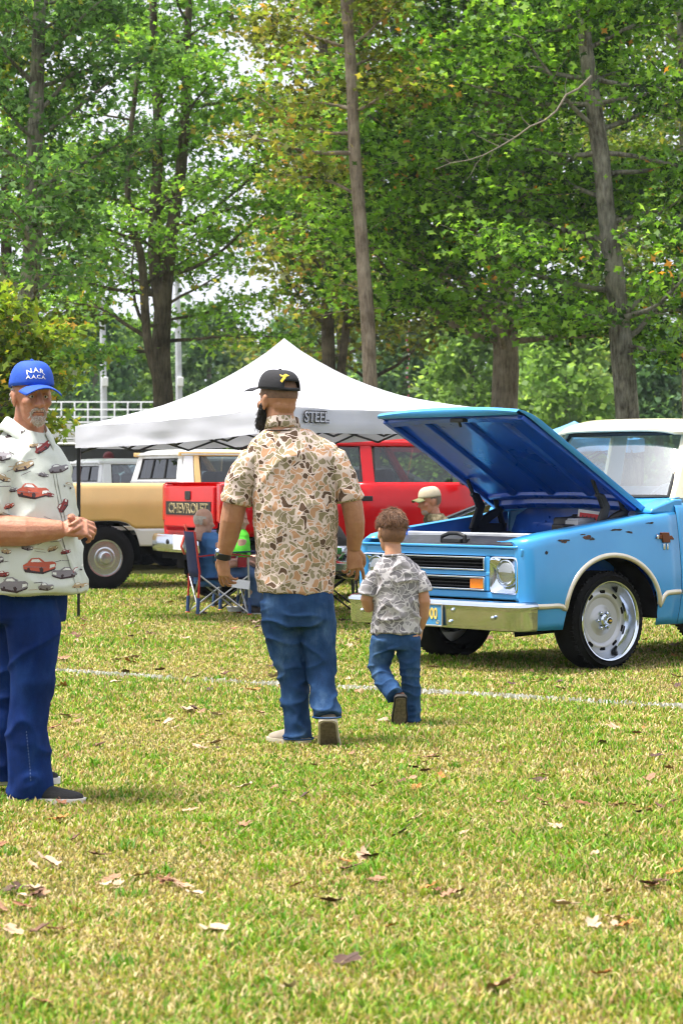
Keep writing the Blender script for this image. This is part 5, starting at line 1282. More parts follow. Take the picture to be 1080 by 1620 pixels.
def camo(name, edge, cols, scale, ew=.055, warp=.02):
    """old-style duck camouflage: rounded patches with pale outlines"""
    m, n, l, b = nodes_of(name)
    tc = n.new('ShaderNodeTexCoord')
    nz = n.new('ShaderNodeTexNoise'); nz.inputs['Scale'].default_value = 16; nz.inputs['Detail'].default_value = 1.; l.new(tc.outputs['Object'], nz.inputs['Vector'])
    ws = n.new('ShaderNodeVectorMath'); ws.operation = 'SCALE'; ws.inputs['Scale'].default_value = warp * 3
    l.new(nz.outputs['Color'], ws.inputs[0])
    ad = n.new('ShaderNodeVectorMath'); ad.operation = 'ADD'; l.new(tc.outputs['Object'], ad.inputs[0]); l.new(ws.outputs[0], ad.inputs[1])
    mp = n.new('ShaderNodeMapping'); mp.inputs['Rotation'].default_value = (.2, .35, .3); mp.inputs['Scale'].default_value = (scale, scale, scale * 1.25); l.new(ad.outputs[0], mp.inputs['Vector'])
    v = n.new('ShaderNodeTexVoronoi'); v.feature = 'DISTANCE_TO_EDGE'; v.inputs['Scale'].default_value = 1; v.inputs['Randomness'].default_value = 1.; l.new(mp.outputs[0], v.inputs['Vector'])
    c = n.new('ShaderNodeTexVoronoi'); c.feature = 'F1'; c.inputs['Scale'].default_value = 1; c.inputs['Randomness'].default_value = 1.; l.new(mp.outputs[0], c.inputs['Vector'])
    sep = n.new('ShaderNodeSeparateColor'); l.new(c.outputs['Color'], sep.inputs[0])
    rp = n.new('ShaderNodeValToRGB'); rp.color_ramp.interpolation = 'CONSTANT'; e = rp.color_ramp.elements
    while len(e) < len(cols): e.new(.5)
    for i, (p, cc) in enumerate(cols): e[i].position = p; e[i].color = (*cc, 1)
    l.new(sep.outputs[0], rp.inputs['Fac'])
    mr = n.new('ShaderNodeMapRange'); mr.inputs['From Min'].default_value = ew; mr.inputs['From Max'].default_value = ew + .045; 
    f1 = n.new('ShaderNodeMath'); f1.operation = 'SUBTRACT'; f1.inputs[1].default_value = .42; l.new(c.outputs['Distance'], f1.inputs[0])
    f2 = n.new('ShaderNodeMath'); f2.operation = 'MAXIMUM'; f2.inputs[1].default_value = 0; l.new(f1.outputs[0], f2.inputs[0])
    f3 = n.new('ShaderNodeMath'); f3.operation = 'MULTIPLY_ADD'; f3.inputs[1].default_value = -.20; l.new(f2.outputs[0], f3.inputs[0]); l.new(v.outputs['Distance'], f3.inputs[2])   # round the patch corners
    l.new(f3.outputs[0], mr.inputs['Value'])
    mx = n.new('ShaderNodeMix'); mx.data_type = 'RGBA'; mx.inputs['A'].default_value = (*edge, 1); l.new(mr.outputs[0], mx.inputs['Factor']); l.new(rp.outputs[0], mx.inputs['B'])
    l.new(mx.outputs['Result'], b.inputs['Base Color']); b.inputs['Roughness'].default_value = .8; b.inputs['Specular IOR Level'].default_value = .1
    nb = n.new('ShaderNodeTexNoise'); nb.inputs['Scale'].default_value = 14; nb.inputs['Detail'].default_value = 4; l.new(tc.outputs['Object'], nb.inputs['Vector'])
    bp = n.new('ShaderNodeBump'); bp.inputs['Strength'].default_value = .4; bp.inputs['Distance'].default_value = .012; l.new(nb.outputs['Fac'], bp.inputs['Height']); l.new(bp.outputs[0], b.inputs['Normal'])
    return m
CAMO_TAN = camo('tan_duck_camo', (.66, .54, .48), [(0, (.26, .215, .125)), (.36, (.52, .30, .175)), (.66, (.31, .26, .165)), (.88, (.12, .075, .05))], 26, .038, .032)
CAMO_GREY = camo('grey_duck_camo', (.54, .52, .535), [(0, (.22, .21, .225)), (.4, (.31, .295, .31)), (.7, (.19, .18, .195)), (.9, (.38, .35, .36))], 23, .03, .034)
CAMO_DARK = camo('brown_leaf_camo', (.10, .085, .05), [(0, (.16, .13, .08)), (.4, (.06, .05, .03)), (.7, (.20, .17, .11))], 25, .02)
JEANS_DARK = denim('indigo_denim', (.004, .014, .075), (.006, .024, .12), (.014, .048, .19))
JEANS_MID = denim('mid_blue_denim', (.010, .030, .085), (.022, .060, .15), (.09, .16, .28))
JEANS_KID = denim('worn_blue_denim', (.012, .036, .10), (.028, .075, .18), (.10, .18, .30))
def ell(c, rx, ry, z, n=28, p=2.2, rot=0.):
    """ring of a super-ellipse at height z"""
    out = []
    for k in range(n):
        a = 2 * math.pi * k / n; ca, sa = math.cos(a), math.sin(a)
        x = rx * math.copysign(abs(ca) ** (2 / p), ca); y = ry * math.copysign(abs(sa) ** (2 / p), sa)
        out.append(Vector((c[0] + x * math.cos(rot) - y * math.sin(rot), c[1] + x * math.sin(rot) + y * math.cos(rot), z)))
    return out
def folds(amp, sx, sz, seed, amp2=.0, s2=30., hip=(9., 10.)):
    def f(co, nrm):
        v = noise.noise(Vector((co.x * sx + seed, co.y * sx, co.z * sz)))
        r = (1 - 2 * abs(noise.noise(Vector((co.x * sx * .8, co.y * sx * .8 + seed, co.z * sz * 1.3)))))
        r = max(0., r); d = amp * (.5 * v + .9 * (r ** 3 - .25)) * (1 - smoothstep(hip[0], hip[1], co.z) * .85)
        if amp2: d += amp2 * noise.noise(Vector((co.x * s2, co.y * s2, co.z * s2 * .8)))
        return d
    return f
def head_frame(c, yaw, pitch=0., roll=0., s=1.):
    """face looks along +x of this frame; yaw 0 looks to image right (+X), -90 at the camera"""
    return Matrix.Translation(c) @ Matrix.Rotation(yaw, 4, 'Z') @ Matrix.Rotation(pitch, 4, 'Y') @ Matrix.Rotation(roll, 4, 'X') @ Matrix.Scale(s, 4)
def add_head(mb, F, child=False, neck=.058):
    T0 = mb.T; mb.T = F
    mb.ball((-.012, 0, .035), (.100, .079, .104), 20, 14)
    mb.ball((.026, 0, -.028), (.066, .062, .088), 16, 12); mb.ball((-.045, 0, -.012), (.058, .064, .062), 14, 10)
    mb.ball((.062, 0, -.088), (.030, .036, .026), 12, 8)
    mb.ball((.030, 0, -.075), (.050, .054, .036), 14, 8)
    mb.ball((.070, 0, .034), (.026, .052, .014), 12, 8)                    # brow
    for s in (1, -1):
        mb.ball((.056, s * .040, -.018), (.032, .026, .026), 12, 8)       # cheek
        mb.ball((-.006, s * .078, -.002), (.020, .011, .032), 12, 8)      # ear
        mb.ball((-.014, s * .084, .012), (.013, .009, .019), 10, 6); mb.ball((-.002, s * .077, -.028), (.012, .008, .013), 10, 6)
    k = .75 if child else 1.
    mb.tube([(.082, 0, .022), (.098, 0, -.004), (.112 * (1 if not child else .96), 0, -.026), (.094, 0, -.036)], [.010, .012 * k, .0165 * k, .010], 10)
    for s in (1, -1): mb.ball((.096, s * .013, -.029), (.012, .009, .009), 8, 6)
    mb.ball((.086, 0, -.054), (.012, .026, .006), 12, 6); mb.ball((.084, 0, -.066), (.012, .023, .007), 12, 6)
    mb.tube([(-.022, 0, -.03), (-.030, 0, -.10), (-.042, 0, -.20)], [neck * .95, neck, neck * 1.12], 16)
    mb.T = T0
EYE = mat('eye_white', (.75, .72, .68), .25); IRIS = mat('iris_dark', (.03, .02, .012), .2)
def add_eyes(F, parent, lid):
    for s in (1, -1):
        mb = MB(); mb.T = F; mb.ball((.070, s * .030, .006), (.012, .0135, .010), 12, 8); e = mb.build('eye', EYE, parent)
        mb = MB(); mb.T = F; mb.ball((.0785, s * .030, .006), (.0045, .0055, .0055), 10, 6); mb.build('iris', IRIS, e)
        mb = MB(); mb.T = F; mb.tube([(.076, s * .014, .010), (.083, s * .026, .0175), (.081, s * .036, .0165), (.072, s * .046, .008)], [.004, .0055, .0055, .004], 6); mb.build('eyelid', lid, parent)
        mb = MB(); mb.T = F; mb.tube([(.078, s * .014, -.004), (.081, s * .028, -.0085), (.074, s * .044, -.002)], [.003, .005, .003], 6); mb.build('eyelid', lid, parent)
def add_hand(mb, w, d, nrm, thumb, curl=(.35, .4, .45, .5), sc=1., spread=.06, tcurl=.3):
    """w wrist, d towards the fingers, nrm back of the hand, thumb = +-1 side along d x nrm"""
    w = Vector(w); d = Vector(d).normalized(); nrm = Vector(nrm); nrm = (nrm - d * nrm.dot(d)).normalized(); lat = d.cross(nrm) * thumb
    mb.tube([w - d * .015 * sc, w + d * .02 * sc, w + d * .055 * sc, w + d * .088 * sc], [(.019 * sc, .028 * sc), (.019 * sc, .036 * sc), (.017 * sc, .042 * sc), (.012 * sc, .041 * sc)], 14, True, nrm)
    L = (.078, .086, .080, .062)
    for j in range(4):
        off = (1.5 - j) * .0205 * sc
        p = w + d * ((.082 - .004 * abs(j - 1)) * sc) + lat * off; e = (d + lat * (1.5 - j) * spread).normalized()
        pts = [p - e * .02 * sc, p]; c = curl[j]
        ax = lat
        for k, f in enumerate((.46, .30, .24)):
            a = c * (.7 if k == 0 else 1.1 if k == 1 else .8)
            e = (Quaternion(ax, -a * (1 if thumb > 0 else -1) * (1 if True else 1)) @ e)
            if k == 0 and e.dot(nrm) > .0 and c > .05:                       # always bend towards the palm
                e = (Quaternion(ax, 2 * a * (1 if thumb > 0 else -1)) @ e); ax = -ax
            p = p + e * (L[j] * f * sc); pts.append(p.copy())
        rr = (.0098 if j < 3 else .0085) * sc
        mb.tube(pts, [rr, rr, rr * .95, rr * .86, rr * .66], 10)
    b = w + d * .018 * sc + lat * .026 * sc
    e = (lat * .75 + d * .75 - nrm * .25).normalized(); e2 = (lat * .25 + d - nrm * (.2 + tcurl)).normalized(); e3 = (d - lat * .1 - nrm * (.3 + tcurl)).normalized()
    p1 = b + e * .036 * sc; p2 = p1 + e2 * .034 * sc; p3 = p2 + e3 * .026 * sc
    mb.tube([b - e * .012 * sc, p1, p2, p3], [.017 * sc, .0135 * sc, .0115 * sc, .008 * sc], 10)
def add_shoe(F, parent, upper, sole, L=.29, w=.052, h=.085, extra=None, name='shoe'):
    """heel at the origin of F, toe along +x"""
    st = [(0, .42, .7), (.025, .68, .95), (.06, .80, 1.0), (.12, .82, 1.05), (.3, .84, 1.0), (.48, .92, .82), (.66, 1.04, .62), (.82, 1.0, .50), (.94, .74, .40), (1.0, .35, .28)]
    mb = MB(); mb.T = F; rs = []
    for t, a, b in st: rs.append([Vector((t * L, w * a * u, .018 + (h * b) * v)) for u, v in ((-.95, 0), (-1.0, .25), (-.9, .6), (-.55, .93), (0, 1), (.55, .93), (.9, .6), (1.0, .25), (.95, 0))])
    mb.rings(rs); o = mb.build(name, upper, parent, angle=50, sub=1)
    mb = MB(); mb.T = F; rs = []
    for t, a, b in st: rs.append([Vector((-.006 + t * (L + .014), w * 1.08 * a * u, z)) for u, z in ((-1, .002), (-1.03, .012), (-1, .028), (1, .028), (1.03, .012), (1, .002))])
    mb.rings(rs); so = mb.build('sole', sole, o, angle=50)
    mb = MB(); mb.T = F; rs = []
    for t, a, b in st: rs.append([Vector((.004 + t * (L - .012), w * .86 * a * u, z)) for u, z in ((-1, -.002), (-1, .006), (1, .006), (1, -.002))])
    mb.rings(rs); mb.build('tread', mat('worn_tread', (.14, .11, .07), .85, 0, .35, 60., .5, 120.), o)
    return o
def ray_project(o, px_pts, s, px0, py0, off=.003):
    """drop a flat print onto a garment along the view direction (figure space: x right, z up)"""
    pass
def bvh_of(o):
    return BVHTree.FromPolygons([v.co.copy() for v in o.data.vertices], [p.vertices[:] for p in o.data.polygons])
def print_on(bv, poly, name, m, parent, d=Vector((0, 1, 0)), y0=-2., off=.0025, dens=1):
    """flat print: a polygon (figure x, z) laid on the garment surface"""
    cx = sum(p[0] for p in poly) / len(poly); cz = sum(p[1] for p in poly) / len(poly)
    pts = []
    for i in range(len(poly)):
        a, b = poly[i], poly[(i + 1) % len(poly)]
        for k in range(3): pts.append((lerp(a[0], b[0], k / 3), lerp(a[1], b[1], k / 3)))
    rings = []
    for f in (1., .66, .33, .04):
        row = []
        for x, z in pts:
            h = bv.ray_cast(Vector((lerp(cx, x, f), y0, lerp(cz, z, f))), d)
            if h[0] is None: return None
            n = h[1] if h[1].dot(d) < 0 else -h[1]
            row.append(h[0] + n * off)
        rings.append(row)
    mb = MB(); mb.rings(rings, False, True); return mb.build(name, m, parent, angle=80)

def strands(o, n, L, r, m, seed=1, lean=Vector((0, 0, -1)), mix=.8, parent=None):
    """single hairs standing off a hair mesh, so that its edge is not smooth"""
    q = random.Random(seed); me = o.data; mb = MB(); fs = list(me.polygons)
    for _ in range(n):
        f = q.choice(fs); c = f.center.copy(); nr = f.normal.copy(); t = (lean + Vector((q.uniform(-.5, .5), q.uniform(-.5, .5), q.uniform(-.5, .5))))
        t = (t - nr * t.dot(nr)); t = t.normalized() if t.length > .01 else Vector((1, 0, 0))
        l_ = L * q.uniform(.5, 1.3); p1 = c + (nr * .35 + t * mix).normalized() * l_ * .5; p2 = p1 + (nr * .15 + t).normalized() * l_ * .5
        mb.tube([c - nr * .002, p1, p2], [r, r * .8, r * .25], 3, False)
    so = mb.build('hair_strands', m, parent or o, angle=80); so['kind'] = 'stuff'; return so
# ---------------------------------------------------------------- the bearded man walking away
def bearded_man():
    s, x0, y0 = 306., 475., 1178.
    T = empty('person', G(475, 12.75), 0, 'bearded man in tan duck camo shirt, jeans and black cap walking away', 'person')
    q = lambda px, py, dy=0.: Vector(((px - x0) / s, dy, (y0 - py) / s))
    F = head_frame(q(438, 635, .02), R(130), R(-2), 0, 1.11)
    body = MB(); add_head(body, F, neck=.066)
    body.rings([ell(((cx - x0) / s, cy), rx, ry, (y0 - z) / s) for z, cx, cy, rx, ry in ((985, 475, .03, .15, .11), (930, 470, .03, .19, .14), (850, 468, .03, .20, .145), (760, 465, .02, .21, .13), (710, 460, .01, .17, .09), (685, 450, .0, .085, .06))])
    for pts, rr in (([(445, 960, .0), (457, 1055, .03), (468, 1150, .03)], (.08, .048, .04)), ([(500, 960, -.0), (510, 1050, .0), (515, 1122, -.1)], (.08, .048, .04))):
        body.tube([q(*p) for p in pts], rr, 14)
    # arms
    L = [q(410, 738, .0), q(384, 757, -.01), q(371, 800, -.01), q(367, 822, .0), q(361, 850, .03), q(353, 880, .06)]
    body.tube(L, [.045, .060, .062, .061, .053, .036], 16)
    Rr = [q(520, 738, .0), q(546, 757, .0), q(557, 800, .0), q(561, 825, .01), q(562, 845, .03), q(559, 868, .06)]
    body.tube(Rr, [.045, .056, .056, .053, .048, .036], 16)
    add_hand(body, q(352, 882, .062), Vector((.06, .10, -1)), Vector((-.72, -.68, .0)), 1, (.35, .5, .6, .7), 1.14, .17)
    add_hand(body, q(559, 870, .062), Vector((.10, .12, -1)), Vector((.45, -.9, .0)), -1, (.25, .45, .65, .8), 1.14, .17)
    bo = fuse(body, 'body', SKIN_TAN, T, .0042, 2)
    # clipped hair and beard
    stub = mat('clipped_hair', (.16, .09, .055), .85, 0, .25, 60.); brd = mat('black_beard', (.012, .010, .010), .8, 0, .3, 90., .8, 130.)
    h = MB(); h.T = F; h.ball((-.014, 0, .036), (.1012, .0802, .104), 24, 16); ho = h.build('hair', stub, T, angle=80)
    me = ho.data; bm = bmesh.new(); bm.from_mesh(me); Fi = F.inverted()
    bmesh.ops.delete(bm, geom=[v for v in bm.verts if (Fi @ v.co).x > .045 or (Fi @ v.co).z < .0], context='VERTS'); bm.to_mesh(me); bm.free()
    b = MB(); b.T = F
    b.ball((.050, 0, -.100), (.052, .058, .050), 16, 10); b.ball((.055, 0, -.150), (.040, .046, .055), 14, 10); b.ball((.056, 0, -.195), (.026, .032, .035), 12, 8)
    for sd in (1, -1):
        b.tube([(.010, sd * .074, -.005), (.018, sd * .072, -.04), (.035, sd * .062, -.08), (.05, sd * .04, -.12)], [.012, .018, .026, .035], 10)
        b.tube([(.088, sd * .004, -.047), (.078, sd * .03, -.06), (.066, sd * .042, -.085)], [.008, .010, .014], 8)
    be = fuse(b, 'beard', brd, T, .006, 2, lambda co, n: .006 * noise.noise(co * 60) + .004 * noise.noise(co * 130))
    strands(be, 900, .022, .0011, brd, 3)
    # cap, worn with the brim to the left
    capm = mat('black_cap_cloth', (.014, .014, .018), .85, 0, .25, 30., .2, 90.)
    F2 = F @ Matrix.Translation((-.012, 0, .052)) @ Matrix.Rotation(R(-4), 4, 'Y')
    c = MB(); c.T = F2; rs = []
    for t in [i / 9 for i in range(10)]:
        a = t * math.pi / 2; rr = math.cos(a) ** .55 if t < 1 else .02
        rs.append([Vector((.112 * rr * math.cos(2 * math.pi * k / 36), .091 * rr * math.sin(2 * math.pi * k / 36), .005 + .092 * math.sin(a))) for k in range(36)])
    c.rings(rs, False, True); co = c.build('cap', capm, T, angle=80)
    me = co.data; bm = bmesh.new(); bm.from_mesh(me); F2i = F2.inverted()                 # half-moon opening above the strap
    kill = []
    for f in bm.faces:
        p = F2i @ f.calc_center_median()
        if p.x < -.06 and abs(p.y) < .045 and .018 < p.z < .055 - 8 * p.y * p.y: kill.append(f)
    bmesh.ops.delete(bm, geom=kill, context='FACES'); bm.to_mesh(me); bm.free(); solidify(co, .003)
    c = MB(); c.T = F2; rs = []
    for i in range(9):
        u = i / 8; rs.append([Vector((lerp(.085, .175, u), .088 * v * (1 - .22 * u ** 3), .012 - .010 * u - .020 * v * v)) for v in [k / 7 - 1 for k in range(15)]])
    c.grid(rs); solidify(c.build('brim', capm, co, angle=80), .004)
    c = MB(); c.T = F2; c.ball((0, 0, .098), (.008, .008, .004), 10, 6); c.build('cap_button', capm, co)
    bv = bvh_of(co); yel = mat('yellow_thread', (.80, .58, .04), .6)
    for poly in ([(444, 604), (449, 597), (453, 599), (449, 604), (447, 607)], [(446, 597), (452, 593), (458, 596), (451, 598)], [(443, 594), (448, 595), (450, 598), (445, 597)]):
        print_on(bv, [((a - x0) / s, (y0 - z) / s) for a, z in poly], 'embroidery', yel, co, off=.004)
    # shirt
    sh = MB()
    sh.rings([ell(((cx - x0) / s, cy), rx, ry, (y0 - z) / s, 36, 2.4) for z, cx, cy, rx, ry in ((938, 468, .04, .198, .165), (925, 468, .04, .199, .167), (880, 467, .04, .208, .178), (830, 467, .035, .216, .180), (780, 466, .03, .226, .175), (745, 465, .02, .238, .16), (722, 464, .01, .240, .14), (706, 461, .005, .226, .118), (695, 458, .0, .19, .10), (685, 454, .0, .14, .09), (676, 449, .0, .088, .082))])
    sl = MB(); sl.tube([q(420, 718, 0), q(400, 726, -.005), q(385, 756, -.01), q(375, 785, -.01), q(372, 798, -.01)], [.058, .072, .080, .081, .083], 20)
    sr = MB(); sr.tube([q(512, 718, 0), q(530, 726, 0), q(544, 756, 0), q(551, 780, 0), q(553, 792, 0)], [.056, .069, .074, .073, .074], 20)
    so = fuse(sh, 'shirt', CAMO_TAN, T, .0085, 5, folds(.015, 7., 2.6, 3., .003, 22.))
    fuse(sl, 'sleeve', CAMO_TAN, so, .0085, 3, folds(.011, 8., 6., 5., .003, 24.)); fuse(sr, 'sleeve', CAMO_TAN, so, .0085, 3, folds(.011, 8., 6., 8., .003, 24.))
    cl = MB(); rs = []
    for zz, g in ((682, 1.10), (672, 1.02), (664, .98), (663, 1.06), (671, 1.13), (680, 1.2)):
        rs.append([p + Vector((0, 0, -.02 * math.sin(2 * math.pi * k / 30 + .0) * (1 if True else 0))) for k, p in enumerate(ell(((447 - x0) / s, .005), .080 * g, .074 * g, (y0 - zz) / s, 30))])
    cl.grid([r_ + [r_[0]] for r_ in rs]); solidify(cl.build('collar', CAMO_TAN, so, angle=80), .003)
    cl = MB(); cl.tube([p + Vector((0, 0, .0)) for p in ell(((448 - x0) / s, .005), .098, .089, (y0 - 681) / s, 30)] , .004, 6, False); cl.build('collar_seam', mat('dark_brown_thread', (.06, .035, .025), .8), so)
    # jeans
    je = MB()
    je.rings([ell(((cx - x0) / s, cy), rx, ry, (y0 - z) / s, 32, 2.4) for z, cx, cy, rx, ry in ((918, 470, .03, .172, .13), (945, 471, .02, .182, .14), (970, 472, .015, .184, .14), (990, 474, .01, .165, .125))])
    je.tube([q(443, 950, .01), q(444, 985, .02), q(452, 1020, .03), q(461, 1060, .04), q(467, 1105, .035), q(471, 1145, .03), q(472, 1169, .03)], [.108, .102, .090, .078, .073, .073, .077], 20)
    je.tube([q(497, 950, .0), q(500, 985, -.0), q(504, 1020, -.0), q(508, 1055, -.01), q(511, 1090, -.05), q(516, 1122, -.10), q(517, 1130, -.112)], [.102, .096, .085, .074, .069, .069, .072], 20)
    jo = fuse(je, 'jeans', JEANS_MID, T, .0075, 3, folds(.0145, 7., 10., 9., .003, 28., (.62, .74)))
    bv = bvh_of(jo)
    for pc, rr_ in ((q(472, 1167, .03), .0775), (q(517, 1129, -.112), .0725)):
        c_ = MB(); c_.tube([p_ for p_ in ell((pc.x, pc.y), rr_, rr_, pc.z - .006, 28)] + [ell((pc.x, pc.y), rr_, rr_, pc.z - .006, 28)[0]], .0045, 6, False); c_.build('cuff_hem', JEANS_MID, jo)
    # shoes: left planted, right pushing off
    cream = mat('cream_shoe', (.36, .30, .235), .8, 0, .1, 20.); foam = mat('cream_sole', (.52, .46, .36), .7, 0, .08, 20.); tread = mat('dark_tread', (.10, .085, .05), .85, 0, .3, 40.)
    add_shoe(Matrix.Translation(q(484, 1179, -.03)) @ Matrix.Rotation(R(132), 4, 'Z'), T, cream, foam, .28, .05, .085)
    so2 = add_shoe(Matrix.Translation(q(519, 1131, -.15)) @ Matrix.Rotation(R(86), 4, 'Z') @ Matrix.Rotation(R(52), 4, 'Y') @ Matrix.Translation((0, 0, -.03)), T, cream, foam, .29, .055, .085)
    # watch
    wt = MB(); wt.tube([q(353, 874, .055), q(351, 884, .063)], .043, 20); wo = wt.build('watch', BLACK, T, bevel=.003)
    wt = MB(); wt.lathe([(.002, -.008), (.02, -.008), (.022, .006), (.002, .008)], q(344, 874, .04), 'X', 18); wt.build('watch_case', CHROME, wo)
    return T
bearded_man()

# ---------------------------------------------------------------- the boy
def boy():
    s, x0, y0 = 284., 625., 1150.
    T = empty('person', G(625, 13.75), 0, 'small boy in grey camo t-shirt and jeans walking towards the blue pickup', 'person')
    q = lambda px, py, dy=0.: Vector(((px - x0) / s, dy, (y0 - py) / s))
    F = head_frame(q(619, 845, .05), R(112), R(4), R(3), .92)
    body = MB(); add_head(body, F, True, .050)
    body.rings([ell(((cx - x0) / s, cy), rx, ry, (y0 - z) / s) for z, cx, cy, rx, ry in ((1015, 628, .02, .095, .065), (980, 628, .02, .105, .07), (930, 626, .01, .11, .07), (900, 626, .0, .10, .055), (886, 624, .0, .05, .045))])
    for pts in ([(610, 1005, .0), (598, 1058, .04), (622, 1098, -.10)], [(645, 1005, .0), (649, 1068, .03), (652, 1130, .05)]): body.tube([q(*p) for p in pts], (.06, .045, .035), 12)
    body.tube([q(602, 918, 0), q(584, 932, -.01), q(580, 950, .0), q(583, 962, .02), q(592, 958, .10), q(600, 952, .16)], [.026, .036, .037, .035, .032, .025], 14)
    body.tube([q(652, 916, 0), q(667, 932, -.01), q(671, 953, -.01), q(669, 978, .02), q(665, 996, .05)], [.026, .034, .034, .031, .023], 14)
    add_hand(body, q(601, 951, .165), Vector((.7, .6, .3)), Vector((-.3, .3, .9)), 1, (.6, .7, .7, .7), .72)
    add_hand(body, q(665, 998, .052), Vector((-.08, .12, -1)), Vector((.9, -.3, .0)), -1, (.5, .6, .6, .7), .72)
    fuse(body, 'body', SKIN_KID, T, .005, 3)
    hm = mat('brown_hair', (.13, .062, .03), .6, 0, .3, 40.)
    n_, l_ = hm.node_tree.nodes, hm.node_tree.links; b_ = n_['Principled BSDF']
    w = n_.new('ShaderNodeTexNoise'); w.inputs['Scale'].default_value = 60; w.inputs['Detail'].default_value = 3; tc = n_.new('ShaderNodeTexCoord'); mp = n_.new('ShaderNodeMapping'); mp.inputs['Scale'].default_value = (2.2, 2.2, .25); l_.new(tc.outputs['Object'], mp.inputs[0]); l_.new(mp.outputs[0], w.inputs[0])
    bp = n_.new('ShaderNodeBump'); bp.inputs['Strength'].default_value = .8; bp.inputs['Distance'].default_value = .01; l_.new(w.outputs[0], bp.inputs['Height']); l_.new(bp.outputs[0], b_.inputs['Normal'])
    h = MB(); h.T = F; h.ball((-.010, 0, .046), (.110, .088, .100), 28, 20)
    ho = h.build('hair', hm, T, angle=80); me = ho.data; Fi = F.inverted(); bm = bmesh.new(); bm.from_mesh(me)
    bmesh.ops.subdivide_edges(bm, edges=bm.edges, cuts=1, use_grid_fill=True)
    bmesh.ops.delete(bm, geom=[v for v in bm.verts if (Fi @ v.co).z < -.03 + .4 * max(0, (Fi @ v.co).x) or ((Fi @ v.co).x > .072 and (Fi @ v.co).z < .07)], context='VERTS')
    for v in bm.verts:
        p = Fi @ v.co; v.co += v.normal * (.006 * noise.noise(Vector((p.x * 22, p.y * 60, p.z * 9))) + .004 * noise.noise(p * 70)) - v.normal * .026 * max(0, (.035 - p.z) / .06)
    bm.to_mesh(me); bm.free(); me.update(); strands(ho, 1500, .030, .0012, hm, 5, Vector((-.2, -.1, -.9)))
    strands(ho, 500, .024, .0012, mat('light_brown_hair', (.24, .125, .06), .6), 6, Vector((.3, -.2, -.8)))
    h = MB(); h.T = F; h.ball((-.020, 0, .006), (.092, .0795, .092), 24, 16); fo = h.build('hair_fade', mat('short_brown_hair', (.20, .10, .055), .8, 0, .2, 60.), T, angle=80)
    me = fo.data; bm = bmesh.new(); bm.from_mesh(me); bmesh.ops.delete(bm, geom=[v for v in bm.verts if (Fi @ v.co).z < -.068 or (Fi @ v.co).x > .0], context='VERTS'); bm.to_mesh(me); bm.free()
    sh = MB()
    sh.rings([ell(((cx - x0) / s, cy), rx, ry, (y0 - z) / s, 32, 2.4) for z, cx, cy, rx, ry in ((1004, 626, .015, .137, .098), (985, 626, .015, .135, .098), (955, 626, .012, .132, .098), (925, 627, .01, .134, .09), (908, 627, .0, .140, .08), (895, 626, .0, .118, .068), (887, 624, .0, .085, .058), (881, 622, .0, .055, .050))])
    sl = MB(); sl.tube([q(603, 911, 0), q(592, 915, -.003), q(584, 930, -.008), q(581, 944, -.008)], [.038, .050, .053, .056], 18)
    sr = MB(); sr.tube([q(651, 909, 0), q(661, 914, -.003), q(668, 928, -.008), q(670, 938, -.008)], [.038, .047, .048, .050], 18)
    so = fuse(sh, 'shirt', CAMO_GREY, T, .0065, 4, folds(.013, 11., 9., 5., .003, 40.))
    fuse(sl, 'sleeve', CAMO_GREY, so, .0065, 2, folds(.008, 12., 9., 5., .002, 40.)); fuse(sr, 'sleeve', CAMO_GREY, so, .0065, 2, folds(.008, 12., 9., 7., .002, 40.))
    cl = MB(); cl.tube([p + Vector((0, 0, .004 * math.cos(2 * math.pi * k / 24))) for k, p in enumerate(ell(((622 - x0) / s, .0), .057, .053, (y0 - 880) / s, 24))] + [ell(((622 - x0) / s, .0), .057, .053, (y0 - 880) / s, 24)[0]], .0075, 8, False); cl.build('collar', CAMO_GREY, so)
    je = MB()
    je.rings([ell(((cx - x0) / s, cy), rx, ry, (y0 - z) / s, 28, 2.4) for z, cx, cy, rx, ry in ((992, 627, .01, .112, .075), (1012, 627, .01, .122, .084), (1030, 627, .01, .118, .08))])
    je.tube([q(607, 1010, .0), q(603, 1035, .02), q(599, 1058, .03), q(607, 1078, -.02), q(620, 1096, -.09), q(624, 1100, -.11)], [.073, .070, .060, .056, .052, .053], 18)
    je.tube([q(645, 1010, .0), q(647, 1040, .015), q(649, 1070, .025), q(651, 1105, .045), q(652, 1138, .06), q(652, 1145, .06)], [.070, .066, .055, .050, .048, .050], 18)
    fuse(je, 'jeans', JEANS_KID, T, .0065, 3, folds(.009, 11., 14., 2., .002, 45., (.40, .47)))
    bm_ = mat('brown_boot', (.075, .032, .02), .5, 0, .25, 15.); bs = mat('black_boot_sole', (.02, .017, .015), .7)
    add_shoe(Matrix.Translation(q(632, 1098, -.13)) @ Matrix.Rotation(R(95), 4, 'Z') @ Matrix.Rotation(R(66), 4, 'Y') @ Matrix.Translation((0, 0, -.03)), T, bm_, bs, .185, .040, .075, name='boot')
    add_shoe(Matrix.Translation(q(656, 1150, .03)) @ Matrix.Rotation(R(112), 4, 'Z'), T, bm_, bs, .185, .038, .07, name='boot')
    return T
boy()

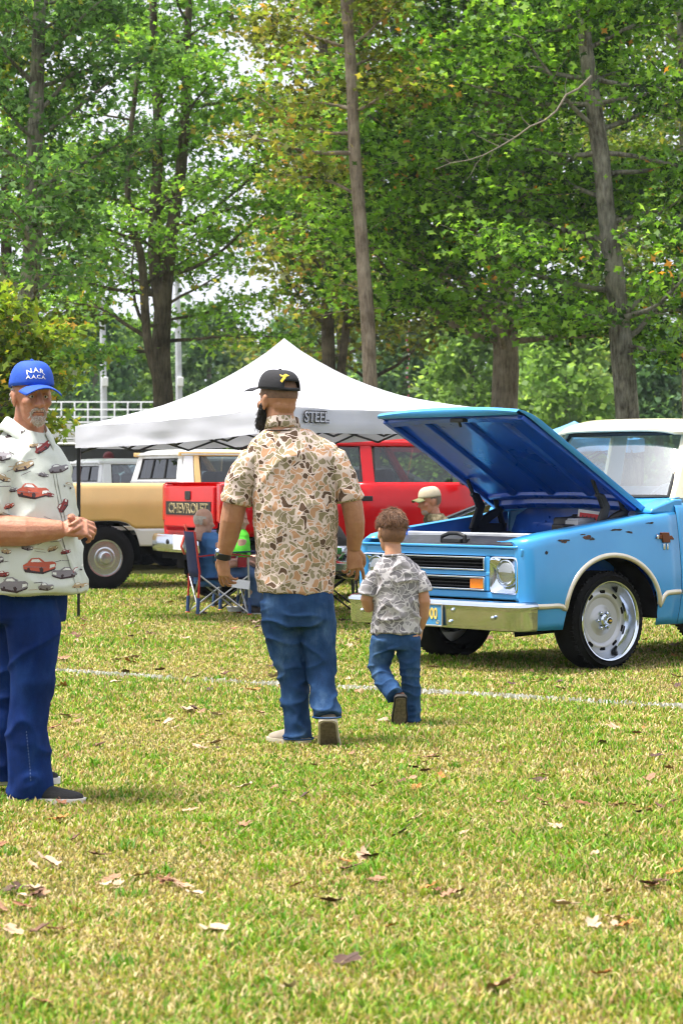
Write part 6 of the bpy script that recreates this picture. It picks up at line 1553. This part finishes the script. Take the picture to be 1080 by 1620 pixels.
# ---------------------------------------------------------------- the older man at the left
def older_man():
    s, x0, y0 = 370., 50., 1265.
    T = empty('person', G(50, 10.53), 0, 'older man in blue cap and car print shirt standing at the left edge', 'person')
    q = lambda px, py, dy=0.: Vector(((px - x0) / s, dy, (y0 - py) / s))
    F = head_frame(q(52, 630, -.02), R(-62), R(3), 0, 1.0)
    FD = Vector((.80, -.60, 0)); LF = Vector((.60, .80, 0)); rot = math.atan2(-.60, .80)
    body = MB(); add_head(body, F, neck=.064)
    body.rings([ell(((cx - x0) / s, 0), rx, ry, (y0 - z) / s, rot=rot) for z, cx, rx, ry in ((960, 42, .12, .15), (900, 42, .15, .17), (820, 38, .16, .175), (750, 36, .14, .18), (712, 38, .10, .15), (695, 42, .065, .075))])
    for pts in ([(52, 960, -.07), (53, 1080, -.07), (50, 1230, -.07)], [(22, 960, .10), (14, 1080, .10), (14, 1225, .12)]): body.tube([q(*p) for p in pts], (.09, .065, .05), 14)
    H = q(126, 836, -.22)
    body.tube([q(8, 722, -.17), q(-4, 775, -.20), q(-16, 815, -.23), q(-18, 832, -.25), q(10, 838, -.27), q(55, 839, -.27), q(100, 837, -.25), q(110, 836, -.245)], [.075, .068, .060, .064, .068, .062, .042, .036], 16)
    body.tube([q(60, 724, .16), q(78, 795, .19), q(88, 832, .16), q(108, 838, .0), q(126, 834, -.13)], [.05, .05, .05, .045, .034], 14)
    add_hand(body, q(112, 836, -.245), Vector((1, .12, .06)), Vector((-.05, -.75, .65)), -1, (.8, .92, .98, 1.02), 1.12, .05)
    add_hand(body, q(128, 833, -.15), Vector((.35, -.8, .05)), Vector((.75, .35, .5)), 1, (.8, .9, .9, .9), 1.05, .03)
    fuse(body, 'body', SKIN_OLD, T, .0042, 1)
    add_eyes(F, T, SKIN_OLD)
    wh = mat('white_hair', (.62, .58, .55), .8, 0, .12, 60., .5, 120.)
    h = MB(); h.T = F; h.ball((-.020, 0, .014), (.100, .0815, .085), 24, 16); ho = h.build('hair', wh, T, angle=80); me = ho.data; Fi = F.inverted(); bm = bmesh.new(); bm.from_mesh(me)
    bmesh.ops.delete(bm, geom=[v for v in bm.verts if (Fi @ v.co).x > .012 or (Fi @ v.co).z < -.055 or ((Fi @ v.co).x > -.035 and (Fi @ v.co).z < .025)], context='VERTS'); bm.to_mesh(me); bm.free()
    b = MB(); b.T = F; b.ball((.078, 0, -.094), (.021, .031, .024), 14, 10); b.tube([(.094, 0, -.046), (.089, .018, -.047), (.079, .031, -.060), (.071, .033, -.082)], [.006, .007, .006, .006], 8); b.tube([(.094, 0, -.046), (.089, -.018, -.047), (.079, -.031, -.060), (.071, -.033, -.082)], [.006, .007, .006, .006], 8)
    fuse(b, 'goatee', mat('grey_goatee', (.36, .28, .235), .85, 0, .2, 70.), T, .004, 1, lambda co, n: .002 * noise.noise(co * 180))
    strands(next(c_ for c_ in T.children if c_.name.startswith('goatee')), 380, .012, .0008, wh, 7); strands(ho, 350, .018, .0009, wh, 8)
    for sd in (1, -1):
        b = MB(); b.T = F; b.tube([(.094, sd * .010, .036), (.093, sd * .028, .042), (.080, sd * .046, .036)], [.004, .0055, .003], 8); b.build('eyebrow', mat('grey_brow', (.30, .24, .20), .85), T)
    b = MB(); b.T = F; b.tube([(.0945, 0, -.060), (.092, .012, -.060), (.084, .024, -.0625)], .002, 6); b.tube([(.0945, 0, -.060), (.092, -.012, -.060), (.084, -.024, -.0625)], .002, 6); b.build('mouth_line', mat('lip_dark', (.16, .05, .04), .6), T)
    # cap
    capm = mat('royal_blue_cap', (.010, .075, .48), .75, 0, .1, 40., .1, 120.)
    F2 = F @ Matrix.Translation((-.010, 0, .058)) @ Matrix.Rotation(R(0), 4, 'Y')
    c = MB(); c.T = F2; rs = []
    for t in [i / 10 for i in range(11)]:
        a = t * math.pi / 2; rr = math.cos(a) ** .6 if t < 1 else .02
        rs.append([Vector((.115 * rr * math.cos(2 * math.pi * k / 40), .094 * rr * math.sin(2 * math.pi * k / 40), -.012 + .112 * math.sin(a) + .010 * math.cos(2 * math.pi * k / 40) * (1 - t))) for k in range(40)])
    c.rings(rs, False, True); co = c.build('cap', capm, T, angle=80); solidify(co, .003)
    c = MB(); c.T = F2; rs = []
    for i in range(9):
        u = i / 8; rs.append([Vector((lerp(.090, .182, u) - .030 * v * v * u, .092 * v * (1 - .12 * u ** 2), .004 - .016 * u - .034 * v * v)) for v in [k / 8 - 1 for k in range(17)]])
    c.grid(rs); solidify(c.build('brim', capm, co, angle=80), .005)
    c = MB(); c.T = F2; c.ball((0, 0, .103), (.008, .008, .004), 10, 6); c.build('cap_button', capm, co)
    bv = bvh_of(co); thr = mat('white_thread', (.80, .78, .72), .7); Mi = F2
    for txt, zc, size, arc in (('N.A.R.', .060, .027, .4), ('A.A.C.A.', .032, .0215, .1)):
        t = text_mesh('cap_lettering', txt, size, thr, co, .0, .0003, width=1.05)
        me = t.data
        for v in me.vertices:
            yy, zz = v.co.x, v.co.y
            o_ = Mi @ Vector((.3, yy - .018, zc + zz - arc * yy * yy * 22)); d_ = (Mi.to_3x3() @ Vector((-1, 0, 0))).normalized()
            hit = bv.ray_cast(o_, d_)
            v.co = (hit[0] - d_ * .0025) if hit[0] else o_
        me.update()
    # shirt
    mint = mat('mint_shirt', (.60, .63, .58), .85, 0, .05, 9., .35, 16., spec=.15)
    sh = MB()
    sh.rings([ell(((cx - x0) / s, cy), rx, ry, (y0 - z) / s, 36, 2.3, rot) for z, cx, cy, rx, ry in ((936, 48, -.02, .235, .245), (922, 47, -.02, .233, .245), (880, 42, -.02, .225, .24), (830, 37, -.02, .218, .235), (780, 34, -.015, .205, .23), (745, 33, -.01, .185, .225), (722, 34, -.005, .158, .21), (706, 36, 0, .13, .175), (693, 40, 0, .10, .12), (682, 42, 0, .082, .085))])
    sl = MB(); sl.tube([q(22, 722, -.12), q(11, 735, -.17), q(2, 770, -.20), q(-4, 800, -.215), q(-6, 813, -.218)], [.07, .088, .092, .094, .097], 20)
    sh.tube([q(55, 715, .12), q(68, 745, .17), q(78, 785, .18), q(81, 800, .18)], [.07, .078, .078, .078], 18)
    so = fuse(sh, 'shirt', mint, T, .0085, 5, folds(.017, 6., 3.6, 1., .003, 24.))
    slo = fuse(sl, 'sleeve', mint, so, .0085, 3, folds(.011, 8., 6., 5., .003, 24.))
    for sd in (1, -1):                                       # collar leaves
        c = MB(); b0 = q(50, 690, 0)
        rs = []
        for i in range(8):
            a = sd * lerp(.32, 3.0, i / 7); r0 = .080
            o_ = Vector((math.cos(rot + a), math.sin(rot + a), 0)); base = Vector((b0.x - .02, 0, 0)) + o_ * r0
            zt = lerp(1.565, 1.635, smoothstep(0, .6, i / 7)); w = lerp(.095, .055, smoothstep(0, .5, i / 7))
            rs.append([base + Vector((0, 0, zt - .015)), base + Vector((0, 0, zt)) + o_ * .008, base + o_ * (.030 + .012 * (1 - i / 7)) + Vector((0, 0, zt - w * .6)), base + o_ * (.040 + .012 * (1 - i / 7)) + Vector((0, 0, zt - w))])
        c.grid(rs); solidify(c.build('collar', mint, so, angle=60), .004)
    bv = BVHTree.FromPolygons([v.co.copy() for o_ in (so, slo) for v in o_.data.vertices], [tuple(i + k_ for i in p.vertices) for o_, k_ in ((so, 0), (slo, len(so.data.vertices))) for p in o_.data.polygons])
    for a_, b_ in (((86, 738), (104, 826)), ((90, 738), (108, 826)), ((104, 850), (128, 934))):
        print_on(bv, [((a_[0] - x0) / s, (y0 - a_[1]) / s), ((a_[0] + .8 - x0) / s, (y0 - a_[1]) / s), ((b_[0] + .8 - x0) / s, (y0 - b_[1]) / s), ((b_[0] - x0) / s, (y0 - b_[1]) / s)], 'placket_seam', mat('seam_shade', (.24, .26, .22), .9), so, off=.0015)
    redm, tanm, greym, whitem, darkm, wine = mat('print_red', (.50, .10, .06), .8), mat('print_tan', (.45, .32, .18), .8), mat('print_grey', (.22, .20, .22), .8), mat('print_white', (.75, .75, .72), .8), mat('print_dark', (.05, .03, .035), .8), mat('print_wine', (.25, .03, .03), .8)
    def car(px, py, w, m, ang=0., flip=1):
        """an old saloon printed on the cloth, w pixels long"""
        ca, sa = math.cos(ang), math.sin(ang)
        def pt(u, v): u *= flip; return ((px + w * (u * ca - v * sa) - x0) / s, (y0 - (py - w * (u * sa + v * ca))) / s)
        parts = [('print_shadow', darkm, [(-.5, -.10), (-.45, -.20), (.1, -.27), (.46, -.14), (.5, -.06)], .0018), ('print_body', m, [(-.52, .04), (-.5, -.09), (-.1, -.17), (.12, -.2), (.47, -.08), (.5, .08), (.40, .15), (.2, .14), (-.05, .12), (-.35, .14)], .0024), ('print_roof', m, [(-.38, .12), (-.27, .27), (-.02, .28), (.16, .14)], .0024), ('print_glass', whitem, [(-.29, .14), (-.24, .23), (-.05, .24), (.06, .14)], .0030), ('print_wheel', darkm, [(.02, -.20), (-.02, -.08), (.06, -.04), (.12, -.12), (.09, -.22)], .0031), ('print_wheel', darkm, [(-.40, -.13), (-.38, -.05), (-.31, -.05), (-.30, -.14)], .0031), ('print_grille', whitem, [(.30, -.08), (.31, .04), (.46, .06), (.46, -.03)], .0030), ('print_line', greym, [(-.48, .0), (.2, -.04), (.2, -.055), (-.48, -.02)], .0031)]
        for nm, mm, poly, off in parts: print_on(bv, [pt(u, v) for u, v in poly], nm, mm, so, off=off)
    for a in ((62, 778, 44, redm, -.05), (74, 893, 46, redm, 0), (47, 738, 30, tanm, .35), (20, 757, 20, tanm, -.4), (96, 742, 26, greym, .25), (14, 722, 32, greym, -.15), (28, 684, 34, wine, .3), (112, 770, 20, tanm, -.3), (108, 905, 34, greym, 0, -1), (36, 922, 44, greym, 0), (28, 800, 16, redm, .4), (6, 884, 28, greym, .2), (104, 800, 22, wine, 1.2), (128, 900, 20, wine, 1.0), (40, 850, 22, tanm, .2), (72, 708, 26, wine, .8), (88, 845, 18, greym, 0), (60, 826, 16, tanm, .3), (84, 782, 16, wine, -.3), (34, 775, 14, greym, .2), (92, 866, 16, tanm, .4), (20, 905, 18, wine, .1), (56, 864, 18, greym, -.2), (130, 925, 18, tanm, .1), (84, 925, 22, greym, 0), (112, 838, 14, redm, .6), (60, 706, 14, tanm, .2), (76, 752, 14, greym, -.2), (4, 790, 14, wine, .3), (110, 872, 14, wine, .2), (24, 870, 16, tanm, -.1)):
        car(*a)
    qs = random.Random(21)                                 # sketchy grey pen lines between the printed cars
    for _ in range(46):
        a_, b_, l_, w_ = qs.uniform(4, 128), qs.uniform(700, 930), qs.uniform(5, 16), qs.uniform(.5, 1.1); an = qs.uniform(-.5, .5)
        pl_ = [(a_, b_), (a_ + l_ * math.cos(an), b_ + l_ * math.sin(an)), (a_ + l_ * math.cos(an), b_ + l_ * math.sin(an) + w_), (a_, b_ + w_)]
        print_on(bv, [((u - x0) / s, (y0 - v) / s) for u, v in pl_], 'print_stroke', qs.choice((greym, greym, tanm, darkm)), so, off=.0016)
    # jeans
    je = MB()
    je.rings([ell(((cx - x0) / s, cy), rx, ry, (y0 - z) / s, 30, 2.3, rot) for z, cx, cy, rx, ry in ((918, 42, .0, .150, .18), (950, 42, .0, .155, .185), (985, 42, .01, .15, .175))])
    je.tube([q(50, 955, -.06), q(57, 1000, -.08), q(56, 1050, -.09), q(52, 1100, -.085), q(47, 1150, -.08), q(50, 1200, -.075), q(52, 1240, -.075), q(49, 1256, -.07)], [.122, .116, .102, .092, .091, .097, .102, .100], 20)
    je.tube([q(26, 955, .08), q(18, 1020, .10), q(10, 1100, .11), q(6, 1160, .12), q(5, 1210, .13), q(4, 1240, .13)], [.118, .108, .094, .090, .096, .098], 20)
    jo = fuse(je, 'jeans', JEANS_DARK, T, .0085, 3, folds(.014, 6., 6., 14., .003, 26., (.72, .86)))
    bv2 = bvh_of(jo); stitch = mat('pale_stitch', (.10, .15, .30), .8)
    for k in range(16):
        z = 1150 + k * 5; print_on(bv2, [((a - x0) / s, (y0 - b_) / s) for a, b_ in ((50 + .45 * k, z), (51.2 + .45 * k, z), (51.2 + .45 * k, z + 2.6), (50 + .45 * k, z + 2.6))], 'seam_stitch', stitch, jo, off=.0015)
    blk = mat('black_knit_shoe', (.012, .012, .013), .8, 0, .25, 30., .4, 150.); soles = mat('white_rubber', (.70, .66, .62), .6)
    sh1 = add_shoe(Matrix.Translation(q(18, 1267, -.075)) @ Matrix.Rotation(R(-8), 4, 'Z'), T, blk, soles, .325, .054, .085)
    add_shoe(Matrix.Translation(q(-28, 1247, .13)) @ Matrix.Rotation(R(8), 4, 'Z'), T, blk, soles, .31, .054, .085)
    t = text_mesh('shoe_emblem', 'S', .055, thr, sh1, .001, .0015, width=1.2, shear=.25); t.matrix_local = basis((1, 0, 0), (0, .35, .94), (0, -.94, .35), q(72, 1252, -.131))
    c = MB(); c.tube([q(102, 828, -.255), q(103, 846, -.25)], .040, 16); c.build('cuff_band', CHROME, T) if False else None
    return T
older_man()

# ---------------------------------------------------------------- people sitting under the tent
def sitter(label, chair, shirt, trousers, hair=None, cap=None, visor=None, seat=.40, skinm=SKIN_PALE, yaw=0., beard=None, long_hair=False, lean=.06):
    """seated figure facing the +x of its chair"""
    T = empty('person', chair.location, chair.rotation_euler.z, label, 'person', 'people sitting in folding chairs')
    F = head_frame(Vector((.02 + lean, 0, seat + .655)), yaw, R(8), 0, 1.0)
    b = MB(); add_head(b, F)
    b.rings([ell((x, 0), rx, ry, z) for z, x, rx, ry in ((seat + .04, -.10, .12, .14), (seat + .20, -.08, .12, .14), (seat + .38, -.05, .11, .16), (seat + .47, -.01 + lean * .4, .07, .12), (seat + .52, .0 + lean * .6, .05, .06))])
    for s in (1, -1):
        b.tube([(-.08, s * .10, seat + .08), (.30, s * .13, seat + .12), (.36, s * .14, seat + .02), (.34, s * .15, .10)], [.085, .065, .06, .042], 12)
        arm = [Vector((-.02, s * .19, seat + .44)), Vector((-.05, s * .25, seat + .26)), Vector((.0, s * .27, seat + .22)), Vector((.20, s * .20, seat + .24)), Vector((.27, s * .14, seat + .25))]
        b.tube(arm, [.05, .046, .043, .036, .027], 12)
        add_hand(b, arm[-1], Vector((.8, -s * .5, -.1)), Vector((.1, 0, 1)), -s, (.5, .5, .5, .5))
    fuse(b, 'body', skinm, T, .008, 2)
    sh = MB()
    sh.rings([ell((x, 0), rx, ry, z, 28) for z, x, rx, ry in ((seat + .02, -.09, .165, .19), (seat + .14, -.08, .165, .19), (seat + .34, -.05, .14, .20), (seat + .49, -.02 + lean * .4, .11, .175), (seat + .55, .0 + lean * .6, .075, .10))])
    for s in (1, -1): sh.tube([(-.01, s * .15, seat + .43), (-.03, s * .22, seat + .34), (-.04, s * .25, seat + .25)] if not visor else [(-.01, s * .15, seat + .43), (-.05, s * .25, seat + .27), (.0, s * .27, seat + .22), (.22, s * .19, seat + .24)], .062, 14)
    fuse(sh, 'shirt', shirt, T, .012, 3, folds(.010, 8., 6., len(label), .0))
    tr = MB(); tr.rings([ell((-.08, 0), .155, .18, z, 24) for z in (seat + .0, seat + .12)])
    for s in (1, -1): tr.tube([(-.06, s * .10, seat + .09), (.28, s * .13, seat + .13), (.37, s * .14, seat + .08), (.38, s * .14, seat - .06), (.35, s * .15, .09)], [.10, .088, .085, .078, .066], 14)
    fuse(tr, 'trousers', trousers, T, .012, 3, folds(.008, 9., 9., 3., .0))
    for s in (1, -1): add_shoe(Matrix.Translation((.28, s * .15, 0)) @ Matrix.Rotation(s * .15, 4, 'Z'), T, mat('dark_shoe', (.03, .025, .025), .7), mat('grey_sole', (.45, .44, .42), .7), .28)
    Fi = F.inverted()
    if hair:
        h = MB(); h.T = F; k = 1.0 if not long_hair else 1.05; h.ball((-.018, 0, .03), (.103 * k, .083 * k, .104 * k), 20, 14); ho = h.build('hair', hair, T, angle=80); me = ho.data; bm = bmesh.new(); bm.from_mesh(me)
        zt = .075 if not (cap or long_hair) else .3
        bmesh.ops.delete(bm, geom=[v for v in bm.verts if (Fi @ v.co).x > (.03 if cap or long_hair else -.01) or (Fi @ v.co).z < (-.05 if not long_hair else -.09) or (Fi @ v.co).z > zt or ((Fi @ v.co).x > -.03 and (Fi @ v.co).z < .02)], context='VERTS'); bm.to_mesh(me); bm.free()
    if cap:
        F2 = F @ Matrix.Translation((-.010, 0, .052)); c = MB(); c.T = F2; rs = []
        for t in [i / 8 for i in range(9)]:
            a = t * math.pi / 2; rr = math.cos(a) ** .6 if t < 1 else .02; rs.append([Vector((.113 * rr * math.cos(2 * math.pi * k / 28), .092 * rr * math.sin(2 * math.pi * k / 28), -.005 + .10 * math.sin(a))) for k in range(28)])
        c.rings(rs, False, True); co = c.build('cap', cap, T, angle=80); solidify(co, .003)
        c = MB(); c.T = F2; c.grid([[Vector((lerp(.09, .18, u) - .03 * v * v * u, .09 * v * (1 - .15 * u * u), .004 - .014 * u - .03 * v * v)) for v in [k / 5 - 1 for k in range(11)]] for u in (0, .33, .66, 1)]); solidify(c.build('brim', visor or cap, co, angle=80), .005)
    if beard:
        c = MB(); c.T = F; c.ball((.055, 0, -.085), (.04, .05, .035), 12, 8); fuse(c, 'beard', beard, T, .008, 1)
    return T
GREYH = mat('grey_hair', (.52, .47, .44), .8, 0, .15, 50.)
sitter('bald man in a blue shirt sitting in the navy camp chair', CH1, mat('blue_shirt', (.05, .17, .42), .8, 0, .12, 10.), mat('jeans_shorts', (.06, .12, .25), .85), GREYH, yaw=R(12), seat=.30, lean=-.17)
sitter('grey haired person in a bright green shirt sitting beside the bald man', CH2, mat('lime_shirt', (.12, .72, .04), .8, 0, .08, 10.), mat('blue_trousers', (.05, .1, .22), .85), GREYH, yaw=R(-10), long_hair=True, seat=.31, lean=-.06)
sitter('person in dark clothes sitting mostly hidden behind the bearded man', CH3, mat('dark_shirt', (.06, .055, .05), .85), mat('olive_trousers', (.09, .075, .05), .85), GREYH)
sitter('man in tan cap and camo jacket sitting between the boy and the red door', CH4, CAMO_DARK, mat('brown_trousers', (.08, .06, .04), .85), mat('brown_grey_hair', (.16, .11, .08), .8), mat('tan_cap_mesh', (.50, .42, .30), .8, 0, .08, 40.), mat('olive_visor', (.16, .17, .07), .8), skinm=SKIN_OLD, seat=.52, beard=mat('short_grey_beard', (.3, .22, .18), .9))
def far_stander():
    T = empty('person', G(172, 43.5), R(-90), 'far person in a maroon cap standing behind the white pickup', 'person')
    F = head_frame(Vector((0, 0, 1.76)), 0); b = MB(); add_head(b, F); b.tube([(0, 0, .9), (0, 0, 1.2), (0, 0, 1.5)], [(.11, .17), (.12, .18), (.09, .18)], 14)
    for s in (1, -1): b.tube([(0, s * .1, .95), (0, s * .1, .5), (-.02, s * .1, .05)], [.09, .065, .05], 10); b.tube([(0, s * .19, 1.46), (0, s * .25, 1.15), (.06, s * .25, .88)], [.055, .045, .035], 10)
    fuse(b, 'body', SKIN_PALE, T, .014, 2)
    sh = MB(); sh.tube([(0, 0, .88), (0, 0, 1.2), (0, 0, 1.48), (0, 0, 1.53)], [(.13, .19), (.14, .2), (.11, .19), (.06, .08)], 16)
    for s in (1, -1): sh.tube([(0, s * .18, 1.46), (0, s * .25, 1.2)], .07, 10)
    fuse(sh, 'shirt', mat('grey_shirt', (.25, .25, .27), .85), T, .016, 3)
    tr = MB()
    for s in (1, -1): tr.tube([(0, s * .09, .93), (0, s * .1, .5), (-.02, s * .1, .06)], [.115, .085, .075], 12)
    fuse(tr, 'trousers', JEANS_DARK, T, .016, 3)
    c = MB(); c.T = F; c.ball((-.01, 0, .06), (.118, .10, .10), 18, 10); c.tube([(.08, 0, .04), (.18, 0, .03)], [(.008, .08), (.006, .06)], 10); c.build('cap', mat('maroon_cap', (.13, .02, .025), .75), T)
    for s in (1, -1): add_shoe(Matrix.Translation((-.08, s * .1, 0)), T, BLACK, BLACK, .28)
far_stander()

bpy.data.scenes.remove(_BENCH)
